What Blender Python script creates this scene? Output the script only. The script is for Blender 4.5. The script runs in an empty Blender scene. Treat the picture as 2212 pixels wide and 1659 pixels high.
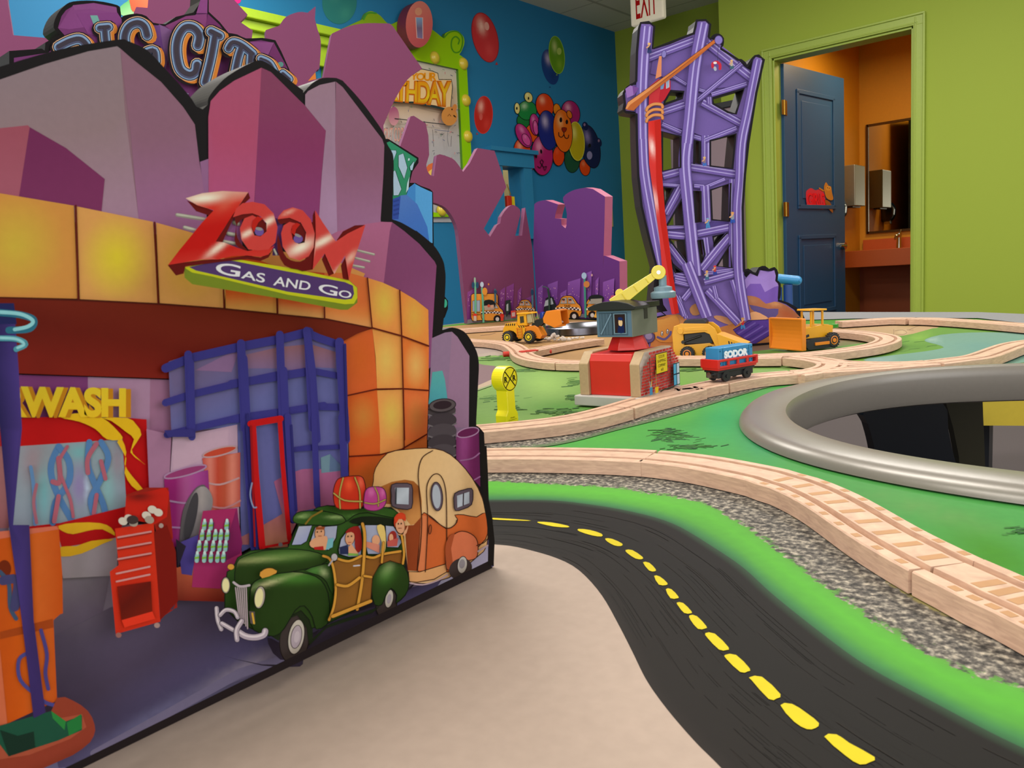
import bpy, bmesh, math, random
from mathutils import Vector, Matrix
from mathutils.geometry import delaunay_2d_cdt
random.seed(7)
PI = math.pi
SC = bpy.context.scene
COL = SC.collection

# ------------------------------------------------------------------ camera
W_, H_, F_ = 2212.0, 1659.0, 1720.0
T = 0.50                                   # height of the play table's top
CAMZ = T + 0.16
_yaw, _roll = math.radians(41), math.atan(0.066)
_pitch = math.atan(240 * math.cos(_roll) / F_)
F0 = Vector((-math.sin(_yaw), math.cos(_yaw), 0)); R0 = Vector((math.cos(_yaw), math.sin(_yaw), 0)); ZZ = Vector((0, 0, 1))
CF = F0 * math.cos(_pitch) - ZZ * math.sin(_pitch); U0 = F0 * math.sin(_pitch) + ZZ * math.cos(_pitch)
CR = R0 * math.cos(_roll) - U0 * math.sin(_roll); CU = U0 * math.cos(_roll) + R0 * math.sin(_roll)
EYE = Vector((0, 0, CAMZ))
cd = bpy.data.cameras.new('camera'); cam = bpy.data.objects.new('camera', cd); COL.objects.link(cam)
cam.matrix_world = Matrix(((CR.x, CU.x, -CF.x, 0), (CR.y, CU.y, -CF.y, 0), (CR.z, CU.z, -CF.z, CAMZ), (0, 0, 0, 1)))
cd.sensor_width = 36; cd.lens = 36 * F_ / W_; cd.clip_start = 0.02
cd.dof.use_dof = True; cd.dof.focus_distance = 1.0; cd.dof.aperture_fstop = 45
SC.camera = cam

# ------------------------------------------------------------------ light and exposure
SC.view_settings.view_transform = 'Standard'; SC.view_settings.look = 'None'
SC.view_settings.gamma = 1; SC.view_settings.exposure = 0.0; SC.view_settings.use_curve_mapping = False
wd = bpy.data.worlds.new('daylight'); SC.world = wd; wd.use_nodes = True
bgn = wd.node_tree.nodes['Background']; bgn.inputs[0].default_value = (1.0, 0.97, 0.935, 1); bgn.inputs[1].default_value = 0.88
def area(name, loc, sx, sy, power, col, aim):
    l = bpy.data.lights.new(name, 'AREA'); l.shape = 'RECTANGLE'; l.size = sx; l.size_y = sy; l.energy = power; l.color = col
    o = bpy.data.objects.new(name, l); COL.objects.link(o); o.location = loc
    o.rotation_euler = (Vector(aim) - Vector(loc)).to_track_quat('-Z', 'Y').to_euler(); return o
area('window_light', (2.6, 0.6, 1.6), 2.6, 1.5, 26, (0.92, 0.96, 1.0), (-0.6, 1.2, 0.5))
area('rear_fill_light', (0.2, -1.7, 1.1), 2.4, 1.2, 38, (0.98, 0.98, 1.0), (-1.8, 4.5, 2.5))  # added fill behind the camera, aimed up to brighten ceiling and back walls
for lx, ly in ((-1.2, 0.6), (-1.2, 3.6), (-2.9, 2.1), (0.9, 2.4), (-1.2, -1.8)):
    area('ceiling_fill_light', (lx, ly, 2.66), 1.2, 0.6, 52, (1.0, 0.95, 0.88), (lx, ly, 0))  # unseen ceiling lights, added to light the table from above
area('serving_room_fill', (-4.35, 4.85, 2.2), 0.4, 0.8, 9, (1.0, 0.93, 0.8), (-4.35, 4.85, 0))  # unseen fill, added to brighten the serving room interior
area('washroom_fill', (-1.6, 6.4, 2.3), 0.5, 0.4, 24, (1.0, 0.72, 0.42), (-1.6, 6.4, 0))  # added fill out of view that brightens the washroom walls

# ------------------------------------------------------------------ pixels to places
CROPS = dict(a=(0, 0, 700/2212), b=(0, 400, 700/2212), c=(0, 800, 700/2212), d=(0, 1134, 700/2212), e=(400, 900, 700/2212),
             f=(500, 500, 600/2212), g=(600, 0, 500/2212), h=(1000, 0, 500/2212), i=(820, 300, 600/2212), j=(1320, 20, 400/2212),
             k=(1320, 300, 400/2212), l=(1320, 500, 500/2212), m=(1620, 60, 440/2212), n=(1640, 360, 420/1936), o=(1000, 560, 500/2212),
             p=(1560, 640, 652/2212), q=(350, 400, 480/2212), r=(440, 1020, 460/1817), s=(1560, 900, 652/1425), t=(1000, 900, 660/1443),
             u=(1750, 820, 462/2212), v=(80, 0, 600/2212), w=(1000, 640, 300/2212), x=(1690, 650, 522/2212), _=(0, 0, 1))
def Q(s):
    """'r 10,20 30,40' -> list of photo positions"""
    out = []; cr = CROPS['_']
    for tk in s.split():
        if tk in CROPS: cr = CROPS[tk]; continue
        a, b = tk.split(','); out.append((cr[0] + float(a) * cr[2], cr[1] + float(b) * cr[2]))
    return out
def ray(x, y): return CF + CR * ((x - W_/2) / F_) - CU * ((y - H_/2) / F_)
class Plane:
    def __init__(s, o, n):
        s.o = Vector(o); s.n = Vector(n).normalized()
        if (EYE - s.o).dot(s.n) < 0: s.n = -s.n
        s.zmin = None
    def at(s, x, y, off=0.0):
        d = ray(x, y); p = EYE + d * (((s.o + s.n * off - EYE).dot(s.n)) / d.dot(s.n))
        if s.zmin is not None and p.z < s.zmin: p.z = s.zmin
        return p
def ground(z=0.0): return Plane((0, 0, T + z), (0, 0, 1))
TOP = ground(-0.0022)
class LPlane:
    """a flat face in its own millimetre coordinates"""
    def __init__(s, o, u, v):
        s.o = Vector(o); s.u = Vector(u).normalized()*0.001; s.v = Vector(v).normalized()*0.001; s.n = s.u.cross(s.v).normalized()
    def at(s, x, y, off=0.0): return s.o + s.u*x + s.v*y + s.n*off
def G(s, z=0.0):
    pl = ground(z); return [pl.at(*p) for p in Q(s)]

def spline(pts, closed=False, n=6):
    pts = [tuple(p) for p in pts]; m = len(pts); out = []; D = len(pts[0])
    if m < 3: return pts
    for i in range(m if closed else m - 1):
        p = [pts[(i + k) % m] if closed else pts[min(max(i + k, 0), m - 1)] for k in (-1, 0, 1, 2)]
        for j in range(n):
            t = j / n; t2 = t*t; t3 = t2*t
            out.append(tuple(0.5 * (2*p[1][d] + (p[2][d]-p[0][d])*t + (2*p[0][d]-5*p[1][d]+4*p[2][d]-p[3][d])*t2 + (-p[0][d]+3*p[1][d]-3*p[2][d]+p[3][d])*t3) for d in range(D)))
    if not closed: out.append(pts[-1])
    return out
def resample(pts, n):
    L = [0]
    for a, b in zip(pts, pts[1:]): L.append(L[-1] + math.dist(a, b))
    out = []; k = 0
    for i in range(n):
        s = L[-1] * i / (n - 1)
        while k < len(pts) - 2 and L[k+1] < s: k += 1
        t = 0 if L[k+1] == L[k] else min(1, (s - L[k]) / (L[k+1] - L[k]))
        out.append(tuple(a + (b - a) * t for a, b in zip(pts[k], pts[k+1])))
    return out

# ------------------------------------------------------------------ colours
def lin1(c): return c / 12.92 if c <= 0.04045 else ((c + 0.055) / 1.055) ** 2.4
def HX(h, k=1.0):
    if not isinstance(h, str): return tuple(h[:3])
    h = h.lstrip('#'); return tuple(min(0.95, lin1(int(h[i:i+2], 16) / 255) * k) for i in (0, 2, 4))
def mixc(cols, t):
    t = max(0, min(1, t)) * (len(cols) - 1); i = min(int(t), len(cols) - 2); f = t - i
    return tuple(a + (b - a) * f for a, b in zip(cols[i], cols[i+1]))
class Lin:
    def __init__(s, pts, cols): s.a, s.b = Q(pts); s.c = [HX(c) for c in cols]
    def __call__(s, x, y):
        dx, dy = s.b[0]-s.a[0], s.b[1]-s.a[1]; return mixc(s.c, ((x-s.a[0])*dx + (y-s.a[1])*dy) / (dx*dx + dy*dy))
class Rad:
    def __init__(s, pts, cols, rx=None, ry=None):
        q = Q(pts); s.p = q[0]; s.rx = rx if rx else math.dist(q[0], q[1]); s.ry = ry or s.rx; s.c = [HX(c) for c in cols]
    def __call__(s, x, y): return mixc(s.c, math.hypot((x-s.p[0])/s.rx, (y-s.p[1])/s.ry))
class Glow:
    """the base colour and soft elliptical spots of printed colour: (x,y,rx,ry,rot,colour,amount)"""
    def __init__(s, base, crop, spots):
        s.b = base if callable(base) else None; s.c = None if callable(base) else HX(base); o = CROPS[crop]; s.s = []
        for (x, y, rx, ry, rot, c, k) in spots:
            s.s.append((o[0]+x*o[2], o[1]+y*o[2], rx*o[2], ry*o[2], math.radians(rot), HX(c), k))
    def __call__(s, x, y):
        c = s.b(x, y) if s.b else s.c
        for (cx, cy, rx, ry, a, cc, k) in s.s:
            dx, dy = x-cx, y-cy; u = (dx*math.cos(a)+dy*math.sin(a))/rx; v = (-dx*math.sin(a)+dy*math.cos(a))/ry
            w = k * math.exp(-(u*u+v*v)*1.4); c = tuple(p + (q-p)*w for p, q in zip(c, cc))
        return c

# ------------------------------------------------------------------ materials
MATS = {}
def nodes(name):
    m = bpy.data.materials.new(name); m.use_nodes = True; nt = m.node_tree; return m, nt, nt.nodes['Principled BSDF']
def mat(name, col, rough=0.5, metal=0.0, noise=0.06, scale=60, spec=0.5, coat=0.0, bump=0.0, alpha=1.0, trans=0.0, emit=0.0):
    if name in MATS: return MATS[name]
    m, nt, b = nodes(name); c = HX(col)
    b.inputs['Roughness'].default_value = rough; b.inputs['Metallic'].default_value = metal
    b.inputs['Specular IOR Level'].default_value = spec; b.inputs['Coat Weight'].default_value = coat
    tc = nt.nodes.new('ShaderNodeTexCoord'); nz = nt.nodes.new('ShaderNodeTexNoise'); nz.inputs['Scale'].default_value = scale
    nz.inputs['Detail'].default_value = 3
    nt.links.new(tc.outputs['Object'], nz.inputs['Vector'])
    mx = nt.nodes.new('ShaderNodeMix'); mx.data_type = 'RGBA'
    mx.inputs[6].default_value = tuple(x*(1-noise) for x in c) + (1,); mx.inputs[7].default_value = tuple(min(1, x*(1+noise)) for x in c) + (1,)
    nt.links.new(nz.outputs['Fac'], mx.inputs[0]); nt.links.new(mx.outputs[2], b.inputs['Base Color'])
    if bump:
        bp = nt.nodes.new('ShaderNodeBump'); bp.inputs['Strength'].default_value = bump; bp.inputs['Distance'].default_value = 0.002
        nt.links.new(nz.outputs['Fac'], bp.inputs['Height']); nt.links.new(bp.outputs[0], b.inputs['Normal'])
    if trans: b.inputs['Transmission Weight'].default_value = trans; b.inputs['IOR'].default_value = 1.45
    if emit: b.inputs['Emission Color'].default_value = c + (1,); b.inputs['Emission Strength'].default_value = emit
    MATS[name] = m; return m
def print_mat(name='printed_vinyl', rough=0.6, noise=0.05, scale=400, speck=False, spec=0.10):
    """printed or painted artwork: colours come with the mesh; alpha of the colour = amount of painted gravel speckle"""
    if name in MATS: return MATS[name]
    m, nt, b = nodes(name); N = nt.nodes; L = nt.links
    at = N.new('ShaderNodeAttribute'); at.attribute_name = 'ink'
    tc = N.new('ShaderNodeTexCoord'); nz = N.new('ShaderNodeTexNoise'); nz.inputs['Scale'].default_value = scale; nz.inputs['Detail'].default_value = 2
    L.new(tc.outputs['Object'], nz.inputs['Vector'])
    mr = N.new('ShaderNodeMapRange'); mr.inputs[3].default_value = 1 - noise; mr.inputs[4].default_value = 1 + noise
    L.new(nz.outputs['Fac'], mr.inputs[0])
    mx = N.new('ShaderNodeVectorMath'); mx.operation = 'SCALE'; L.new(at.outputs['Color'], mx.inputs[0]); L.new(mr.outputs[0], mx.inputs['Scale'])
    out = mx.outputs[0]
    if speck:
        mp = N.new('ShaderNodeMapping'); mp.inputs['Scale'].default_value = (1, 1, 1); L.new(tc.outputs['Object'], mp.inputs['Vector'])
        n1 = N.new('ShaderNodeTexNoise'); n1.inputs['Scale'].default_value = 260; n1.inputs['Detail'].default_value = 3; n1.inputs['Roughness'].default_value = 0.6
        n2 = N.new('ShaderNodeTexNoise'); n2.inputs['Scale'].default_value = 150; n2.inputs['Detail'].default_value = 4; n2.inputs['Roughness'].default_value = 0.7
        L.new(mp.outputs[0], n1.inputs['Vector']); L.new(mp.outputs[0], n2.inputs['Vector'])
        cr = N.new('ShaderNodeValToRGB'); e = cr.color_ramp; e.elements[0].position = 0.36; e.elements[0].color = HX('#2e2d2c') + (1,)
        e.elements[1].position = 0.72; e.elements[1].color = HX('#b3a795') + (1,)
        x = e.elements.new(0.5); x.color = HX('#5b5650') + (1,); x = e.elements.new(0.6); x.color = HX('#8a8377') + (1,)
        L.new(n1.outputs['Fac'], cr.inputs[0])
        th = N.new('ShaderNodeMath'); th.operation = 'ADD'; L.new(n2.outputs['Fac'], th.inputs[0]); L.new(at.outputs['Alpha'], th.inputs[1])
        st = N.new('ShaderNodeMapRange'); st.inputs[1].default_value = 0.95; st.inputs[2].default_value = 1.05; L.new(th.outputs[0], st.inputs[0])
        mm = N.new('ShaderNodeMix'); mm.data_type = 'RGBA'; L.new(st.outputs[0], mm.inputs[0]); L.new(out, mm.inputs[6]); L.new(cr.outputs[0], mm.inputs[7])
        out = mm.outputs[2]
    L.new(out, b.inputs['Base Color']); b.inputs['Roughness'].default_value = rough; b.inputs['Specular IOR Level'].default_value = spec
    MATS[name] = m; return m

# ------------------------------------------------------------------ objects
def tag(o, label=None, cat=None, group=None, kind=None):
    if label: o['label'] = label
    if cat: o['category'] = cat
    if group: o['group'] = group
    if kind: o['kind'] = kind
    return o
def empty(name, loc=(0, 0, 0), rz=0.0, label=None, cat=None, group=None):
    o = bpy.data.objects.new(name, None); COL.objects.link(o); o.location = loc; o.rotation_euler = (0, 0, rz); o.empty_display_size = 0.05
    return tag(o, label, cat, group)
def link(name, me, mats, parent=None):
    o = bpy.data.objects.new(name, me); COL.objects.link(o)
    for m in (mats if isinstance(mats, (list, tuple)) else [mats]): me.materials.append(m)
    if parent: o.parent = parent
    return o
def obj(name, bm, mats, parent=None, smooth=False, bevel=0.0, seg=2, recalc=True):
    if recalc: bmesh.ops.recalc_face_normals(bm, faces=bm.faces)
    me = bpy.data.meshes.new(name); bm.to_mesh(me); bm.free()
    o = link(name, me, mats, parent)
    if smooth:
        for p in me.polygons: p.use_smooth = True
        try: me.set_sharp_from_angle(angle=math.radians(40))
        except Exception: pass
    if bevel:
        md = o.modifiers.new('bevel', 'BEVEL'); md.width = bevel; md.segments = seg; md.limit_method = 'ANGLE'; md.harden_normals = False
    return o
def box(bm, c, s, rot=None, mi=0):
    M = Matrix.Translation(c) @ (rot.to_4x4() if rot else Matrix()) @ Matrix.Diagonal((s[0], s[1], s[2], 1))
    r = bmesh.ops.create_cube(bm, size=1, matrix=M)
    for v in r['verts']:
        for f in v.link_faces: f.material_index = mi
    return r['verts']
def cyl(bm, a, b, r, r2=None, n=24, mi=0, cap=True):
    a, b = Vector(a), Vector(b); d = b - a
    M = Matrix.Translation((a+b)/2) @ d.to_track_quat('Z', 'Y').to_matrix().to_4x4()
    q = bmesh.ops.create_cone(bm, cap_ends=cap, segments=n, radius1=r, radius2=r if r2 is None else r2, depth=d.length, matrix=M)
    for v in q['verts']:
        for f in v.link_faces: f.material_index = mi
    return q['verts']
def prism(bm, prof, y0, y1, mi=0, axis='y'):
    """profile in (x,z) pulled along y (or any axis pair)"""
    def P(a, b, t): return {'y': (a, t, b), 'x': (t, a, b), 'z': (a, b, t)}[axis]
    A = [bm.verts.new(P(a, b, y0)) for a, b in prof]; B = [bm.verts.new(P(a, b, y1)) for a, b in prof]
    fs = [bm.faces.new(A), bm.faces.new(B[::-1])]
    for i in range(len(prof)):
        j = (i+1) % len(prof); fs.append(bm.faces.new((A[i], A[j], B[j], B[i])))
    for f in fs: f.material_index = mi
    return fs
def tube(bm, pts, r, n=8, mi=0, closed=False):
    pts = [Vector(p) for p in pts]; rings = []; up = Vector((0, 0, 1)); m = len(pts)
    for i, p in enumerate(pts):
        if closed: d = (pts[(i+1) % m] - pts[i-1]).normalized()
        else: d = (pts[min(i+1, m-1)] - pts[max(i-1, 0)]).normalized()
        s = d.cross(up if abs(d.dot(up)) < 0.95 else Vector((1, 0, 0))).normalized(); t = s.cross(d)
        rr = r[i] if isinstance(r, (list, tuple)) else r
        rings.append([bm.verts.new(p + (s*math.cos(2*PI*k/n) + t*math.sin(2*PI*k/n))*rr) for k in range(n)])
    prs = list(zip(rings, rings[1:])) + ([(rings[-1], rings[0])] if closed else [])
    for A, B in prs:
        for k in range(n):
            f = bm.faces.new((A[k], A[(k+1) % n], B[(k+1) % n], B[k])); f.material_index = mi
    if not closed:
        for R in (rings[0], rings[-1]):
            f = bm.faces.new(R); f.material_index = mi
def BM(): return bmesh.new()
def lathe(bm, prof, c=(0, 0, 0), axis='z', n=32, mi=0):
    """prof: (radius, height) pairs"""
    rings = []; c = Vector(c)
    for r, h in prof:
        ring = []
        for k in range(n):
            a = 2*PI*k/n; x, y = r*math.cos(a), r*math.sin(a)
            v = {'z': (x, y, h), 'y': (x, h, y), 'x': (h, x, y)}[axis]; ring.append(bm.verts.new(c + Vector(v)))
        rings.append(ring)
    for A, B in zip(rings, rings[1:]):
        for k in range(n):
            f = bm.faces.new((A[k], A[(k+1) % n], B[(k+1) % n], B[k])); f.material_index = mi
    for R in (rings[0], rings[-1]):
        f = bm.faces.new(R); f.material_index = mi

# ------------------------------------------------------------------ artwork on flat surfaces
def inside(p, poly):
    x, y = p; c = False; n = len(poly); j = n - 1
    for i in range(n):
        xi, yi = poly[i]; xj, yj = poly[j]
        if (yi > y) != (yj > y) and x < (xj-xi)*(y-yi)/(yj-yi) + xi: c = not c
        j = i
    return c
def tess(outer, holes=(), step=None):
    vs = []; es = []
    for lp in [outer] + list(holes):
        b = len(vs); vs += [Vector(p) for p in lp]; es += [(b+i, b+(i+1) % len(lp)) for i in range(len(lp))]
    if step:
        x0, x1 = min(p[0] for p in outer), max(p[0] for p in outer); y0, y1 = min(p[1] for p in outer), max(p[1] for p in outer)
        nx = max(1, int((x1-x0)/step)); ny = max(1, int((y1-y0)/step))
        for i in range(nx):
            for j in range(ny):
                p = (x0 + (i+0.5+0.11*((j*7) % 3-1))*(x1-x0)/nx, y0 + (j+0.5+0.11*((i*5) % 3-1))*(y1-y0)/ny)
                if inside(p, outer): vs.append(Vector(p))
    r = delaunay_2d_cdt(vs, es, [], 0, 1e-4)
    V = [tuple(v) for v in r[0]]; Fs = []
    for f in r[2]:
        c = (sum(V[i][0] for i in f)/len(f), sum(V[i][1] for i in f)/len(f))
        if inside(c, outer) and not any(inside(c, h) for h in holes): Fs.append(tuple(f))
    return V, Fs
_glyph = {}
def glyphs(txt, bold=0.0, space=1.0):
    key = (txt, bold, space)
    if key in _glyph: return _glyph[key]
    cu = bpy.data.curves.new('lettering', 'FONT'); cu.body = txt; cu.offset = bold; cu.space_character = space; cu.resolution_u = 6
    ob = bpy.data.objects.new('lettering', cu); COL.objects.link(ob)
    me = ob.to_mesh(); V = [(v.co.x, v.co.y) for v in me.vertices]; Fs = [tuple(p.vertices) for p in me.polygons]; ob.to_mesh_clear()
    bpy.data.objects.remove(ob); bpy.data.curves.remove(cu)
    x0, x1 = min(v[0] for v in V), max(v[0] for v in V); y0, y1 = min(v[1] for v in V), max(v[1] for v in V)
    V = [((x-x0)/(x1-x0), (y-y0)/(y1-y0)) for x, y in V]; _glyph[key] = (V, Fs); return V, Fs
class Art:
    """flat printed artwork collected as one mesh; positions come as photo positions carried onto the surface"""
    def __init__(s, plane, eps=3e-5, base=1e-4, cut=()):
        s.cut = list(cut); s.pl = plane; s.eps = eps; s.k = base; s.V = []; s.F = []; s.C = []
    def up(s): s.k += s.eps
    def add(s, V2, Fs, col, alpha=0.0):
        s.up(); b = len(s.V); at = s.pl.at
        for (x, y) in V2:
            s.V.append(at(x, y, s.k)); c = col(x, y) if callable(col) else col; s.C.append(tuple(c[:3]) + (alpha,))
        s.F += [tuple(b+i for i in f) for f in Fs]
    def poly(s, pts, col, sm=0, holes=(), step=None, ol=None, alpha=0.0):
        P = Q(pts) if isinstance(pts, str) else list(pts)
        if sm: P = spline(P, True, sm)
        hs = [Q(h) if isinstance(h, str) else h for h in holes] + s.cut
        if callable(col) and step is None:
            step = max(5.0, max(max(p[0] for p in P)-min(p[0] for p in P), max(p[1] for p in P)-min(p[1] for p in P)) / 14)
        V, Fs = tess(P, hs, step if callable(col) else None)
        s.add(V, Fs, col if callable(col) else HX(col), alpha)
        if ol: s.line(P + [P[0]], ol[0], ol[1])
        return P
    def ell(s, crop, cx, cy, rx, ry, rot=0, col='#000000', ol=None, a0=0, a1=360, n=36, step=None):
        o = CROPS[crop]; P = []
        for k in range(n if a1-a0 == 360 else n+1):
            a = math.radians(a0 + (a1-a0)*k/n); x, y = rx*math.cos(a), ry*math.sin(a); q = math.radians(rot)
            P.append((o[0]+(cx+x*math.cos(q)-y*math.sin(q))*o[2], o[1]+(cy+x*math.sin(q)+y*math.cos(q))*o[2]))
        return s.poly(P, col, ol=ol, step=step)
    def line(s, pts, w, col, sm=0, w2=None, cap=True):
        P = Q(pts) if isinstance(pts, str) else list(pts)
        if sm: P = spline(P, False, sm)
        P = [P[0]] + [b for a, b in zip(P, P[1:]) if math.dist(a, b) > 1e-3]
        n = len(P); V = []; Fs = []
        if n < 2: return
        for i in range(n):
            a, b = P[max(i-1, 0)], P[min(i+1, n-1)]
            if i == n-1 and P[0] == P[-1]: a, b = P[-2], P[1]
            if i == 0 and P[0] == P[-1]: a, b = P[-2], P[1]
            dx, dy = b[0]-a[0], b[1]-a[1]; L = math.hypot(dx, dy) or 1
            h = (w if w2 is None else w + (w2-w)*i/(n-1)) / 2
            V += [(P[i][0]-dy/L*h, P[i][1]+dx/L*h), (P[i][0]+dy/L*h, P[i][1]-dx/L*h)]
        Fs = [(2*i, 2*i+1, 2*i+3, 2*i+2) for i in range(n-1)]
        if cap and P[0] != P[-1]:
            for (p, h) in ((P[0], w/2), (P[-1], (w if w2 is None else w2)/2)):
                s.add([(p[0]+h*math.cos(k*PI/5), p[1]+h*math.sin(k*PI/5)) for k in range(10)], [tuple(range(10))], col if callable(col) else HX(col)); 
        s.add(V, Fs, col if callable(col) else HX(col))
    def band(s, edges, cols, n=24, sm=4, alphas=None, raw=False):
        """a surface between several edge lines with its colour blending across"""
        E = []
        for e in edges:
            P = Q(e) if isinstance(e, str) else e
            if sm: P = spline(P, False, sm)
            E.append(resample(P, n))
        cs = [HX(c) for c in cols]; s.up(); b = len(s.V); m = len(E)
        for j in range(m):
            for i in range(n):
                s.V.append(s.pl.at(E[j][i][0], E[j][i][1], s.k)); s.C.append(tuple(cs[j]) + ((alphas[j] if alphas else 0.0),))
        for j in range(m-1):
            for i in range(n-1):
                q = b + j*n + i; s.F.append((q, q+1, q+n+1, q+n))
    def text(s, txt, quad, col, bold=0.0, space=1.0):
        V, Fs = glyphs(txt, bold, space); A, B, C, D = Q(quad) if isinstance(quad, str) else quad   # TL TR BR BL
        P = [tuple((A[i]*(1-u)+B[i]*u)*v + (D[i]*(1-u)+C[i]*u)*(1-v) for i in (0, 1)) for u, v in V]
        s.add(P, Fs, col if callable(col) else HX(col))
    def shift(s, pts, dx, dy): return [(x+dx, y+dy) for x, y in (Q(pts) if isinstance(pts, str) else pts)]
    def emit(s, bm, mi=0, k=1.0):
        lay = bm.verts.layers.float_color.get('ink') or bm.verts.layers.float_color.new('ink')
        vs = []
        for p, c in zip(s.V, s.C):
            v = bm.verts.new(p); v[lay] = (c[0]*k, c[1]*k, c[2]*k, c[3]); vs.append(v)
        for f in s.F:
            try: q = bm.faces.new([vs[i] for i in f]); q.material_index = mi
            except ValueError: pass
def slab(bm, plane, outer, thick, holes=(), mi_front=0, mi_side=1, ink='#140f12', bm_lay=True, sm_front=None):
    """a board cut to an outline: flat front on the plane, pulled back by its thickness"""
    lay = bm.verts.layers.float_color.get('ink') or bm.verts.layers.float_color.new('ink')
    V, Fs = tess(outer, holes); c = HX(ink) + (0,)
    n = plane.n if (EYE - plane.o).dot(plane.n) > 0 else -plane.n
    A = [bm.verts.new(plane.at(*p)) for p in V]; B = [bm.verts.new(a.co - n*thick) for a in A]
    for v in A + B: v[lay] = c
    for f in Fs:
        q = bm.faces.new([A[i] for i in f]); q.material_index = mi_front
        q = bm.faces.new([B[i] for i in f][::-1]); q.material_index = mi_side
    for lp in [outer] + list(holes):
        P = [plane.at(*p) for p in lp]; R = [bm.verts.new(p) for p in P]; S = [bm.verts.new(p - n*thick) for p in P]
        for v in R + S: v[lay] = c
        for i in range(len(lp)):
            j = (i+1) % len(lp)
            q = bm.faces.new((R[i], R[j], S[j], S[i])); q.material_index = mi_side
def board(name, plane, outline, thick, arts, side, parent=None, holes=(), ink='#140f12', front=None, label=None, cat=None, group=None, k=1.0):
    bm = BM(); slab(bm, plane, outline, thick, holes, 0, 1, ink)
    bmesh.ops.recalc_face_normals(bm, faces=bm.faces)
    for a in arts: a.emit(bm, 0, k)
    o = obj(name, bm, [front or print_mat(), side], parent, recalc=False)
    return tag(o, label, cat, group)
# ------------------------------------------------------------------ the room
XB, YG, YD, CZ = -4.0, 6.29, 5.6, 2.70        # blue wall, back green wall, door wall, ceiling
PB, PG, PD = Plane((XB, 0, 0), (1, 0, 0)), Plane((0, YG, 0), (0, -1, 0)), Plane((0, YD, 0), (0, -1, 0))
m_blue = mat('blue_wall_paint', '#24719e', 0.6, noise=0.05, scale=300, bump=0.12, spec=0.2)
m_green = mat('lime_wall_paint', '#96a83c', 0.6, noise=0.05, scale=300, bump=0.12, spec=0.2)
m_trimg = mat('lime_trim_paint', '#98ac40', 0.4, noise=0.06, scale=80)
m_yellow = mat('yellow_washroom_paint', '#c88a14', 0.6)
m_carpet = mat('dark_carpet', '#4a4244', 0.95, noise=0.25, scale=500, bump=0.4)
m_brown = mat('terracotta_laminate', '#a04a18', 0.4, noise=0.06)
m_chrome = mat('polished_metal', '#c8c4bc', 0.18, 1.0, noise=0.02); m_brass = mat('brass', '#a07c34', 0.35, 1.0)
xj = PD.at(1560, 300).x
dl, dr = PD.at(1672, 300).x, PD.at(1973, 300).x; dtop = PD.at(1810, 95).z
def struct(name, bm, m, parent=None):
    o = obj(name, bm, m, parent); 
    if not parent: o['kind'] = 'structure'
    return o
b = BM(); box(b, (-0.6, 3.0, -0.05), (8.0, 10.6, 0.1)); struct('floor', b, m_carpet)
# ceiling with grid tiles
m, nt, bs = nodes('ceiling_tiles'); N, L = nt.nodes, nt.links
tc = N.new('ShaderNodeTexCoord'); mp = N.new('ShaderNodeMapping'); mp.inputs['Scale'].default_value = (1/1.22, 1/0.61, 1); L.new(tc.outputs['Object'], mp.inputs[0])
bk = N.new('ShaderNodeTexBrick'); bk.offset = 0; bk.inputs['Scale'].default_value = 1; bk.inputs['Mortar Size'].default_value = 0.012; bk.inputs['Brick Width'].default_value = 1; bk.inputs['Row Height'].default_value = 1
bk.inputs['Color1'].default_value = bk.inputs['Color2'].default_value = HX('#ddd6c4') + (1,); bk.inputs['Mortar'].default_value = HX('#b8b09c') + (1,)
L.new(mp.outputs[0], bk.inputs['Vector']); L.new(bk.outputs[0], bs.inputs['Base Color']); bs.inputs['Roughness'].default_value = 0.9
b = BM(); box(b, (-0.6, 2.4, CZ+0.05), (8.0, 9.4, 0.1)); struct('ceiling', b, m)
b = BM(); box(b, (-2.8, -2.28, CZ/2), (2.6, 0.1, CZ)); struct('wall_rear', b, mat('cream_wall', '#b8a878', 0.7))
# blue wall with serving window
wy0, wy1 = PB.at(1078, 380).y, PB.at(1128, 450).y; wz1 = PB.at(1105, 362).z; wz0 = 0.95
b = BM()
def wallx(y0, y1, z0, z1): box(b, (XB-0.06, (y0+y1)/2, (z0+z1)/2), (0.12, y1-y0, z1-z0))
wallx(-1.2, wy0, 0, CZ); wallx(wy1, YG, 0, CZ); wallx(wy0, wy1, 0, wz0); wallx(wy0, wy1, wz1, CZ)
struct('wall_left', b, m_blue)
b = BM(); box(b, (XB-0.7, (wy0+wy1)/2, (wz0+wz1)/2), (0.02, wy1-wy0+3.0, wz1-wz0+2.0)); box(b, (XB-0.4, wy1+0.5, (wz0+wz1)/2), (0.6, 0.02, 2)); struct('wall_serving_room', b, mat('cream_wall', '#b8a878', 0.7))
b = BM()
for y in (wy0-0.05, wy1+0.05): box(b, (XB+0.015, y, (wz0+wz1)/2), (0.05, 0.10, wz1-wz0))
box(b, (XB+0.02, (wy0+wy1)/2, wz1+0.05), (0.06, wy1-wy0+0.24, 0.10)); box(b, (XB+0.03, (wy0+wy1)/2, wz1+0.115), (0.09, wy1-wy0+0.30, 0.03)); box(b, (XB+0.03, (wy0+wy1)/2, wz0-0.02), (0.1, wy1-wy0+0.3, 0.04))
o = struct('window_1', b, mat('blue_trim_paint', '#2878a4', 0.4)); 
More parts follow.
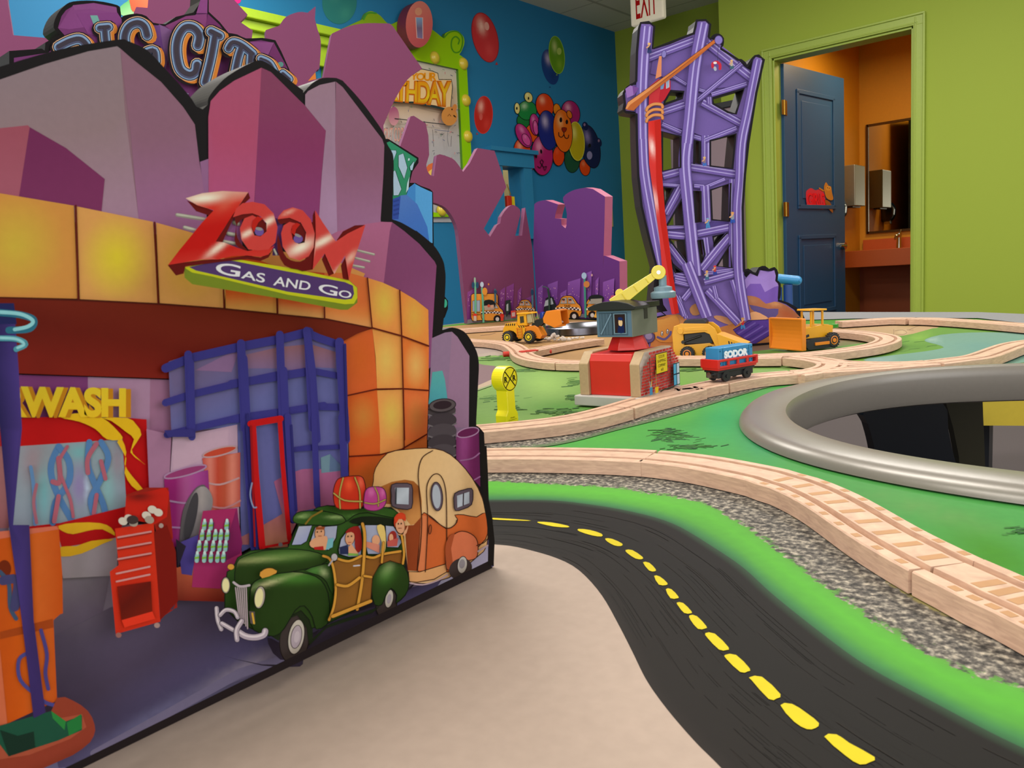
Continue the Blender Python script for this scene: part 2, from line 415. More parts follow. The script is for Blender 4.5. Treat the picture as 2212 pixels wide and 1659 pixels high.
# back green wall, return, door wall
b = BM(); box(b, ((XB-0.1+xj)/2, YG+0.06, CZ/2), (xj-XB+0.5, 0.12, CZ)); struct('wall_back', b, m_green)
b = BM(); box(b, ((xj+dl)/2, YD+0.06, CZ/2), (dl-xj, 0.12, CZ)); box(b, ((dr+3.4)/2, YD+0.06, CZ/2), (3.4-dr, 0.12, CZ)); box(b, ((dl+dr)/2, YD+0.06, (dtop+CZ)/2), (dr-dl, 0.12, CZ-dtop)); box(b, (xj+0.06, (YD+YG)/2+0.06, CZ/2), (0.12, YG-YD-0.12, CZ))
struct('wall_right', b, m_green)
b = BM()
for x0, sx in ((dl-0.035, -1), (dr+0.035, 1)):
    box(b, (x0, YD-0.01, dtop/2+0.03), (0.07, 0.02, dtop+0.06)); box(b, (x0+sx*0.028, YD-0.022, dtop/2+0.03), (0.014, 0.014, dtop+0.08)); box(b, (x0-sx*0.022, YD-0.018, dtop/2+0.03), (0.01, 0.012, dtop+0.04))
    box(b, (x0-sx*0.042, YD+0.06, dtop/2), (0.014, 0.13, dtop))
box(b, ((dl+dr)/2, YD-0.011, dtop+0.036), (dr-dl+0.139, 0.0205, 0.069)); box(b, ((dl+dr)/2, YD-0.023, dtop+0.064), (dr-dl+0.138, 0.0145, 0.0145)); box(b, ((dl+dr)/2, YD+0.06, dtop-0.007), (dr-dl, 0.13, 0.014)); box(b, ((dl+dr)/2, YD-0.018, dtop+0.015), (dr-dl+0.05, 0.012, 0.01))
o = obj('trim_1', b, m_trimg, bevel=0.003); o['kind'] = 'structure'
b = BM(); box(b, (XB+0.008, (YG-1.2)/2, 0.05), (0.016, YG+1.2, 0.10)); struct('baseboard_left', b, mat('black_skirting', '#20242a', 0.5))
# washroom shell
wx0, wy = dl-0.05, 7.62
b = BM(); box(b, (0.0-1.0, wy+0.05, CZ/2), (3.2, 0.1, CZ)); struct('wall_washroom_back', b, m_yellow)
b = BM(); box(b, (wx0-0.05, (YD+0.12+wy)/2, CZ/2), (0.1, wy-YD-0.12, CZ)); struct('wall_washroom_side', b, m_yellow)
b = BM(); box(b, (-0.45, (YD+0.12+wy)/2, CZ/2), (0.1, wy-YD-0.12, CZ)); struct('wall_washroom_end', b, m_yellow)
b = BM(); box(b, (-1.3, (YD+0.12+wy)/2, 2.45), (2.2, wy-YD-0.12, 0.05)); struct('ceiling_washroom', b, mat('washroom_ceiling', '#c8a050', 0.8))
b = BM(); box(b, ((wx0-0.5)/2, wy-0.006, 0.26), (abs(wx0)-0.5, 0.012, 0.52)); struct('trim_2', b, mat('terracotta_tile', '#8c3c10', 0.5))
# vanity
v = empty('vanity_counter', (-1.6, wy-0.3, 0), label='terracotta washroom counter with backsplash seen through the doorway', cat='counter')
def lo(o_, par): o_.parent = par; o_.location = -Vector(par.location) if par.rotation_euler.z == 0 else o_.location; return o_
b = BM(); box(b, (-1.40, wy-0.28, 0.63), (1.82, 0.54, 0.05)); box(b, (-1.40, wy-0.54, 0.585), (1.82, 0.03, 0.14)); lo(obj('countertop', b, m_brown, bevel=0.004), v)
b = BM(); box(b, (-1.40, wy-0.022, 0.70), (1.82, 0.02, 0.09)); lo(obj('backsplash', b, mat('orange_laminate', '#b4501c', 0.4)), v)
b = BM(); box(b, (-1.40, wy-0.03, 0.30), (1.8, 0.03, 0.42)); lo(obj('lower_panel', b, mat('brown_panel', '#8c4012', 0.5)), v)
fx = PD.at(1943, 520); d = ray(1943, 520); t = (wy-0.15)/d.y; fxx = (EYE + d*t).x
f = empty('faucet', (fxx, wy-0.16, 0.656), label='small chrome faucet on the washroom counter', cat='faucet')
b = BM(); cyl(b, (0, 0, 0), (0, 0, 0.10), 0.024, 0.018); tube(b, spline([(0, 0, .08), (0, -.03, .11), (0, -.09, .10), (0, -.12, .075)], n=5), 0.011); obj('spout', b, m_chrome, f, smooth=True)
b = BM(); cyl(b, (0, 0.005, 0.10), (0, 0.005, 0.125), 0.02); tube(b, [(0, 0, .12), (0.0, .05, .15)], 0.007); obj('handle', b, m_chrome, f, smooth=True)
# mirror
mp0 = EYE + ray(1873, 272)*((wy-0.02)/ray(1873, 272).y); mp1 = EYE + ray(1886, 502)*((wy-0.02)/ray(1886, 502).y)
mx0, mz1, mz0 = mp0.x, mp0.z, mp1.z; mx1 = mx0 + 0.9
mir = empty('washroom_mirror', ((mx0+mx1)/2, wy-0.01, mz0), label='framed wall mirror above the washroom counter', cat='mirror')
b = BM(); box(b, ((mx0+mx1)/2, wy-0.012, (mz0+mz1)/2), (mx1-mx0, 0.006, mz1-mz0)); lo(obj('glass', b, mat('mirror_glass', '#c8c4b0', 0.03, 1.0, noise=0)), mir)
b = BM()
for x_ in (mx0, mx1): box(b, (x_, wy-0.014, (mz0+mz1)/2), (0.02, 0.024, mz1-mz0+0.02))
for z_ in (mz0, mz1): box(b, ((mx0+mx1)/2, wy-0.014, z_), (mx1-mx0, 0.024, 0.02))
lo(obj('frame', b, mat('mirror_frame', '#5c4426', 0.3, 0.8)), mir)
# dispensers on the side wall
def on_side(x, y): d = ray(x, y); return EYE + d*((wx0)/d.x)
def at_y(x, y, Y): d = ray(x, y); return EYE + d*(Y/d.y)
a1, a2 = at_y(1856, 357, wy-0.40), at_y(1856, 445, wy-0.40)
px_ = on_side(1874, 400)
pt = empty('paper_towel_dispenser', (wx0, wy-0.40, 1.0), label='grey metal paper towel dispenser on the yellow washroom wall', cat='dispenser')
zc = (a1.z+a2.z)/2; hh = a1.z-a2.z
b = BM(); box(b, (0.065, 0, zc-1.0), (0.125, 0.27, hh)); obj('cabinet', b, mat('brushed_steel', '#8c8c80', 0.35, 0.7), pt, bevel=0.006)
b = BM(); box(b, (0.068, 0, zc-1.0-hh/2-0.004), (0.06, 0.2, 0.012)); obj('paper_slot', b, mat('black_plastic', '#141414', 0.4), pt)
c1 = at_y(1840, 450, wy-0.72)
sd = empty('soap_dispenser', (wx0, wy-0.72, c1.z), label='dark blue translucent soap dispenser beside the open washroom door', cat='dispenser')
b = BM(); prism(b, [(0, -0.09), (0.07, -0.09), (0.105, -0.04), (0.11, 0.03), (0.08, 0.09), (0, 0.10)], -0.06, 0.06); obj('housing', b, mat('dark_blue_plastic', '#101c34', 0.12, spec=0.8), sd, bevel=0.012, smooth=True)
b = BM(); box(b, (0.05, 0, -0.10), (0.05, 0.06, 0.03)); obj('push_bar', b, m_chrome, sd, bevel=0.004)
# the open blue door
hg = Vector((dl+0.02, YD+0.10, 0)); fe = (lambda d: EYE + d*((2.0-CAMZ)/d.z))(ray(1818, 165)); fe.z = 0
dv = (fe-hg); dlen = dv.length; ang = math.atan2(dv.y, dv.x)
d1 = empty('door_1', hg, ang); d1['kind'] = 'structure'
m_door = mat('dark_blue_door_paint', '#1e466c', 0.45, noise=0.05)
dh = dtop-0.03; b = BM(); box(b, (dlen/2, 0, dh/2+0.01), (dlen, 0.036, dh)); obj('door_panel', b, m_door, d1, bevel=0.002)
def framebox(b, x0, x1, z0, z1, y, w=0.03, dp=0.010):
    for s_ in (-1,): 
        for (cx_, cz_, sx_, sz_) in (((x0+x1)/2, z0, x1-x0+w, w), ((x0+x1)/2, z1, x1-x0+w, w), (x0, (z0+z1)/2, w, z1-z0), (x1, (z0+z1)/2, w, z1-z0)):
            prism(b, [(cx_-sx_/2, cz_-sz_/2), (cx_+sx_/2, cz_-sz_/2), (cx_+sx_/2, cz_+sz_/2), (cx_-sx_/2, cz_+sz_/2)], y, y+s_*dp)
b = BM(); fx0, fx1 = dlen*0.20, dlen*0.80
for z0, z1 in ((0.22, 0.78), (1.0, dh-0.16)): framebox(b, fx0, fx1, z0, z1, -0.018); box(b, ((fx0+fx1)/2, -0.020, (z0+z1)/2), (fx1-fx0-0.12, 0.006, z1-z0-0.12))
obj('door_moulding', b, m_door, d1, bevel=0.004)
b = BM(); cyl(b, (dlen-0.06, -0.018, 0.70), (dlen-0.06, -0.05, 0.70), 0.028); tube(b, [(dlen-0.06, -0.055, 0.70), (dlen-0.17, -0.058, 0.70)], 0.010); cyl(b, (dlen-0.06, 0.018, 0.70), (dlen-0.06, 0.05, 0.70), 0.028); tube(b, [(dlen-0.06, 0.055, 0.70), (dlen-0.17, 0.058, 0.70)], 0.010)
box(b, (dlen+0.001, 0, 0.72), (0.004, 0.026, 0.10)); h1 = obj('door_handle', b, m_chrome, d1, smooth=True)
for hz in (1.68, 0.98, 0.25):
    b = BM(); cyl(b, (-0.012, -0.026, hz-0.05), (-0.012, -0.026, hz+0.05), 0.009); box(b, (-0.03, -0.024, hz), (0.03, 0.004, 0.1)); box(b, (0.012, -0.021, hz), (0.04, 0.004, 0.1)); obj('hinge', b, m_brass, d1)
# door decal
un = Vector((math.cos(ang), math.sin(ang), 0)); nn = Vector((math.sin(ang), -math.cos(ang), 0))
PDD = Plane(hg + nn*0.0245, nn)
A = Art(PDD, 2e-4, 1e-4)
A.poly('n 465,260 490,225 520,215 560,235 600,225 640,250 660,330 665,410 620,425 570,415 510,420 475,380', '#c03040', 3)
A.text('GIRLS', 'n 480,262 655,272 668,405 488,395', '#7a0c14', 0.03, 0.85); A.text('GIRLS', 'n 476,258 650,268 662,400 484,390', '#d81c28', 0.02, 0.85)
A.poly('n 645,200 665,155 690,190 715,200 725,260 738,320 710,335 670,310 650,250', '#b0742c', 3); A.ell('n', 688, 215, 26, 24, 0, '#c08838'); A.ell('n', 680, 210, 4, 5, 0, '#2a1408'); A.ell('n', 698, 214, 4, 5, 0, '#2a1408')
A.poly('n 655,330 700,350 725,400 735,460 700,430 670,390', '#8c5424', 2); A.line('n 640,240 600,215', 3, '#b0742c')
b = BM(); A.emit(b); o = obj('door_decal', b, print_mat(), None, recalc=False); tag(o, 'red GIRLS sticker with a small brown bear on the blue door', 'sticker')
# light switch, exit sign
def wallbox(pl, x, y, w, h, t): p = pl.at(x, y); return p
p = PB.at(1317, 469); sw = empty('light_switch', (XB, p.y, p.z), label='cream light switch plate on the dark blue wall', cat='light switch')
b = BM(); box(b, (0.004, 0, 0), (0.008, 0.085, 0.17)); obj('cover_plate', b, mat('ivory_plastic', '#bfae80', 0.4), sw, bevel=0.003)
b = BM(); box(b, (0.012, 0, 0), (0.014, 0.014, 0.03)); obj('toggle', b, mat('ivory_plastic', '#bfae80'), sw, bevel=0.002)
PE = Plane((0, YG-0.9, 0), (0, -1, 0))
q = [PE.at(*p_) for p_ in Q('h 1588,55 1910,0 1920,215 1600,285')]
ex = empty('exit_sign', ((q[0].x+q[1].x)/2, YG-0.9, CZ), label='white EXIT sign with red letters hanging at the ceiling', cat='sign')
xs, xe = q[0].x+0.005, q[2].x; zt, zb = CZ+0.001, q[3].z+0.02
b = BM(); box(b, ((xs+xe)/2, YG-0.875, (zt+zb)/2), (xe-xs, 0.05, zt-zb)); lo(obj('housing', b, mat('white_sign_plastic', '#e6dcc4', 0.35, emit=0.22), bevel=0.015, seg=4), ex); 
A = Art(PE, 3e-4, 4e-4)
def w2p(P):
    d = P-EYE; z = d.dot(CF); return (W_/2 + F_*d.dot(CR)/z, H_/2 - F_*d.dot(CU)/z)
def wq(pl_pts): return [w2p(Vector(p_)) for p_ in pl_pts]
A.text('EXIT', wq([(xs+0.05, YG-0.9, zt-0.03), (xe-0.05, YG-0.9, zt-0.03), (xe-0.05, YG-0.9, zb+0.04), (xs+0.05, YG-0.9, zb+0.04)]), '#c81818', 0.012)
b = BM(); A.emit(b); lo(obj('lettering', b, print_mat(), None, recalc=False), ex)
# yellow tag hanging in the serving window
kt = empty('price_tag', PB.at(1101, 400) + Vector((0.02, 0, 0)), label='yellow tag on a thin wire in the serving window', cat='tag'); s0 = PB.at(1095, 398); s1 = PB.at(1101, 421); s2 = PB.at(1101, 440)
b = BM(); tube(b, [Vector(s0)-kt.location, Vector(s1)-kt.location+Vector((0.01, 0, 0))], 0.004); obj('wire', b, m_brass, kt)
b = BM(); box(b, s1-kt.location+Vector((0.02, 0, -0.07)), (0.01, 0.05, 0.11)); obj('card', b, mat('yellow_card', '#d8c020', 0.5), kt)
b = BM(); 
rp = PB.at(1091, 424); b = BM(); box(b, rp+Vector((0.03, 0.0, -0.04)), (0.03, 0.05, 0.08)); tag(obj('red_box', b, mat('red_plastic', '#b42818', 0.4), bevel=0.004), 'small red box beside the yellow tag in the serving window', 'box')
# grey cabinet in the alcove behind the tower board
k0, k1 = Plane((0, 5.35, 0), (0, -1, 0)).at(1432, 300).x, Plane((0, 5.35, 0), (0, -1, 0)).at(1574, 225)
cb = empty('storage_cabinet', ((k0+k1.x)/2, 5.52, 0), label='tall mauve grey cabinet seen through the openings of the tower board', cat='cabinet')
m_cab = mat('mauve_grey_enamel', '#8c7880', 0.5, noise=0.02)
b = BM(); box(b, (0, 0, k1.z/2+0.01), (k1.x-k0, 0.13, k1.z-0.02)); obj('body', b, m_cab, cb, bevel=0.006)
b = BM(); box(b, (0, -0.07, k1.z/2+0.01), (k1.x-k0-0.03, 0.01, k1.z-0.08)); obj('door', b, m_cab, cb, bevel=0.003)
b = BM(); box(b, (0, -0.01, k1.z+0.02), (k1.x-k0+0.02, 0.15, 0.04)); obj('top_edge', b, mat('dark_cabinet_top', '#2c2c30', 0.5), cb, bevel=0.003)
# ------------------------------------------------------------------ balloons and birthday sign on the blue wall
m_art = print_mat()
def decal(name, label, cat, draw, plane=PB, eps=3e-4, base=1.5e-3, group=None):
    A = Art(plane, eps, base); draw(A); b = BM(); A.emit(b); o = obj(name, b, m_art, None, recalc=False); return tag(o, label, cat, group)
def balloon(A, crop, cx, cy, rx, ry, rot, c, hi='#e8c8bc', dk=None, ol=None, knot=True):
    k = CROPS[crop][2]; r_ = math.radians(rot)
    A.ell(crop, cx, cy, rx, ry, rot, Glow(c, crop, [(cx-rx*0.3, cy-ry*0.45, rx*0.32, ry*0.34, rot, hi, 1.0)] + ([(cx+rx*0.35, cy+ry*0.5, rx*0.4, ry*0.35, rot, dk, .7)] if dk else [])), step=max(2.5, rx*k/5), ol=ol)
def knot(A, crop, x, y, c, s=12): A.poly('%s %f,%f %f,%f %f,%f' % (crop, x, y-s, x+s, y+s, x-s, y+s), c)
decal('balloon_decal', 'large red balloon decal high on the blue wall', 'balloon', lambda A: (balloon(A, 'h', 212, 358, 118, 242, -14, '#bc3034', '#e8b8a8', '#d04848', ol=(1.4, '#8c2028')), A.ell('h', 228, 250, 22, 40, -10, '#dc9c90'), knot(A, 'h', 322, 605, '#a83038', 14)))
decal('balloon_decal', 'oval red balloon decal directly below the large tilted one', 'balloon', lambda A: (balloon(A, 'h', 197, 1098, 86, 178, 2, '#b82820', '#e8a898', '#d04038', ol=(1.4, '#d03838')), A.ell('h', 172, 1115, 16, 34, 0, '#cc5850'), knot(A, 'h', 135, 1275, '#a83038', 10)))
decal('balloon_decal', 'dark blue balloon decal partly behind the green one', 'balloon', lambda A: (balloon(A, 'h', 835, 640, 78, 172, -12, '#1c3c78', '#b0a0b8', '#163060'), knot(A, 'h', 832, 830, '#1c3c6c', 8)))
decal('balloon_decal', 'bright green balloon decal overlapping the dark blue one', 'balloon', lambda A: (balloon(A, 'h', 897, 525, 72, 180, -7, '#5c8c1c', '#b8c078', '#84a830', ol=(1.4, '#8cb43c')), A.ell('h', 920, 490, 22, 34, 0, '#a4b858'), knot(A, 'h', 897, 712, '#7c9c34', 8)), base=4e-3)
decal('balloon_decal', 'dull teal balloon decal cut by the top of the view', 'balloon', lambda A: balloon(A, 'g', 590, 20, 165, 210, 3, '#2c7470', '#4c9484', '#3c8878'))
decal('balloon_decal', 'pale green balloon decal above the BIG CITY sign', 'balloon', lambda A: A.poly('v 655,105 665,50 720,10 760,-20 820,80 720,130', Lin('v 660,0 720,120', ['#3c9858', '#8cbc84']), 2))
decal('balloon_decal', 'orange red balloon decal above the BIG CITY sign', 'balloon', lambda A: A.poly('v 750,70 745,-60 900,-60 880,60 830,90 780,95', Lin('v 760,60 880,0', ['#d85438', '#d86848']), 2), base=3e-3)
decal('balloon_decal', 'pink balloon decal at the top edge right of the city sign', 'balloon', lambda A: A.ell('v', 1590, -20, 34, 50, -20, '#c02878'))
def cluster(A):
    K = '#141018'
    def b(cx, cy, rx, ry, rot, c, hi='#e8d0b0', ol=(1.2, K)): balloon(A, 'h', cx, cy, rx, ry, rot, c, hi, ol=ol)
    b(1165, 1600, 50, 80, -10, '#d84414', '#e07850'); b(1045, 1520, 75, 130, 0, '#1c4c34', '#285c40'); b(1215, 1400, 92, 210, -12, '#16204c', '#8c7cb0'); A.ell('h', 1170, 1205, 28, 42, -15, '#16204c'); A.ell('h', 1300, 1360, 26, 44, -15, '#16204c'); A.ell('h', 1210, 1485, 26, 40, 0, '#8c84b0'); A.ell('h', 1162, 1192, 10, 14, 0, '#8c6c90'); A.ell('h', 1298, 1345, 9, 14, 0, '#8c6c90')
    b(635, 1570, 45, 70, 0, '#d84414', '#e07850'); b(567, 1455, 82, 135, -4, '#c83c14', '#e89878'); b(660, 1260, 50, 100, -10, '#d84c14', '#e07850')
    b(578, 1155, 62, 70, -10, '#1a6c34', '#1c7c3c'); b(614, 1055, 92, 92, 0, '#1c7c3c', '#a8c8a0'); b(519, 1035, 26, 54, -4, '#d8c878', '#e8dca0'); b(627, 930, 38, 50, -20, '#d8c878', '#e8dca0')
    A.ell('h', 515, 1035, 7, 14, 0, K); A.ell('h', 627, 940, 7, 14, 0, K)
    b(782, 1010, 84, 118, -10, '#d03c14', '#e8a080'); b(900, 1050, 36, 60, -10, '#d87818', '#d88828'); b(1030, 1080, 88, 120, -12, '#9c1c64', '#dc98b0')
    b(687, 1190, 48, 105, -8, '#a82470', '#d478a8'); b(695, 1220, 24, 70, -8, '#c84890', '#d478a8'); b(580, 1295, 62, 125, -28, '#a82470', '#d478a8'); b(605, 1335, 34, 62, -28, '#c84890', '#d478a8')
    b(915, 1490, 55, 95, 0, '#d03c10', '#d85028'); b(757, 1485, 104, 190, -2, '#a01c60', '#dc88a8'); b(812, 1245, 92, 190, -7, '#1c2474', '#b0a0c0')
    b(1085, 1350, 75, 185, -5, '#b4a018', '#d8cc70', ol=(1.6, '#c8c040')); b(955, 1250, 90, 205, -6, '#d86414', '#e8a868'); b(1018, 1095, 24, 40, -20, '#d86c18', '#d87828'); 
    A.ell('h', 936, 1145, 13, 24, 0, K); A.ell('h', 993, 1165, 12, 22, 0, K); A.poly('h 945,1220 990,1222 985,1250 965,1265 950,1250', '#8c2010', 2, ol=(1, K)); A.line('h 965,1265 965,1285 945,1310 920,1300 915,1265', 1.6, K, 4); A.line('h 965,1285 980,1318 1005,1318 1012,1290', 1.6, K, 4)
    A.ell('h', 700, 1490, 9, 22, -10, K); A.ell('h', 748, 1447, 9, 20, -10, K); A.line('h 740,1540 755,1525 770,1545 760,1570 742,1560 740,1540', 1.4, K); A.line('h 755,1570 770,1595 795,1590', 1.4, K, 3); A.line('h 755,1570 740,1605 715,1590', 1.4, K, 3); A.line('h 770,1595 785,1630 800,1590', 1.2, K, 3)
    A.ell('h', 1212, 1390, 12, 18, 0, K)
decal('balloon_cluster_decal', 'bunch of cartoon animal balloons printed on the blue wall', 'balloon cluster', cluster)
# birthday sign with green frame
m_frame = print_mat(); m_lime = mat('lime_foam', '#8cc010', 0.4)
bf = empty('birthday_sign', (XB, 4.0, 1.0), label='birthday sign in a lime green frame with yellow studs on blue wall', cat='sign')
PF = Plane((XB+0.03, 0, 0), (1, 0, 0)); PF2 = Plane((XB+0.008, 0, 0), (1, 0, 0))
A = Art(PF2, 3e-4, 0.2e-3)
fo = spline(Q('g 820,180 850,120 905,108 980,150 1040,215 1090,230 1180,190 1300,180 1480,285 1585,365 1600,320 1680,290 1760,330 1785,400 1760,480 1735,520'), False, 3) + Q('g 1790,560 1808,640 1855,1560 1860,1659') + Q('_ 1022,420 1022,470 i 560,620 420,622 _ 700,455 700,80')
A2 = Art(PF, 3e-4, 0.2e-3); A2.poly(fo, Lin('g 1000,200 1700,900', ['#7c9c1c', '#8cb40c', '#8cc40c']), holes=[Q('g 1330,575 1725,662 1770,1640 _ 1001,467 _ 720,430 _ 720,90 _ 860,120')])
A2.line('g 1590,360 1640,310 1710,300 1760,345 1765,420 1740,490 1690,500 1660,450 1665,380 1700,350 1735,380 1725,420', 3, '#4c8c1c', 4); A2.line('g 820,185 860,125 940,125', 3, '#3c8c30', 4)
b = BM(); slab(b, PF, fo, 0.028, [Q('g 1330,575 1725,662 1770,1640 _ 1001,467 _ 720,430 _ 720,90 _ 860,120')], 0, 1, '#8cc010'); bmesh.ops.recalc_face_normals(b, faces=b.faces); A2.emit(b); lo(obj('frame', b, [m_frame, mat('lime_foam_edge', '#4c8020', 0.5)], None, recalc=False), bf)
A.poly('g 1300,560 1740,640 1790,1659 _ 1010,480 _ 700,480 _ 700,80', Lin('g 1500,700 1500,1600', ['#c8c0b0', '#d8b898', '#b8b0b0', '#a8a8b0']))
rnd = random.Random(3)
for i in range(150):
    x_, y_ = rnd.uniform(1000, 1740), rnd.uniform(620, 1600)
    if y_ < 600 + (x_-1330)*0.22: continue
    a_ = rnd.uniform(0, 3.1); A.line('g %f,%f %f,%f' % (x_, y_, x_+22*math.cos(a_), y_+22*math.sin(a_)), 0.9, rnd.choice(['#c83858', '#2c3c78', '#d87878', '#3c8858', '#282c38']), cap=False)
A.poly('g 1100,700 1380,660 1480,680 1530,700 1540,760 1660,760 1670,830 1650,1050 1500,1010 1300,980 1100,970 1000,960', '#e4c08c', 1, ol=(1.6, '#1c3038')); A.line('g 1110,975 1290,975 1480,1020 1650,1058', 2.4, '#1c3c40')
A.text('YOUR', 'g 1270,700 1520,690 1520,780 1265,760', '#e08c10', 0.03, 0.8)
A.text('BIRTHDAY', 'g 940,770 1662,770 1662,1030 930,950', '#c06010', 0.06, 0.8); A.text('BIRTHDAY', 'g 945,775 1655,780 1650,1015 940,940', Lin('g 1400,780 1400,1000', ['#e08c14', '#d8a81c', '#e0c420', '#c87418']), 0.02, 0.82)
A.ell('g', 1110, 1110, 50, 90, 0, Lin('g 1080,1050 1120,1180', ['#9c5070', '#c08890'])); A.ell('g', 1640, 1110, 75, 90, 0, '#cc8844'); A.ell('g', 1690, 1030, 22, 36, 10, '#cc8040'); A.line('g 1625,1110 1640,1090 1655,1110', 1, '#5c3018'); A.ell('g', 1665, 1045, 6, 8, 0, '#2a1a10'); A.ell('g', 1690, 1110, 6, 16, -50, '#2a1a10')
A.line('g 1120,1133 1350,1160 1600,1190', 1.8, '#303034'); A.line('g 1640,1200 1620,1300 1635,1400', 0.8, '#606068', 4)
A.text('ABOUT COOL', 'g 960,1225 1230,1215 1225,1370 960,1320', '#8c3c50', 0.0); A.text('ABOUT COOL', 'g 964,1228 1226,1218 1221,1366 964,1316', '#d89c88', -0.01)
A.line('g 1500,1240 1640,1255', 1, '#3c5078'); A.line('g 1480,1240 1490,1400', 0.8, '#3c3c40'); A.line('g 1660,1300 1655,1400', 0.8, '#3c3c40')
A.poly('g 1420,1600 1470,1560 1530,1565 1510,1700 1430,1700', '#d86c40', 2); A.poly('g 1440,1640 1480,1610 1490,1700 1450,1700', '#e8c060')
b = BM(); A.emit(b); lo(obj('poster', b, print_mat(), None, recalc=False), bf)
for s_ in ('g 1498,552', 'g 1772,610', 'g 1797,960', 'g 1815,1305', 'i 495,570', '_ 790,100'):
    p = PF.at(*Q(s_)[0]); b = BM(); bmesh.ops.create_uvsphere(b, u_segments=16, v_segments=10, radius=0.042, matrix=Matrix.Translation(p) @ Matrix.Diagonal((0.7, 1, 1, 1))); lo(obj('stud', b, mat('yellow_plastic', '#d0b838', 0.3), smooth=True), bf)
# candle badge
ov = [(CROPS['g'][0]+(1352+128*math.cos(a)-10*math.sin(a))*CROPS['g'][2], (232+222*math.sin(a)+8*math.cos(a))*CROPS['g'][2]) for a in [2*PI*k/40 for k in range(40)]]
PC = Plane((XB+0.12, 0, 0), (1, 0, 0)); A3 = Art(PC, 3e-4, 0.3e-3)
A3.poly(ov, Lin('g 1300,60 1400,440', ['#cc7468', '#c05c58', '#b04c54'])); A3.poly('g 1318,165 1385,168 1388,370 1330,362', Lin('g 1350,170 1350,370', ['#7c9cc0', '#6c5c78', '#7c7098']), ol=(1.6, '#d8a8a0')); A3.ell('g', 1345, 110, 34, 38, 0, '#d08c70')
b = BM(); slab(b, PC, ov, 0.085, (), 0, 1, '#a84850'); bmesh.ops.recalc_face_normals(b, faces=b.faces); A3.emit(b); lo(obj('candle_badge', b, [m_frame, mat('maroon_foam', '#6c2438', 0.5)], None, recalc=False), bf)
# lime cornice of the side doorway with orange door
c0, c1 = PB.at(450, 20), PB.at(730, 110); 
b = BM(); z0 = PB.at(620, 68).z
box(b, (XB+0.05, (c0.y+c1.y)/2, z0+0.02), (0.10, c1.y-c0.y, 0.05)); box(b, (XB+0.035, (c0.y+c1.y)/2, z0-0.03), (0.07, c1.y-c0.y-0.06, 0.05)); box(b, (XB+0.02, (c0.y+c1.y)/2, z0-0.11), (0.04, c1.y-c0.y-0.12, 0.12)); box(b, (XB+0.02, PB.at(708, 120).y, (z0-0.15)/2), (0.04, 0.10, z0-0.15))
o = obj('trim_3', b, mat('lime_cornice', '#98b820', 0.4), bevel=0.006); o['kind'] = 'structure'
b = BM(); box(b, (XB+0.01, (c0.y+c1.y)/2-0.05, (z0-0.17)/2), (0.03, c1.y-c0.y-0.3, z0-0.17)); o = obj('door_2', b, mat('orange_door', '#c46c20', 0.5)); o['kind'] = 'structure'
# ------------------------------------------------------------------ plum foam skyline on the far side of the table
def line_plane(p, q, z=0.0):
    a, b_ = G(p, z)[0], G(q, z)[0]; d = b_-a; return Plane(a, (d.y, -d.x, 0))
m_plum = mat('plum_foam_lit_edge', '#84486c', 0.6, noise=0.08, scale=60); m_plumr = mat('plum_foam_lit_edge_right', '#9c4c6c', 0.6, noise=0.08, scale=60)  # same plum foam, edge colour lightened to look lit
PL = line_plane('_ 1010,700', '_ 1160,686'); PR = line_plane('_ 1160,686', '_ 1281,690')
FPg = G('_ 1160,686')[0]; ftop = w2p(FPg + Vector((0, 0, 0.245))); fbot = w2p(FPg + Vector((0, 0, 0.001)))
lo_ = ([(fbot[0]-1.2, fbot[1])] + spline(Q('i 700,1475 670,1200 640,900 620,720 580,620 520,545 440,510'), False, 3) + Q('_ 800,440 600,480 300,520 -140,560 -140,-220')
       + Q('_ 10,-220 16,0 28,76 200,90 289,60 v 770,100 790,55 880,62 890,-60 _ 330,-220 500,-220 506,0 a 1690,100 1640,150 1725,208 1720,255 1700,330 1790,330 1815,252 1815,205') + spline(Q('g 15,245 80,160 200,115 285,122'), False, 3) + Q('g 362,60 355,180')
       + spline(Q('g 380,280 412,400 400,640 385,660'), False, 3) + Q('_ 665,175 g 435,740 515,325') + spline(Q('g 520,320 680,250 850,222 1070,225'), False, 3) + Q('g 1100,250') + spline(Q('g 1380,655 1240,760 1110,970 1010,1200'), False, 3)
       + Q('_ 830,300 845,330 g 1170,1400 1270,1112 1300,1106 1415,1180 1440,1300 1447,1480') + spline(Q('g 1420,1570 _ 921,360 i 385,265 410,292 432,296'), False, 2) + Q('i 455,130') + spline(Q('i 480,122 540,140 600,172 665,262'), False, 3)
       + spline(Q('i 720,190 760,110 780,73'), False, 3) + Q('i 915,95 980,290 1010,385 830,715 880,780 940,682 962,672') + spline(Q('i 970,620 1010,560 1060,525 1115,560 1122,600'), False, 3) + Q('i 1080,772 1135,770 1160,548') + [(ftop[0]-1.2, ftop[1])])
PL.zmin = PR.zmin = T + 0.0006
A = Art(PL, 6e-5); A.poly(lo_, Lin('_ 800,0 1100,700', ['#6a3656', '#6c3652', '#6a3454']), step=40)
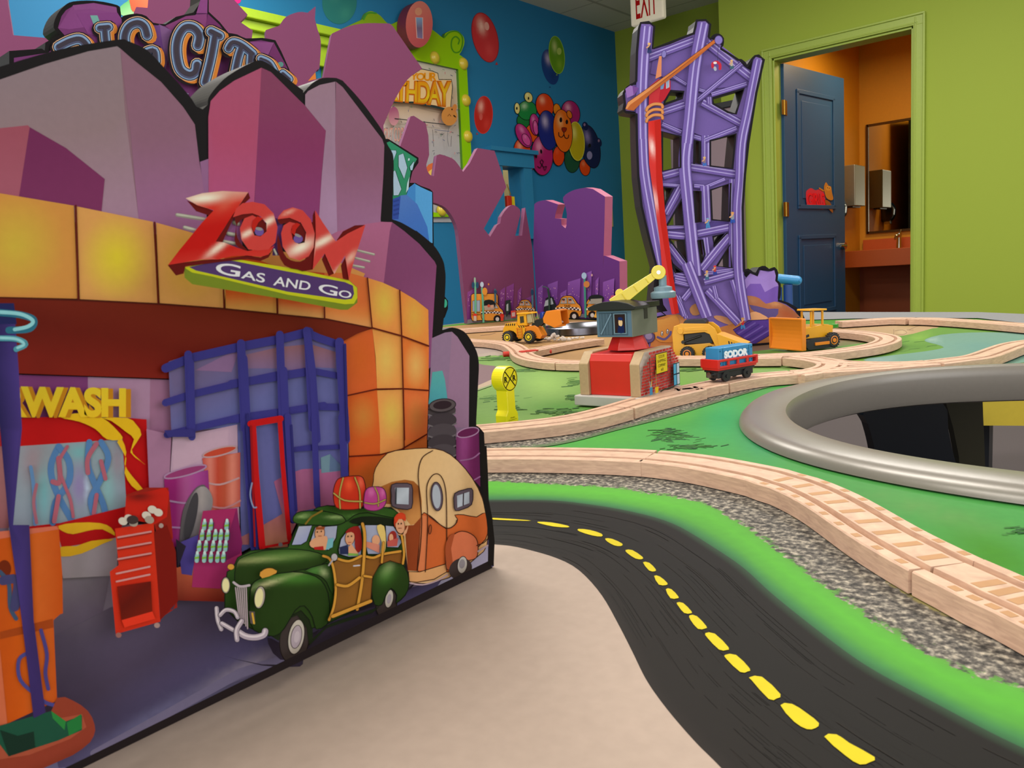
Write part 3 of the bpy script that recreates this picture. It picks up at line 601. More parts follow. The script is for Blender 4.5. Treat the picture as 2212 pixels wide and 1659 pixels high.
def far_city(A, side):
    r = random.Random(5 if side else 9); c0, c1 = ('#5c2c78', '#7c4c9c') if side else ('#5c2462', '#7a3c7a')
    L_ = [(700,1190,760,1470),(760,1250,830,1400),(960,1180,1000,1400),(1010,1150,1070,1400),(1100,1180,1130,1400),(1150,1250,1210,1350),(880,1220,930,1400)] if not side else [(1262,1160,1300,1420),(1340,1130,1420,1330),(1440,1200,1490,1330),(1500,1110,1600,1330),(1620,1050,1690,1400),(1720,1100,1745,1400),(1780,1110,1870,1350),(1880,1200,1915,1360)]
    for x0, y0, x1, y1 in L_:
        A.poly('i %d,%d %d,%d %d,%d %d,%d' % (x0, y0+30, x1, y0, x1-8, y1, x0-6, y1), Lin('i %d,%d %d,%d' % (x0, y0, x0, y1), [c1, c0]))
        for _ in range(10): px, py = r.uniform(x0+6, x1-8), r.uniform(y0+40, y0+150); A.line('i %f,%f %f,%f' % (px, py, px+1, py+6), 1.0, '#c89ab0', cap=False)
far_city(A, 0)
A.poly('i 695,1475 760,1462 900,1452 1090,1436 1236,1426 1236,1395 1000,1400 700,1440', '#6c6468')
def lamp(A, pts, top, c='#5c9c7c', heads=()):
    A.line(pts, 4, c)
    for (x, y, rx, ry, cc) in heads: A.ell('i', x, y, rx, ry, 0, cc)
K = '#1c1414'; TX = '#cc8230'
def taxi(A, x, y, s, w=150, flip=False, bus=False):
    def q(L_): return 'i ' + ' '.join('%f,%f' % (x + (-a if flip else a)*s, y + b_*s) for a, b_ in L_)
    A.poly(q([(0, 130), (0, 90), (10, 70), (25, 60), (45, 10), (80, -5), (130, 0), (165, 50), (w+30, 62), (w+45, 90), (w+40, 150), (w-60, 165), (20, 160)]), TX, 2, ol=(1.3, K))
    A.poly(q([(35, 55), (52, 15), (85, 8), (88, 55)]), '#9c9894', ol=(1, K)); A.poly(q([(96, 55), (96, 8), (125, 12), (152, 55)]), '#9c9894', ol=(1, K))
    for ex, ey in ((62, 35), (112, 36)): A.ell('i', x+(-ex if flip else ex)*s, y+ey*s, 11*s, 13*s, 0, '#c08468'); A.ell('i', x+(-ex if flip else ex)*s, y+(ey-10)*s, 12*s, 7*s, 0, '#4c2c20')
    for i in range(13):
        a0 = -2+i*14
        for j in range(2):
            if (i+j) % 2: A.poly(q([(a0, 76+j*11+abs(6-i)*1.5), (a0+12, 76+j*11+abs(6-i)*1.5), (a0+12, 86+j*11+abs(6-i)*1.5), (a0, 86+j*11+abs(6-i)*1.5)]), '#1c2038')
            else: A.poly(q([(a0, 76+j*11+abs(6-i)*1.5), (a0+12, 76+j*11+abs(6-i)*1.5), (a0+12, 86+j*11+abs(6-i)*1.5), (a0, 86+j*11+abs(6-i)*1.5)]), '#d0ccc4')
    A.poly(q([(62, 62), (112, 62), (110, 82), (66, 82)]), TX); 
    qq = [(x+(-b_ if flip else b_)*s, y+c*s) for b_, c in ((66, 64), (110, 64), (110, 80), (66, 80))]
    if flip: qq = [qq[1], qq[0], qq[3], qq[2]]
    A.text('TAXI', 'i ' + ' '.join('%f,%f' % p_ for p_ in qq), K, 0.03)
    for cx in (w-8,): A.ell('i', x+(-cx if flip else cx)*s, y+150*s, 34*s, 36*s, 0, K); A.ell('i', x+(-cx if flip else cx)*s, y+150*s, 16*s, 18*s, 0, '#b8b0ac')
    A.ell('i', x+(-(w+36) if flip else w+36)*s, y+100*s, 6*s, 9*s, 0, '#e8e0c0')
taxi(A, 1086, 1285, 0.77, 150)
A.poly('i 728,1420 728,1245 745,1232 930,1232 942,1250 945,1420 900,1440 740,1450', TX, ol=(1.4, K)); A.poly('i 740,1290 800,1285 800,1375 740,1375', '#8c98a8', ol=(1, K)); A.poly('i 815,1285 900,1285 900,1370 815,1375', '#9c9c98', ol=(1, K))
for y_ in (1385, 1400): A.line('i 735,%d 800,%d' % (y_, y_), 1.4, K)
taxi(A, 810, 1300, 0.9, 150)
A.ell('i', 870, 1320, 52, 40, 0, '#1c1c1c'); A.poly('i 830,1330 910,1320 915,1360 835,1365', '#a08878'); A.ell('i', 870, 1330, 12, 12, 0, '#b84c3c'); A.ell('i', 895, 1335, 10, 12, 0, '#c89070')
lamp(A, 'i 765,1440 762,1180 758,1110', 0, heads=((745, 1165, 12, 26, '#24405c'), (778, 1165, 12, 26, '#24405c'), (758, 1125, 7, 22, '#8c9c8c'))); lamp(A, 'i 828,1468 822,1290 815,1190', 0, heads=((815, 1160, 14, 22, '#a8b4c4'), (838, 1215, 20, 30, TX), (868, 1158, 6, 8, '#c87838')))
lamp(A, 'i 922,1300 920,1200', 0, c='#3c5c6c', heads=((922, 1218, 14, 12, '#24405c'),)); lamp(A, 'i 1218,1340 1216,1200', 0, c='#4c6c7c', heads=((1216, 1222, 12, 24, '#24405c'),))
for x_, y_ in ((760, 1410), (975, 1410)): A.ell('i', x_, y_, 16, 20, 0, '#c02c20'); A.line('i %d,%d %d,%d' % (x_, y_, x_, y_+40), 6, '#c83828' if x_ > 800 else '#b8a090', cap=False)
A.poly('i 1005,1290 1040,1280 1045,1360 1010,1420 1000,1360', '#28302c', ol=(1, K)); A.poly('i 1010,1320 1025,1310 1025,1370 1010,1370', '#9ca0a0'); A.poly('i 1045,1370 1085,1365 1085,1420 1048,1425', '#c03c38'); A.poly('i 1052,1385 1078,1380 1078,1412 1055,1415', '#b89c98')
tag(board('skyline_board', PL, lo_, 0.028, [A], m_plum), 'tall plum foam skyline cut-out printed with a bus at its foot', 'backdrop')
ro_ = ([(fbot[0]+1.5, fbot[1]), (ftop[0]+1.5, ftop[1])] + spline(Q('i 1232,520 1260,500 1310,488 1330,490'), False, 3) + Q('i 1422,522 1400,600 1395,633 1446,637 1448,685 1480,712 1488,690') + spline(Q('i 1492,600 1480,540 1462,465 1540,410 1640,388'), False, 3)
       + Q('i 1700,400 1795,460 1790,700 1780,1030 1786,930 1800,932 1910,975 1912,1200 1918,1470') + Q('_ 1338,698 1281,692'))
A = Art(PR, 6e-5); A.poly(ro_, Lin('_ 1200,430 1250,700', ['#603474', '#5c3074', '#582c6c']), step=30); far_city(A, 1)
A.poly('i 1256,1428 1300,1420 1500,1418 1720,1425 1915,1460 1915,1440 1700,1395 1300,1390 1256,1400', '#60606c')
A.poly('i 1340,1300 1310,1345 1305,1400 1395,1400 1410,1340 1380,1262 1350,1255 1320,1275', '#20262c', ol=(1, K)); A.poly('i 1320,1290 1370,1265 1385,1315 1310,1335', '#9ca4ac')
taxi(A, 1400, 1255, 1.05, 150); taxi(A, 1800, 1262, 0.95, 120, True)
A.ell('i', 1725, 1270, 62, 30, 0, '#1c2022'); A.poly('i 1680,1275 1770,1270 1770,1310 1680,1315', '#8c8880'); lamp(A, 'i 1352,1400 1350,1260 1340,1190', 0, c='#2c4038'); A.line('i 1340,1190 1310,1175 1295,1180', 2, '#4c5c64', 3)
lamp(A, 'i 1640,1420 1636,1260 1632,1120', 0, c='#3c8474', heads=((1628, 1090, 20, 26, '#98b0cc'), (1648, 1158, 24, 26, '#b87440'), (1690, 1085, 7, 10, '#b88c90'))); A.poly('i 1830,1285 1845,1248 1875,1245 1890,1270 1880,1300', '#b04c5c'); A.poly('i 1705,1420 1722,1380 1730,1425', '#d8a040'); 
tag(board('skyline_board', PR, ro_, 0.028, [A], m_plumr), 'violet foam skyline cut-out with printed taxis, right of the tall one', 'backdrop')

# ------------------------------------------------------------------ BIG CITY board
PC1 = Plane((-0.62, 0, 0), (1, 0, 0)); PC1.zmin = T + 0.0006
co = (Q('_ 20,1150 20,110 90,105 a 305,345 310,290') + spline(Q('a 410,235 365,185 390,100 440,40 500,10 650,5 800,35 822,70 828,120'), False, 3) + spline(Q('a 850,105 930,92 1000,110 1045,155 1130,165'), False, 2)
      + Q('a 1200,115 1320,85 1380,0 1384,-60 1425,-60 1425,80 1500,150') + spline(Q('a 1560,225 1620,235 1680,262 1790,258 1880,275'), False, 2) + spline(Q('a 1920,350 1960,440 1995,520 2012,570'), False, 3) + Q('_ 640,240 640,1050'))
A = Art(PC1, 5e-5)
A.poly('_ 30,760 30,125 a 330,360 440,240 395,190 420,110 450,70 500,40 640,30 790,55 800,110 880,230 1050,170 1140,180 1330,105 1415,20 1415,100 1560,250 1700,285 1780,275 1860,290 1940,440 1985,560 _ 630,240 630,760', '#6c3266')
A.poly('a 400,190 460,90 500,35 640,20 790,48 805,130 620,180 470,200', Lin('a 450,60 600,180', ['#7a3c74', '#80407c'])); A.poly('a 495,38 640,25 795,50 800,90 620,62 510,70', '#82447c'); A.poly('a 520,90 800,85 830,130 840,300 600,230', '#7c3c78'); A.poly('a 615,105 665,105 690,170 640,170', '#6c9c98')
A.poly('a 1130,175 1270,110 1410,95 1415,190 1300,260 1200,240', '#803c70'); A.poly('a 1085,165 1200,220 1130,470 1110,420', '#7c5484'); A.poly('a 1040,180 1090,170 1130,440 1100,430 1020,300', '#6c4080'); A.poly('a 1420,95 1500,170 1560,260 1500,300 1400,200', '#6c2c60')
A.poly('a 1700,285 1870,290 1820,400 1740,340', '#84447c'); A.poly('a 1870,292 1960,460 1990,560 1850,420 1825,400', '#6c2c60'); A.ell('a', 1915, 440, 20, 18, 0, '#5c8c88'); A.poly('a 1200,600 1290,640 1260,660', '#9c8cb0')
A.poly('a 1380,-40 1418,-40 1415,90 1340,90', '#84407c')
def letter(*strokes, w=24):
    for c, dw, dx, dy in (('#1c1218', 15, 0.5, 3), ('#c8742c', 6, 6.5, 4), ('#d8a884', 5, 0, 0), ('#161c34', 1.6, 0, 0), ('#7c94b8', -2, 0, 0), ('#4c4c68', -9, 0, 1), ('#3c3440', -14, 0, -1)):
        for st in strokes: A.line(A.shift(st, dx, dy), w+dw, c, 5)
letter('a 400,320 480,280 550,270 595,330 560,420', w=23); letter('a 680,190 740,185', 'a 715,195 720,260 730,320', w=21); letter('a 1005,240 985,180 940,155 880,180 850,250 860,340', 'a 1000,360 1050,350 1060,420', w=23)
letter('a 1350,310 1360,240 1320,190 1260,190 1215,260 1205,360 1230,470 1290,510 1335,490 1345,440', w=24); letter('a 1440,215 1500,245', 'a 1470,235 1440,400 1400,560', w=22); letter('a 1560,330 1590,290 1650,310 1725,370', 'a 1650,320 1625,400 1600,520', 'a 1715,370 1710,440', w=21)
letter('a 1780,400 1840,430 1880,500', 'a 1930,500 1975,540', w=17)
m_blk2 = mat('black_outline_edge', '#1a1414', 0.5)
tag(board('city_sign_board', PC1, co, 0.02, [A], m_blk2), 'purple BIG CITY sign board behind the gas station board', 'play board')
# ------------------------------------------------------------------ teal and blue shop board
PC2 = Plane((-0.75, 0, 0), (1, 0, 0)); PC2.zmin = T + 0.0006; 
so = Q('_ 700,960 700,330 830,300 i 70,0 310,150 310,190 262,260 240,350') + spline(Q('i 285,350 330,375 400,400 425,425'), False, 2) + Q('i 432,860 515,1250 545,1290 545,1350 520,1420 500,1440') + Q('_ 940,960')
A = Art(PC2, 5e-5); A.poly('_ 710,800 710,350 830,310 i 80,20 298,160 250,250 215,445 180,560 _ 860,700', '#2c8060'); A.poly('i 75,90 130,90 135,110 100,200', '#9cb4cc', ol=(1, '#14382c')); A.poly('i 150,130 190,115 222,230 195,320 150,220', '#a0b4cc', ol=(1, '#14382c')); A.poly('i 105,260 125,250 175,400 150,450 110,450', '#a0b4cc', ol=(1, '#14382c'))
A.poly('i 228,155 240,155 238,172 225,175', '#b0c4d0'); A.poly('i 240,220 270,180 278,185 262,250 245,250', '#9cb8cc', ol=(1, '#14382c')); A.poly('i 238,300 220,350 210,430 230,400', '#a8c0cc')
A.poly('i 232,390 282,352 285,365 285,760 220,560 215,445', '#3c7cc0'); A.poly('i 285,360 330,385 418,425 422,830 380,820 285,560', '#5094d0'); A.poly('i 170,450 215,445 300,520 380,700 400,850 100,640 105,500', Lin('i 170,450 380,800', ['#4c70b8', '#4068b8', '#3868b8'])); A.poly('i 105,480 168,455 150,640 100,640', '#30489c')
for y_ in (500, 535, 570, 605): A.line('i 110,%d 155,%d' % (y_, y_-14), 4, '#283c88', cap=False)
A.ell('i', 520, 1310, 18, 34, 0, '#3ca088')
tag(board('shop_board', PC2, so, 0.02, [A], m_blk2), 'teal and blue printed shop board showing past the gas station board', 'play board')

# ------------------------------------------------------------------ construction tower board
PT_ = line_plane('_ 1400,765', '_ 1740,735'); PT_.zmin = T + 0.0006
K = '#17131a'; PU, PM, LT, DK = '#765fa6', '#6a549c', '#a494d0', '#483872'
to = (Q('j 335,225 355,165 450,152 515,205 495,470 700,400 985,290 1010,200') + Q('j 1020,135 1130,130 1185,180 1165,330') + spline(Q('j 1190,355 1230,315 1290,305 1335,350 1330,430'), False, 2) + Q('j 1310,470 1520,605') + spline(Q('j 1555,608 1600,645 1620,690'), False, 2)
      + Q('j 1690,590 1720,560 1760,552 1825,600 1735,1000 1640,1600 k 1600,420 1572,820 1580,1250 1590,1560') + spline(Q('l 1270,380 1310,365 1350,395 1390,400 1420,350 1470,340 1510,370 1560,350 1588,400 1580,470 1610,500 1612,600 1600,660'), False, 2)
      + spline(Q('l 1690,690 1760,730 1820,785 1850,870'), False, 2) + Q('_ 1740,736 1627,745 1500,757 1395,766 1385,720 1400,690 l 520,800 400,700 k 545,1530 440,1130 365,800 325,450 308,0 j 305,1250') + spline(Q('j 180,1230 150,1190 165,1110 150,1010 200,930 270,890'), False, 2) + Q('j 300,860 310,500'))
holes = ['j 640,1100 715,975 870,985 850,1060 625,1140', 'j 1215,1060 1590,950 1490,1250 1395,1230 1220,1130', 'j 610,1460 830,1520 k 830,340 610,385', 'k 1000,20 1060,30 1060,300 992,300', 'k 1185,20 1490,-60 1450,355 1185,325',
         'k 625,580 740,590 640,800', 'k 845,720 855,1030 665,1040', 'k 992,620 1070,625 1075,990 1015,1000', 'k 1190,610 1430,530 1415,985 1205,965', 'k 690,1195 870,1210 905,1480', 'k 1040,1210 1090,1205 1120,1380 1080,1480', 'k 1220,1170 1390,1120 1225,1290', 'k 1425,1260 1440,1540 1265,1520', 'k 710,1440 760,1520 850,1590 770,1600']
A = Art(PT_, 6e-5, 1e-4)
oi = [p for p in Q('j 325,230 360,175 500,180 505,480 700,420 940,320 1000,300 1035,140 1150,140 1175,190 1160,350 1240,370 1480,560 1600,690 1680,740 1720,565 1800,590 1715,1000 1620,1600 k 1580,420 1552,820 1560,1250 1570,1600 l 1290,440 1330,400 1400,430 1420,370 1500,380 1560,380 1600,520 1590,640 1750,750 1830,870 _ 1720,736 1627,744 1500,755 1402,763 1400,700 l 420,780 540,760 500,700 k 560,1530 440,1130 370,800 330,450 315,0 j 315,1230 170,1210 180,1130 165,1000 250,905 315,900 325,500')]
H2 = [Q(h) for h in holes]
A.poly(oi, PU, holes=H2)
# board ink around the openings
for h in H2: A.line(h+[h[0]], 5, K)
# ground scenery of the board
A.poly('l 1270,470 1330,400 1400,430 1430,370 1500,390 1560,370 1600,520 1590,660 1400,690 1250,640', '#9a7cc8'); A.poly('l 1280,560 1330,500 1430,500 1470,580 1560,530 1600,520 1590,680 1400,720 1270,650', '#7454ac')
A.poly('l 1280,640 1340,615 1420,640 1480,690 1560,670 1640,690 1750,760 1820,870 1560,870 1300,830', Glow('#a86848', 'l', [(1340, 650, 60, 30, 20, '#b47c5c', .9), (1570, 690, 70, 25, 15, '#d89c6c', .9), (1680, 800, 110, 60, 30, '#a8502c', .8)]), 2, step=7)
A.poly('l 1320,700 1500,740 1600,740 1560,830 1400,790', '#5c4c80', 2); A.poly('l 1315,790 1380,765 1460,800 1500,830 1440,850 1330,850', '#d89c70', 2); A.poly('l 980,810 1050,805 1180,850 1220,900 1150,900 1020,850', '#c88c68', 2); A.poly('l 750,740 800,690 860,720 850,790 780,800', '#b88058', 2)
A.poly('l 420,830 500,800 640,790 720,830 730,1000 1100,900 1170,880 1300,860 1560,860 1830,872 _ 1720,736 1627,744 1500,755 1402,763', Glow('#c07844', 'l', [(600, 850, 100, 50, 0, '#d8a070', .8), (1700, 900, 200, 50, 0, '#a4602c', .6), (1450, 1060, 200, 50, 0, '#8c6038', .8)]), step=8)
A.poly('l 1165,940 1320,850 1560,840 1590,860 1570,960 1370,1085 1200,980', '#54388c', ol=(1.4, '#2c1c50'))
for k in range(7): A.line('l %d,%d %d,%d' % (1190+k*28, 955+k*20, 1340+k*36, 858+k*16), 3.2, '#6c54a4' if k % 2 else '#44307c')
A.ell('l', 355, 1010, 62, 55, 0, '#5c4c78', ol=(1.2, '#2c2040')); A.ell('l', 360, 1000, 34, 32, 0, '#8c7ca0')
A.poly('l 420,860 500,840 620,800 660,900 620,1040 520,1060 430,1030', Lin('l 450,850 600,1030', ['#cc9048', '#c07434']), 2); A.line('l 445,1010 510,1030 560,990 570,960', 5, '#5c5080', 4); A.ell('l', 487, 975, 10, 22, 0, '#d8d0c8', ol=(1, '#403048')); A.ell('l', 540, 955, 10, 22, 0, '#d8d0c8', ol=(1, '#403048')); A.ell('l', 489, 980, 4, 8, 0, '#303048'); A.ell('l', 541, 960, 4, 8, 0, '#303048')
def beam(pts, w, lt=True, c=PM):
    P = Q(pts); P = spline(P, False, 4) if len(P) > 2 else P
    A.line(P, w+2.4, DK, cap=False); A.line(P, w, c, cap=False)
    def off(d):
        o = []
        for i in range(len(P)):
            a_, b_ = P[max(i-1, 0)], P[min(i+1, len(P)-1)]; L_ = math.dist(a_, b_) or 1; o.append((P[i][0]+(b_[1]-a_[1])/L_*d, P[i][1]-(b_[0]-a_[0])/L_*d))
        return o
    if lt: A.line(off(w*0.34), max(1.4, w*0.16), LT, cap=False); A.line(off(-w*0.12), max(1.4, w*0.14), LT, cap=False)
# decks
for pts, c in (('j 500,590 900,440 1000,450 1240,470 1680,860 1620,900 1080,970 900,880 470,770', '#6a5498'), ('j 620,1260 870,1200 1080,1200 1560,1400 1130,1530 1000,1480 620,1360', '#6a5498'), ('k 620,540 830,490 990,500 1290,480 1500,470 1130,560 990,560 620,560', '#62508e'), ('k 665,1060 870,1030 1020,1020 1200,985 1420,990 1470,1010 1030,1100 1000,1090', '#56448a')):
    A.poly(pts, c)
for pts, w in (('j 740,800 900,900', 7), ('j 1050,960 1180,1000', 7), ('j 610,1370 840,1470', 9), ('j 990,1520 1120,1560', 9), ('k 1130,-40 1130,320', 17), ('j 1120,1570 1500,1420', 10), ('j 1090,1110 1580,1380', 15), ('j 1200,1020 1620,890', 9), ('j 1170,1050 1175,1130', 10), ('j 420,590 990,375', 16), ('j 1150,400 1690,830', 18),
               ('j 610,1230 880,1140', 14), ('j 960,1150 1560,650', 9), ('k 620,440 840,380', 16), ('k 930,330 1500,420', 16), ('k 620,545 830,560', 6), ('k 990,560 1110,570', 8), ('k 1120,580 1360,480', 7), ('k 1120,560 1140,990', 19), ('k 655,900 830,580', 13), ('k 665,1060 870,1050', 7), ('k 680,1140 880,1160', 15),
               ('k 1030,1130 1470,1040', 15), ('k 700,1270 950,1600', 15), ('k 1120,1180 1150,1440', 14), ('k 1080,1560 1410,1150', 17), ('k 1450,480 1450,1600', 14), ('k 1120,1610 1500,1560', 9), ('k 750,1620 930,1650', 10), ('l 610,440 760,470', 12), ('l 610,480 770,520', 8), ('l 890,480 1190,400', 14),
               ('l 690,650 780,540', 12), ('l 920,560 1220,880', 16), ('l 980,520 1010,640', 9), ('l 1170,460 1290,850', 17), ('l 640,620 720,830', 9)):
    beam(pts, w)
beam('j 1500,980 1460,1400 k 1500,300', 15) if False else None
beam('j 1760,600 1640,1200 1560,1600 k 1540,500 1515,820 1520,1250 1530,1640 l 1290,850', 20)
beam('j 1100,160 1000,700 940,1300 900,1659', 24); beam('j 900,1600 k 880,300 920,750 1010,1640', 25); beam('l 720,300 820,560 920,820', 23)
beam('j 420,200 385,600 365,1100 370,1600', 24); beam('k 375,0 400,420 500,1000 600,1560', 22); beam('l 580,560 660,700 700,810', 9)
for h in H2: A.line(h+[h[0]], 4.2, K)
A.line(to+[to[0]], 5, K)
# crane on the board
A.poly('j 575,560 605,560 600,800 530,830 550,700', '#c87c58'); A.ell('j', 632, 535, 28, 44, 8, '#7c70b0', ol=(1, DK))
A.poly('j 460,920 570,830 600,900 600,1130 450,1150', '#b42c34'); A.poly('j 570,1080 600,880 680,800 710,860 710,960 640,1080 590,1120', '#a81c2c'); A.poly('j 590,900 625,840 645,850 625,950 590,960', '#6c84b0'); A.poly('j 655,830 695,830 695,930 660,950', '#8c9cb8', ol=(1, '#d8a8a8'))
A.poly('j 445,1340 595,1310 600,1600 k 600,500 660,1000 700,1300 745,1659 l 620,790 580,790 500,400 k 620,1659 580,1200 510,700 455,300 445,0', Glow(Lin('k 450,300 620,270', ['#c03030', '#c82c28', '#c02018']), 'k', [(490, 100, 34, 110, -10, '#e8c8c8', 1.0), (530, 730, 34, 130, -10, '#e0b0b0', 1.0)]), step=5)
A.poly('j 520,1340 595,1312 600,1600 k 608,400 655,1000 745,1659 l 650,780 610,790 k 690,1659 590,1000 540,500 530,0', '#b01c14')
for y_ in (1160, 1225, 1290): A.line('j 425,%d 440,%d 510,%d 600,%d 615,%d' % (y_+50, y_+15, y_-25, y_-20, y_+15), 7, '#8c4420', 4); A.line('j 425,%d 440,%d 510,%d 600,%d 615,%d' % (y_+48, y_+12, y_-28, y_-23, y_+12), 5.4, '#c8824c', 4)
A.poly('j 170,950 230,910 330,940 280,1020 190,1060', '#8c64a8'); A.poly('j 255,915 330,940 270,1030', '#6c4088')
A.poly('j 170,1190 200,1110 700,760 1240,355 1250,400 960,600 480,960 270,1210', Lin('j 600,800 680,880', ['#cc8450', '#b8602c']), ol=(1, '#5c2c14')); A.poly('j 185,1200 230,1140 700,800 960,600 1240,400 960,640 480,1000 270,1210', '#a8582a')
A.ell('j', 1285, 368, 46, 52, 0, '#7c6cb0', ol=(1.2, DK)); A.line('j 1280,430 1270,620', 1, '#3c3458'); A.line('j 1215,690 1215,650 1260,630 1300,660 1300,710', 6, '#b42438', 4); A.line('j 1235,640 1250,640', 5, '#d8ccd0'); A.line('j 1240,700 1245,720', 6, '#a0a4b4')
def worker(cr, x, y, s, hat, shirt, leg):
    A.line('%s %f,%f %f,%f' % (cr, x-6*s, y+38*s, x-10*s, y+75*s), 4.2*s, leg); A.line('%s %f,%f %f,%f' % (cr, x+6*s, y+38*s, x+16*s, y+72*s), 4.2*s, leg); A.line('%s %f,%f %f,%f' % (cr, x, y+8*s, x, y+34*s), 6*s, shirt)
    A.ell(cr, x, y-8*s, 13*s, 15*s, 0, '#c89470'); A.ell(cr, x, y-18*s, 17*s, 10*s, 0, hat); A.line('%s %f,%f %f,%f' % (cr, x-4*s, y+12*s, x-26*s, y+26*s), 2.4*s, '#c89470')
worker('j', 455, 430, 1.1, '#d8a868', '#2c2c4c', '#2c3464'); worker('j', 1440, 630, 1.0, '#d0a878', '#b0a098', '#3c5c6c'); worker('k', 1115, 240, 1.0, '#c8a468', '#806878', '#3c64b0'); worker('k', 1155, 975, 1.1, '#7090b4', '#4c80b0', '#4078b0'); worker('k', 1450, 905, 1.2, '#c88c50', '#7c8498', '#2c4ca0')
worker('k', 1240, 1540, 1.0, '#c83838', '#a83c40', '#2c3c90'); worker('k', 1145, 1600, 1.0, '#c89058', '#98a0a8', '#3c6080'); worker('l', 1258, 850, 1.0, '#b48454', '#b02c30', '#3c78b0')
m_blk3 = mat('tower_board_edge', '#221e1e', 0.45, noise=0.2)
tag(board('tower_board', PT_, to, 0.034, [A], m_blk3, holes=H2, ink='#17131a'), 'purple girder tower cut-out with a printed red crane standing on table', 'play board')
# ------------------------------------------------------------------ gas station board in front
PZ = Plane((-0.29, 0, T), (1, 0, 0)); PZ.zmin = T + 0.0006
BLK = '#15100f'
zo = (Q('_ -260,1872 174,1660 640,1432 1067,1227 e 2100,850 2085,700 2060,570 2055,400 2045,200 2040,110 2010,75 1985,60 f 1950,1545 1950,1500')
      + spline(Q('f 1965,1200 1970,1050 1950,950 1890,840 1840,790 1760,765 1680,785'), False, 4)
      + spline(Q('f 1690,700 1705,400 1700,300 1680,220 1610,110 1480,0 i 300,740 180,670 100,640'), False, 4)
      + spline(Q('i 113,220 105,120 60,40 g 1000,1250 800,970 620,770'), False, 4) + spline(Q('g 560,745 430,745 330,795 250,880'), False, 3)
      + Q('_ 655,200') + spline(Q('a 2070,618 2000,565 1900,485 1790,413 1700,435 1560,515 1480,590 1425,665 1418,715'), False, 3)
      + Q('_ 438,236') + spline(Q('_ 424,230 405,202 348,139 316,107 275,88 260,85 190,95 120,109 0,144 -120,186 -260,240'), False, 3))
A = Art(PZ, 2.6e-5)
# hills
A.poly('_ 200,130 255,112 330,180 420,290 440,500 250,500', '#85606f')
A.poly('_ -260,258 -120,208 0,172 95,139 190,111 253,100 260,105 270,240 299,468 300,500 -260,420', Lin('_ 100,110 150,480', ['#86707a', '#8c7078', '#9e7890']))
A.poly('a 820,330 900,400 1100,560 1250,730 1330,850 1360,1100 1395,1290 1420,1600 945,1600 945,1480 890,900', Lin('a 900,400 1100,1500', ['#855c70', '#865a70', '#95618a']))
A.poly('a 1365,1105 1425,1083 1428,1420 1395,1500 1390,1290', '#8b5c84')
A.poly('_ -260,310 a 0,875 190,855 203,868 130,1350 _ -260,380', Lin('_ 20,280 20,400', ['#96485a', '#9c5064']))
A.poly('a 203,868 450,1010 715,1222 693,1445 130,1340', Lin('a 300,900 400,1400', ['#6c2450', '#752c58']))
A.poly('a 1422,800 1438,690 1500,620 1600,550 1785,462 1735,1400 1425,1500', Lin('a 1600,550 1600,1350', ['#a34a6a', '#a84668', '#a84e78']))
A.poly('a 1785,462 1850,492 2050,690 _ 657,226 g 460,1250 420,1659 _ 690,480 a 1730,1520', Lin('a 1900,600 1900,1450', ['#7f3a5a', '#80305c', '#84386c']))
A.poly('g 262,905 290,870 400,812 550,780 555,1659 _ 729,455 729,520 686,520 g 422,1659 460,1250 262,1010', Lin('_ 690,190 700,470', ['#957286', '#96718c', '#a780a4']))
A.poly('g 555,780 620,832 1000,1332 1018,1390 1010,1659 i 8,640 _ 823,482 729,520 724,300', Lin('_ 780,250 780,480', ['#885a72', '#885670', '#97648a']))
A.poly('_ 690,520 729,500 788,484 824,479 847,480 842,500 829,612 860,660 700,600', Lin('_ 740,490 840,600', ['#a85f84', '#a65a80']))
A.poly('_ 847,480 873,499 906,527 939,565 943,574 939,636 934,722 932,790 924,800 905,690 829,612 842,500', Lin('_ 850,490 930,700', ['#7d4068', '#7e3e68', '#8a4876']))
A.poly('f 1595,850 1700,805 1755,798 1800,840 1895,990 1890,1560 1900,1659 1560,1659', '#8d6e8c')
A.poly('f 1755,798 1800,840 1895,990 1890,1560 1720,1560 1720,1330', '#96708e')
A.poly('f 1600,1120 1680,1108 1700,1180 1722,1345 1568,1375', Lin('f 1640,1120 1640,1350', ['#55a0a0', '#4c9aa6']))
# back wall under the canopy
A.poly('c -800,30 150,30 150,1120 -800,1120', '#a4686c'); A.poly('c -800,1100 1000,1050 1240,1400 1240,1700 -800,1700', '#85768a')
A.poly('c 120,30 600,45 600,420 100,420', '#7f3a72'); A.poly('c 600,45 1030,60 1030,850 600,850', '#aa7e9e')
A.poly('c 1025,60 1180,65 1180,820 1015,850', '#9c6888'); A.poly('c 1180,380 1620,330 1620,840 1150,870', '#b08aa2')
A.poly('c 1560,380 1625,370 1625,560 1560,560', '#a87898')
# forecourt
A.poly('_ -260,1200 130,1200 c 800,1120 700,1659 _ 470,1330 560,1380 640,1436 174,1659 -260,1872', Lin('_ 300,1200 360,1620', ['#948490', '#6a5a70', '#4c4058', '#56506a', '#6c688a']))
A.poly('c 780,1130 1500,1130 e 700,1300 1000,1400 1300,1150 _ 900,1180 1066,1165 1067,1224 d 2212,840 1400,1150 520,1655 400,1659 300,1200 360,760 760,560 1200,540', Glow(Lin('d 900,600 1250,1150', ['#574a62', '#4a3e54', '#50486a']), 'd', [(560, 300, 220, 330, 12, '#a8969c', 0.95), (1650, 990, 420, 60, -28, '#9a8ea0', 0.8), (1000, 1330, 500, 55, -31, '#6f6c90', 0.8)]), step=16)
A.line('d 640,1560 1100,1310 1640,1010 1950,915', 16, '#786f8c', w2=22)
A.poly('e 860,1570 1060,1420 1500,1180 2060,1010 2065,880 1900,800 1400,1100', Lin('e 1400,1200 1500,1320', ['#6a5a78', '#a69aae']))
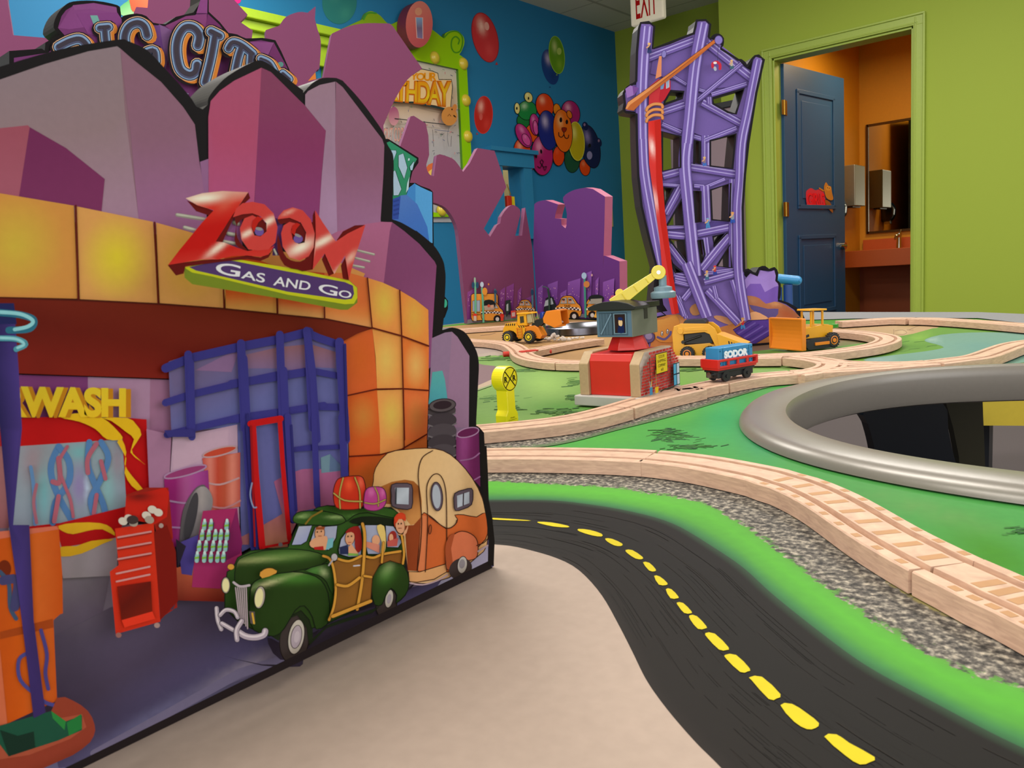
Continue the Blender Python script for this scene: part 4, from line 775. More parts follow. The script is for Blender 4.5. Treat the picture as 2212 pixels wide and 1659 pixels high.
A.poly('e 1820,1010 2066,880 2068,1022 1700,1190', '#9d98b0')
A.poly('e 560,1510 700,1560 860,1480 1050,1390 1320,1200 1500,1200 1560,1140 1350,1300 1100,1420 880,1620 650,1659', '#3a3040', 3)
# orange canopy
def panel(pts, c0='#c89a3c', c1='#cf8a50', **k):
    P = Q(pts); cx = sum(p[0] for p in P)/len(P); cy = sum(p[1] for p in P)/len(P)
    rx = (max(p[0] for p in P)-min(p[0] for p in P))*0.62; ry = (max(p[1] for p in P)-min(p[1] for p in P))*0.62
    A.poly(P, Rad('_ %f,%f 0,0' % (cx, cy), [c0, mixc([HX(c0), HX(c1)], .45), c1, c1], rx*1.15, ry*1.15), step=max(5, rx/7), **k)
A.poly('q 900,600 1300,680 1700,740 2020,880 1950,1050 1600,1000 900,820', '#d48c4c')
panel('_ -260,380 -62,398 -62,640 -260,638', '#ccb42c', '#cc8a44')
panel('_ -62,398 b 0,55 505,140 530,775 0,762 _ -62,640', '#c4a238', '#c8843e')
panel('b 525,145 1045,250 1078,805 545,778', '#d4bc2c', '#d09050')
panel('b 1065,255 1300,320 1560,420 1530,838 1090,805', '#d4a03c', '#d69452')
A.poly('b 1530,430 1900,560 1895,875 1540,840', Lin('b 1700,640 1700,850', ['#cf4a18', '#d05820', '#d99a50']))
A.poly('b 1900,560 2212,620 2205,908 1900,875', Lin('b 2050,660 2050,890', ['#cc4a1c', '#d06a28', '#d99a50']))
A.poly('f 360,300 740,330 740,690 370,655', Lin('f 500,480 480,650', ['#c8421c', '#cc5424', '#dd9a5a']))
A.poly('f 740,330 940,330 1080,370 1120,765 745,690', Lin('f 850,550 830,720', ['#d86a34', '#d87a3c', '#dd9456']))
panel('f 1085,370 1200,405 1338,468 1352,830 1118,765', '#d8b048', '#e08a44')
panel('f 1338,468 1460,540 1568,625 1572,915 1355,830', '#d8a044', '#e0843c')
panel('f 875,885 950,830 1122,772 1145,1000 1160,1250 918,1305', '#c85a20', '#cf5a28')
panel('f 1122,772 1355,835 1372,1250 1160,1252 1148,1000', '#dcb058', '#e09048')
panel('f 1360,838 1572,918 1570,1265 1372,1250', '#e0a85c', '#dc7030')
panel('f 918,1310 1160,1262 1185,1659 930,1659', '#c87a34', '#d05a22')
panel('f 1160,1265 1372,1258 1380,1659 1185,1659', '#d8b050', '#e0944c')
panel('f 1374,1258 1570,1272 1556,1659 1380,1659', '#da8040', '#dd6a34')
A.poly('e 1116,155 1330,155 1330,255 1120,270', '#d05a22'); A.poly('e 1330,155 1494,155 1495,215 1330,255', '#e0904a')
A.poly('e 1494,155 1650,155 1650,250 1495,225', '#dc7030'); A.poly('e 1118,275 1330,262 1500,230 1500,420 1300,560 1120,500', Lin('e 1150,300 1300,480', ['#d0501c', '#da7a34']))
for ln, w in (('b 517,140 535,778', 4.5), ('b 1055,255 1080,805', 4), ('b 1525,690 1530,838', 3.5), ('b 1888,740 1892,875', 3), ('f 365,500 368,655', 3.4), ('f 740,590 742,692', 3.4), ('f 1083,370 1120,768', 3),
              ('f 1340,468 1356,835 1378,1659', 3), ('f 1570,912 1355,832 1122,768', 3.6), ('f 918,1308 1160,1255 1370,1252 1570,1266', 3), ('e 1493,0 1495,220', 2.6), ('e 1118,272 1330,260 1480,222 1650,120', 3)):
    A.line(ln, w, '#5c1608')
# dark red soffit
A.poly('_ -260,655 b 0,768 530,785 1080,812 1530,845 1900,882 2205,915 _ 700,690 f 1120,768 1000,815 880,880 620,800 0,940 b 1700,1300 1200,1322 600,1302 130,1285 _ -260,800', Lin('b 1000,820 900,1320', ['#6a1c0a', '#661408', '#7a1a10']), step=18)
A.line('_ -260,655 b 0,768 530,785 1080,812 1530,845 1900,882 2205,915 f 740,695 1120,770', 3, '#4c1206')
# car wash
A.poly('c 150,325 420,315 700,325 880,325 1000,335 1020,830 850,870 820,950 820,1160 400,1060 100,1100', '#b40a0e')
A.poly('c 0,330 150,330 150,480 0,520', '#b01010')
A.poly('c 100,520 835,470 865,940 520,1030 200,1065 60,1090', Glow('#8892a0', 'c', [(240, 620, 120, 200, 0, '#9a7d88', .9), (300, 850, 60, 250, 0, '#6aa6b0', .8), (540, 790, 70, 160, 0, '#8a74a8', .9), (540, 560, 90, 60, 0, '#6aa4ac', .8), (740, 800, 60, 200, 0, '#7fb0b4', .7), (800, 620, 60, 160, 0, '#8f7d8c', .9), (600, 800, 16, 140, 0, '#b8c4e0', .8)]), step=9)
for pts, c, w in (('c 400,520 350,640 360,760 420,900 500,1040', '#4f74a8', 14), ('c 400,520 470,620 470,760 380,900 360,1040', '#4f74a8', 14), ('c 400,600 410,760 360,760', '#a8586a', 11), ('c 460,520 400,640 440,780 480,880 500,1000', '#a8586a', 7),
                  ('c 610,490 600,640 640,760 700,900 720,980', '#4f74a8', 13), ('c 690,490 740,600 680,760 620,880 640,980', '#4f74a8', 13), ('c 660,500 600,600 600,700', '#a8586a', 10), ('c 690,620 720,740', '#a8586a', 9), ('c 660,850 640,980', '#a8586a', 9), ('c 400,860 370,1030', '#a8586a', 10),
                  ('c 210,660 230,800 240,1050', '#5d7fae', 8), ('c 250,780 230,900 250,1040', '#a06070', 7)):
    A.line(pts, w, c, 4)
A.poly('c 380,1100 800,1040 800,1400 430,1420', '#9c8c96'); A.poly('c 380,1050 860,930 860,1000 800,1140 600,1180 420,1210', '#b00c10')
A.poly('c 415,320 560,290 700,325 800,410 835,470 730,470 650,400 540,350', '#d9a616', 3)
A.poly('c 700,325 760,345 860,420 915,470 890,560 960,620 992,645 930,590 900,540 965,440 930,370 870,325', '#d9a616', 2)
A.poly('c 835,475 862,560 850,640 900,720 975,810 965,832 900,790 850,700 862,600 800,490', '#d9a616', 2)
A.poly('c 395,1062 520,1040 680,1042 760,1075 785,1130 700,1085 600,1095 500,1118 430,1100', '#dba41e', 2)
A.poly('c 415,1205 520,1200 620,1165 780,1150 700,1185 560,1250 420,1272', '#dba41e', 2)
A.text('RWASH', A.shift('c 40,105 885,125 885,325 40,325', 3, 0), '#b87410', 0.045, 0.95)
A.text('RWASH', 'c 20,105 860,120 860,322 20,322', Lin('c 0,110 0,330', ['#d8b428', '#e0b020']), 0.045, 0.95)
# shop: glass, frame, door, interior
A.poly('c 1150,-60 1270,-100 2105,-270 f 850,870 930,1659 _ 752,1060 c 2212,940 1650,1240 1620,380 1170,430', Lin('f 300,900 600,1600', ['#6a5a84', '#5f5f98', '#62609c']))
A.poly('f 120,980 380,920 600,900 640,900 830,960 830,1090 640,1080 600,1120 380,1090 120,1090', Lin('f 300,900 300,1100', ['#8a5a62', '#7c6088']))
A.poly('c 1330,0 f 0,960 60,950 0,1120', '#84608a')
A.poly('c 1180,430 1250,445 1620,370 1625,700 1640,1200 1500,1240 1430,1240 1150,900', '#b390a8')
A.poly('c 1000,400 1170,440 1150,900 1020,850', '#9d6c8c')
A.poly('c 1180,470 1560,400 1560,520 1180,700', '#b894aa')
A.poly('c 1990,700 2060,675 2150,670 2212,700 2212,930 2060,960 1960,1180 1790,1190 1790,1080 1930,990 1870,760', Lin('c 1900,700 1900,1180', ['#a85c86', '#a8607a', '#b0665c']))
A.poly('e 610,440 700,390 900,360 1060,350 1060,600 760,640 540,900 530,740 690,650', Lin('e 800,360 620,880', ['#a45c84', '#a45a80', '#b06a62']), step=8)
A.poly('e 925,280 990,255 1060,330 1060,370 930,385', '#6d8898'); A.poly('e 990,255 1060,330 1060,370 985,375', '#5c6e90')
A.poly('e 530,745 700,640 700,900 535,895', Lin('e 600,680 600,900', ['#aa6468', '#c07a5c']))
A.poly('c 1640,1140 1700,1110 1700,1190 1645,1190', '#b06a6c')
# drums
def drum(pts, top, cols, rim):
    P = Q(pts); x0 = P[0][0]; x1 = P[1][0]
    A.poly(P, Lin('_ %f,0 %f,0' % (x0, x1), cols), step=5)
    A.ell(*top[:-1], col=top[-1], ol=(3.2, rim))
drum('c 1380,600 1640,560 1640,930 1440,960', ('c', 1500, 555, 118, 26, -14, '#b8402c'), ['#b4423c', '#cc7468', '#b4402e', '#b04a34', '#d07868', '#b85044'], '#b08a90')
A.line('c 1390,760 1500,780 1630,735', 4, '#b4888c', 4); A.line('c 1410,920 1530,940 1640,890', 4, '#b4787c', 4)
drum('c 1120,745 1420,680 1450,1180 1150,1210', ('c', 1265, 692, 148, 27, -15, '#8c3468'), ['#8e1a66', '#8c1c68', '#a04c86', '#9c4088', '#8a2c74'], '#a07a9c')
A.line('c 1150,890 1290,905 1420,850', 4, '#a078a0', 4); A.line('c 1155,1070 1240,1075', 4, '#a070a0', 3)
A.line('c 1245,1160 1270,960 1340,830 1385,800', 13, '#5b5258', 4); A.poly('c 1245,1150 1290,900 1350,805 1410,800 1450,870 1440,960 1370,1100 1340,1160', Lin('c 1250,900 1430,900', ['#4c464c', '#6e666c', '#9d9092', '#80787c']), 3)
A.ell('c', 1305, 1000, 35, 170, 12, '#3f3a40')
# window frames
FR = '#36307a'; FD = '#2a2566'
for pts, w in (('b 1130,1250 1300,1180 1650,1100 1920,1050 2110,1000', 19), ('f 0,935 380,860 610,800', 18), ('f 610,810 700,850 850,900', 17),
               ('b 1130,1485 1300,1430 1660,1345 1920,1290', 16), ('f 0,1215 120,1195 400,1150 640,1110', 18), ('f 640,1110 850,1150', 14), ('f 0,1500 130,1490 430,1435 680,1395 880,1400', 15),
               ('c 1140,440 1300,400 1640,320 1900,285', 15), ('c 1950,275 2212,235', 13), ('c 1980,545 2150,520', 11), ('e 720,225 890,215 1060,205', 10)):
    A.line(pts, w, FR)
for pts, w in (('b 1285,1155 1300,1659', 17), ('c 1300,-50 1310,455', 16), ('b 1645,1080 1670,1659', 18), ('c 1660,-80 1700,700 1740,1215', 19), ('b 1910,1020 1930,1659', 17), ('c 1935,0 1965,700 2000,1020', 17),
               ('b 2095,1000 2130,1659', 14), ('f 600,790 640,1100 680,1659', 17), ('c 2135,60 2170,930', 12), ('f 860,880 880,1200 910,1659', 19), ('e 880,0 900,600', 13), ('e 1070,0 1090,400', 16), ('e 700,0 740,700', 15)):
    A.line(pts, w, FR)
for pts, w in (('c 1690,300 1755,1215', 6), ('e 425,60 480,880', 8), ('e 725,60 760,640', 5), ('f 905,900 925,1659', 5)):
    A.line(pts, w, FD)
A.poly('c 1120,410 1150,455 1310,455 1335,450 1320,400', '#332c70')
# red door
for pts, w in (('c 1725,360 1745,700 1790,1205', 14), ('c 1710,365 1915,330', 14), ('c 1910,340 1930,640 1975,1150', 10), ('c 1790,1210 1975,1175', 5)): A.line(pts, w, '#b40e12')
A.line('c 1712,380 1740,1200', 4, '#8c0c12'); A.line('c 1720,770 1708,850 1728,930 1750,935', 3.4, '#7d84a8', 4)
# low kerb and bottle rack
A.poly('c 1195,1350 1640,1240 1640,1480 1560,1580 1190,1570', Lin('c 1300,1300 1300,1570', ['#c0603c', '#a84a34', '#7c2418']))
A.poly('c 1215,1180 1360,1120 1310,1400 1240,1390', '#4a3c88'); A.poly('c 1270,1200 1200,1150 1215,1350', '#2a2030')
A.poly('c 1385,960 1620,940 1650,1260 1500,1490 1310,1480 1325,1310', Lin('c 1400,960 1400,1480', ['#9a2458', '#a02c60', '#a62c62']))
A.poly('c 1615,940 1655,1180 1640,1250 1560,1290 1500,1310', '#7a1c52')
for r, (y, xs) in enumerate(((1060, (1395, 1440, 1548)), (1130, (1380, 1425, 1470, 1508, 1550)), (1205, (1360, 1405, 1455, 1500, 1540)), (1280, (1345, 1395, 1440, 1485, 1525)))):
    for x_ in xs:
        A.line('c %d,%d %d,%d' % (x_+2, y-20, x_-2, y+20), 9, '#8fb4b4'); A.line('c %d,%d %d,%d' % (x_+2, y-38, x_+2, y-30), 6, '#bcd0d0')
        A.line('c %d,%d %d,%d' % (x_-16, y+2, x_+14, y-3), 4.5, '#78a83c', cap=False); A.line('c %d,%d %d,%d' % (x_+18, y-20, x_+16, y+24), 2.2, '#3c3044')
# tool chest
A.poly('c 860,850 1000,800 1150,800 1190,1240 1210,1620 1095,1659 d 1090,640 1180,580 1205,520 1180,90 c 1100,1230 1050,1040 870,1000', '#8c1a10')
A.poly('c 860,860 1130,800 1155,830 1140,1000 1060,1050 850,1010', Glow('#b81c10', 'c', [(950, 860, 110, 40, 0, '#5c100c', .9)]))
A.poly('c 785,1080 1050,1040 1090,1659 d 1095,660 790,745 750,320 c 755,1370 810,1330', '#c42a14')
A.poly('d 1050,50 1140,0 1200,180 1215,520 1095,650', '#741008')
for y in (0, 75, 148): A.line('c %d,%d %d,%d' % (805, 1145+y-4, 1030, 1105+y-4), 4, '#c08080'); A.line('c %d,%d %d,%d' % (805, 1145+y+6, 1030, 1105+y+6), 2.4, '#8c1c10')
for y in (0, 54): A.line('c %d,%d %d,%d' % (795, 1388+y, 1022, 1340+y), 4, '#c48484')
A.poly('d 800,420 1030,385 1040,590 830,650', Lin('d 820,400 1000,600', ['#7a1408', '#5c1008', '#701808'])); A.poly('d 830,650 1040,590 1060,640 850,700', '#d8321c')
for cx, cy in ((840, 1030), (880, 1010), (910, 1040), (1000, 990), (1040, 950), (1080, 970), (1020, 1020)): A.ell('c', cx, cy, 32, 26, 20, '#9a8a80' if cx % 40 else '#c8b8ae')
A.ell('c', 905, 1020, 40, 30, 0, '#3c2c2c'); A.ell('c', 1100, 1060, 16, 16, 0, '#a08884'); A.ell('d', 810, 752, 20, 18, 0, '#8c5c58'); A.ell('d', 1072, 685, 20, 18, 0, '#9c7c78')
# pump, post and planter
A.poly('c 0,1110 400,1060 425,1380 430,1659 d 410,610 365,650 390,1200 0,1380 _ -260,1600 -260,1150', Lin('c 0,1200 420,1200', ['#b8480e', '#c4500c', '#c65a20', '#b8480e']))
A.poly('_ -260,1140 c 0,1100 385,1062 400,1085 0,1150', '#c4604a')
A.poly('d 0,730 360,640 365,700 0,780', '#9a3c10'); A.poly('_ -260,1400 d 0,850 50,1360 _ -260,1640', '#c46040')
A.ell('d', 30, 300, 45, 60, 0, '#6a2008'); A.line('d 0,320 60,400 70,560 110,640', 9, '#3c4a66', 4); A.line('d 20,380 120,380 100,560', 20, '#403a66', 3)
A.line('d 280,720 320,880 310,1010 330,1120', 8, '#453a78', 4); A.line('d 200,870 130,920 140,1060 260,1170 330,1220 480,1250', 8, '#454080', 4)
A.poly('d 390,1180 500,1200 600,1270 645,1360 640,1440 560,1530 300,1659 _ -260,1800 -260,1700 d 0,1560 300,1360', '#8c3826', 2)
A.poly('d 560,1290 590,1380 480,1460 200,1570 0,1600 _ -200,1640 -200,1560 d 0,1480 300,1340', '#a04a34')
A.poly('d 0,1370 350,1270 450,1340 560,1300 560,1400 400,1470 60,1580 0,1500 _ -220,1580 -220,1500', '#1c4a38'); A.poly('d 350,1270 450,1340 440,1400 360,1320', '#2a7a38'); A.poly('d 455,1350 555,1290 560,1390 470,1440', '#237036')
A.poly('d 0,1400 60,1580 240,1520 230,1410 120,1440', '#152c22')
A.poly('b -60,800 95,815 130,1300 150,1659 d 90,0 200,0 230,650 310,1280 230,1320 180,900 120,420 60,0 b 0,1659 -60,1200', Lin('_ 0,1000 62,1000', ['#231a4c', '#332660', '#46327a', '#37265c']))
A.poly('_ -60,655 30,655 36,700 -60,700', '#1e1f52')
A.line('b 0,870 140,885 230,920 200,980 60,990', 15, '#27627c', 5); A.line('b -20,865 140,880 225,925 190,965 100,985', 8, '#86bcc8', 5); A.line('b 0,1045 110,1050 175,1085 110,1120', 12, '#4c8ca0', 5); A.line('b 0,1042 110,1050 165,1085 120,1110', 6, '#8cc0cc', 5)
# tyres and drum on the right
for i, (y, c) in enumerate(((1420, '#453a3e'), (1500, '#3a3036'), (1575, '#453c40'), (1640, '#362e34'))):
    A.ell('f', 1675, y+10, 112, 66, -6, c); A.line('f 1570,%d 1680,%d 1782,%d' % (y+40, y+68, y+28), 3, '#6c6468', 4)
for i, y in enumerate((20, 95, 170, 235)):
    A.ell('e', 1755, y+10, 98, 58, -6, ('#3c3238', '#483e44')[i % 2]); A.line('e 1662,%d 1760,%d 1850,%d' % (y+38, y+64, y+26), 3, '#6a6064', 4)
A.ell('f', 1680, 1385, 106, 52, -6, '#54484c', ol=(2, '#2a2026')); A.ell('f', 1680, 1382, 74, 33, -6, '#2c1c24')
A.poly('e 1850,140 2005,95 2015,480 1960,420 1850,300', Lin('e 1850,200 2012,200', ['#6a2858', '#90407c', '#6c1e54', '#5a1a48']))
A.ell('e', 1930, 108, 76, 30, -14, '#5e1a48', ol=(2.4, '#a0789a')); A.line('e 1880,300 1960,285 2008,250', 3, '#94608c', 3); A.line('e 1960,440 2012,410', 3, '#94608c')
# trailer
LN = '#3c1c10'
A.poly('e 1290,580 1285,440 1300,350 1380,250 1500,225 1640,215 1760,232 1860,300 1960,420 2030,560 2062,720 2060,880 1990,960 1800,1100 1540,1135 1500,900', Lin('e 1300,300 2050,600', ['#cf9a60', '#d8ac78', '#dcb484', '#d2a470']), 2, step=9, ol=(1.8, LN))
A.poly('e 1290,590 1330,480 1500,430 1600,480 1615,660 1600,700 1540,740 1420,600', Lin('e 1400,430 1520,700', ['#a8642c', '#8c4c20', '#c48448']), 2)
A.poly('e 1500,745 1560,740 1615,680 1590,1055 1520,1050', '#8a3c1a')
A.poly('e 1615,672 1650,665 1700,700 1780,765 1840,740 1860,700 1840,672 1900,670 1990,685 2055,655 2064,800 2010,880 1800,1060 1640,1058 1585,1050 1600,860', Lin('e 1600,700 2060,800', ['#bc5a2c', '#c8602c', '#c05a28']), 2, ol=(1.8, LN))
A.poly('e 1610,672 1655,680 1640,1050 1590,1050', '#cf7448')
A.poly('e 1525,1058 1600,1060 1780,1005 1785,1060 1700,1110 1585,1130 1530,1125', '#d49a64', ol=(1.8, LN)); A.line('e 1530,1135 1620,1148 1720,1120 1790,1080', 3, '#bca0a8', 4)
A.line('e 1690,232 1620,280 1592,380 1600,520 1615,700 1605,900 1585,1050', 2, LN, 5)
A.line('e 1655,640 1650,480 1690,400 1740,400 1775,480 1785,640 1785,1000', 2, LN, 5); A.line('e 1655,640 1655,780 1640,1060', 1.8, LN)
A.line('e 1665,680 1780,760 1840,740 1855,705', 2, LN, 4)
def win(crop, o, i, fr='#5a4a54', gl='#9aa0ac'):
    A.poly(crop + ' ' + o, fr, 2, ol=(2, '#2c2026')); A.poly(crop + ' ' + i, Lin(crop + ' ' + ' '.join(i.split()[:1]) + ' ' + i.split()[2], [gl, '#b4b8c4', gl]))
win('e', '1410,465 1480,455 1545,465 1552,540 1545,625 1480,630 1412,610 1408,540', '1432,485 1528,485 1525,600 1440,595'); A.line('e 1440,490 1438,595', 3, '#34343c')
A.ell('e', 1718, 545, 40, 98, -4, '#5c4c58', ol=(1.8, '#2c2026')); A.ell('e', 1716, 545, 28, 82, -4, '#a4a8b4')
win('e', '1840,525 1900,500 1955,490 1965,530 1955,600 1900,630 1845,642 1835,590', '1855,540 1940,512 1940,590 1858,622'); A.line('e 1900,525 1898,605', 2.5, '#3a2c34')
A.ell('e', 1672, 770, 9, 32, 5, '#9c4c28', ol=(1.4, LN))
A.poly('e 1785,1040 1780,920 1810,830 1870,785 1930,790 1985,830 2000,900 1985,965 1920,985 1870,1000 1830,1030', '#cc6c48', 3, ol=(1.8, LN)); A.poly('e 1790,1040 1775,900 1800,820 1840,800 1815,900 1830,1025', '#a04a28', 2)
A.ell('e', 1880, 1040, 82, 70, -35, '#3c302e'); A.ell('e', 1892, 1012, 33, 58, 8, '#b8b0a8', ol=(1.4, '#2a1e1e')); A.ell('e', 1890, 1005, 20, 32, 8, '#8c8488')
A.line('e 1990,880 2040,860 2066,830', 2, LN, 3); A.line('e 2000,920 2064,880', 4, '#a89098')
A.ell('e', 1190, 1460, 1, 1)
# station wagon
GR, GD = '#2a4416', '#1b2c0e'
A.poly('r 150,1560 500,1640 800,1600 1000,1330 1450,1150 1600,1230 1500,1240 1000,1480 850,1600 820,1659 500,1650', '#2a2230', 2)
A.ell('r', 780, 1400, 128, 235, 10, '#3a302e', ol=(2, '#1a1210')); A.ell('r', 790, 1405, 68, 150, 10, '#b8aea2', ol=(2, '#2c2422')); A.ell('r', 790, 1405, 45, 100, 10, '#a898a0', ol=(1.4, '#4c4040')); A.ell('r', 795, 1405, 24, 50, 10, '#b8a8ae')
A.ell('r', 1560, 1120, 88, 130, 12, '#3a302e', ol=(2, '#1a1210')); A.ell('r', 1583, 1080, 34, 78, 10, '#b8aea2', ol=(1.4, '#2c2422')); A.ell('r', 1582, 1080, 18, 42, 10, '#9c9096')
A.poly('r 560,1390 700,1240 850,1130 930,1200 930,1420 1060,1300 1440,1170 1500,1150 1440,1200 1050,1330 900,1480 880,1330 800,1220 700,1260 640,1440', '#1a2410', 1)
A.poly('r 180,1040 200,850 250,820 290,730 400,670 720,640 770,520 810,440 760,410 800,350 930,330 1050,285 1250,300 1400,320 1600,300 1670,360 1700,480 1720,800 1440,1100 1300,1170 1080,1280 1000,1320 920,1330 900,1260 830,1180 740,1230 700,1300 560,1400 420,1340 300,1280 180,1160', Lin('r 400,650 500,1300', ['#30501c', '#243c12', '#22380f']), ol=(2.4, '#121a0a'))
A.poly('r 265,940 280,780 340,720 500,670 720,655 900,670 1030,710 1050,760 950,810 850,830 640,870 500,900 420,960 330,960', Glow('#22360f', 'r', [(560, 735, 300, 26, -6, '#b4b078', 1.0), (680, 715, 360, 60, -4, '#4a7430', .8)]), 2, step=6, ol=(1.8, '#10180a'))
A.poly('r 860,840 1000,790 1080,790 1120,900 1100,1050 1050,940 980,880', Glow('#2a4418', 'r', [(1020, 850, 50, 30, 40, '#a8b080', .9), (950, 840, 80, 40, 0, '#4c8038', .8)]), 2, ol=(1.8, '#10180a'), step=6)
A.poly('r 400,1000 440,930 560,880 760,850 900,870 1000,920 1060,1030 1075,1200 1050,1300 960,1340 930,1240 860,1140 780,1180 690,1330 600,1400 430,1350 390,1200', Glow('#22380f', 'r', [(620, 925, 260, 24, -18, '#c4bc8c', 1.0), (440, 990, 30, 60, 20, '#6a8c50', .8), (760, 900, 300, 60, 0, '#457a2c', .8)]), 2, step=6, ol=(2, '#10180a'))
A.poly('r 1430,1000 1450,880 1500,800 1590,755 1680,770 1740,860 1752,960 1720,1050 1640,1120 1650,1050 1600,990 1550,1060 1520,1130 1460,1130', Glow('#22380f', 'r', [(1570, 830, 40, 70, 35, '#a8b080', .9), (1560, 860, 80, 110, 30, '#457a2c', .7)]), 2, step=6, ol=(2, '#10180a'))
A.poly('r 760,410 790,350 900,330 1150,345 1225,380 1200,430 1100,455 900,450 800,440', Glow('#2c4c18', 'r', [(850, 375, 60, 16, -8, '#90a868', .9), (1130, 385, 90, 16, 0, '#90a868', .9)]), 2, step=5, ol=(2, '#10180a'))
A.poly('r 940,320 1050,285 1300,310 1560,300 1660,350 1620,390 1400,345 1280,370 1220,420 1180,370 1020,330', Glow('#2c4c18', 'r', [(1350, 370, 150, 14, 0, '#6c9848', .8)]), 2, step=6, ol=(1.8, '#10180a'))
A.line('r 870,440 920,380 1010,330', 4, '#7a6020')
A.poly('r 1240,420 1340,380 1500,380 1640,410 1640,470 1340,450', '#141c0c', 2)
GL = '#9a9cb4'
A.poly('r 750,620 810,460 925,455 880,590 830,620', Lin('r 760,500 860,620', ['#a4a4b8', '#8c90b8']), ol=(1.6, '#10180a'))
A.poly('r 905,600 950,470 1140,455 1130,560 1070,665 910,640', GL, 1, ol=(1.8, '#10180a'))
A.poly('r 1150,660 1170,570 1230,490 1340,450 1350,560 1345,720 1240,725 1155,700', GL, 1, ol=(2, '#10180a'))
A.poly('r 1375,450 1500,450 1530,560 1530,700 1400,700 1375,600', GL, 1, ol=(2, '#10180a')); A.poly('r 1550,455 1620,460 1660,520 1690,600 1660,645 1560,640', GL, 1, ol=(2, '#10180a'))
# people in the car
SK = '#d09470'
A.ell('r', 990, 520, 42, 62, 5, SK, ol=(1.2, '#5c2c1c')); A.poly('r 905,600 950,560 1050,545 1060,640 1020,665 920,640', SK, 2); A.poly('r 955,470 1035,465 1030,490 960,490', '#8c4420'); A.poly('r 1060,570 1110,560 1100,640 1040,665', '#6ca4b0'); A.poly('r 940,640 1020,630 1025,665 945,660', '#a81c1c')
A.ell('r', 1248, 560, 40, 62, 8, SK, ol=(1, '#5c2c1c')); A.poly('r 1210,520 1240,480 1320,460 1345,540 1350,650 1310,690 1290,620 1290,540 1260,510', '#8c1c18', 2); A.poly('r 1235,640 1260,610 1280,640 1320,695 1235,705', SK); A.poly('r 1235,690 1320,695 1320,715 1230,712', '#78a048'); A.poly('r 1160,640 1230,620 1235,700 1165,700', '#23284c')
A.ell('r', 1470, 580, 34, 44, 0, SK); A.poly('r 1380,590 1450,605 1500,620 1500,690 1390,640', '#c87c68'); A.poly('r 1480,455 1540,460 1555,600 1540,690 1505,700 1520,600 1490,520', '#d4b468', 2)
A.ell('r', 1610, 560, 36, 60, 10, '#8c2420'); A.ell('r', 1600, 560, 18, 34, 0, SK); A.poly('r 1565,590 1660,560 1650,630 1570,635', '#b45048')
A.poly('r 1630,470 1625,390 1670,345 1720,360 1722,420 1690,400 1650,420', '#c0381c', 2); A.ell('r', 1676, 455, 40, 70, -8, SK, ol=(1, '#5c2c1c')); A.poly('r 1650,520 1700,530 1745,450 1730,520 1690,550', SK, 2); A.poly('r 1628,400 1665,350 1715,365 1715,400 1665,400 1640,440', '#c83c1c')
for ex in ((970, 510), (1004, 505), (1232, 548), (1262, 546), (1662, 440), (1686, 438)): A.ell('r', ex[0], ex[1], 5, 8, 0, '#2c1c14')
A.line('r 980,545 1005,545', 1.2, '#7c2c1c'); A.line('r 1235,600 1258,598', 1.4, '#a03028'); A.line('r 1660,478 1688,478', 1.2, '#7c2c1c')
# wood panels
A.poly('r 1100,780 1150,740 1240,765 1345,725 1400,740 1500,720 1600,700 1690,680 1710,790 1590,755 1500,790 1440,900 1425,1090 1300,1160 1090,1240 1130,1000', Lin('r 1100,900 1500,900', ['#7c5020', '#86561e', '#7c4c1c']), ol=(1.8, '#3c2008'))
WD = '#c48a34'
for pts, w in (('r 1020,715 1075,740 1110,830 1128,1000 1110,1150 1070,1260', 5), ('r 1145,740 1240,760 1345,715', 5), ('r 1385,720 1450,730 1530,700 1680,675', 5), ('r 1355,440 1375,560 1355,900 1310,1170', 6), ('r 1535,600 1520,770', 4.5), ('r 1690,540 1710,680 1700,780', 4.5),
               ('r 1140,960 1230,970 1330,900', 6), ('r 1370,885 1430,895', 5), ('r 1100,1230 1200,1190 1425,1100', 7)):
    A.line(pts, w+1.6, '#4c2c0c', 4); A.line(pts, w, WD, 4)
# lamps, grille, bumper, mirror, luggage
A.ell('r', 188, 965, 38, 70, 0, '#8c8078', ol=(1.4, '#1c140c')); A.ell('r', 188, 965, 29, 58, 0, '#d8cc98')
A.ell('r', 478, 1068, 46, 96, 8, '#a0948c', ol=(1.6, '#1c140c')); A.ell('r', 472, 1072, 34, 80, 8, '#d8cc98')
A.ell('r', 550, 860, 68, 42, -12, '#c88c38', ol=(1.4, '#3c2408'), a0=150, a1=390); A.poly('r 485,850 500,905 620,860 600,830', '#c88c38', 2); A.ell('r', 232, 808, 30, 26, 0, '#c88c38', ol=(1, '#3c2408'))
A.line('r 255,940 310,975 390,965', 5, '#b0a0a8', 4)
for k in range(6): A.line('r %d,%d %d,%d' % (272+k*18, 985, 300+k*15, 1225+k*22), 2.6, '#a8949c'); 
A.poly('r 385,1185 435,1190 440,1300 400,1290', '#544848'); A.line('r 415,1205 430,1290', 4, '#c89a34')
BP = '#a898a4'
for pts, w in (('r 110,1160 120,1260 150,1340', 9), ('r 140,1220 190,1175 260,1190 290,1240', 8), ('r 155,1290 260,1350 300,1365', 9), ('r 300,1365 360,1400 440,1410 510,1390 525,1355', 13), ('r 325,1270 280,1350 285,1430', 10)):
    A.line(pts, w+2, '#2c2430', 4); A.line(pts, w, BP, 4); A.line(A.shift(pts, -1, -1.5), w*0.35, '#cfc0c6', 4)
A.ell('r', 1115, 725, 28, 32, 0, '#a8a0a4', ol=(1.2, '#2c2424')); A.line('r 1105,745 1068,795', 3.5, '#9a9298'); A.line('r 1280,800 1330,795', 3, '#b8b0b8'); A.ell('r', 656, 618, 18, 18, 0, '#4c4448')
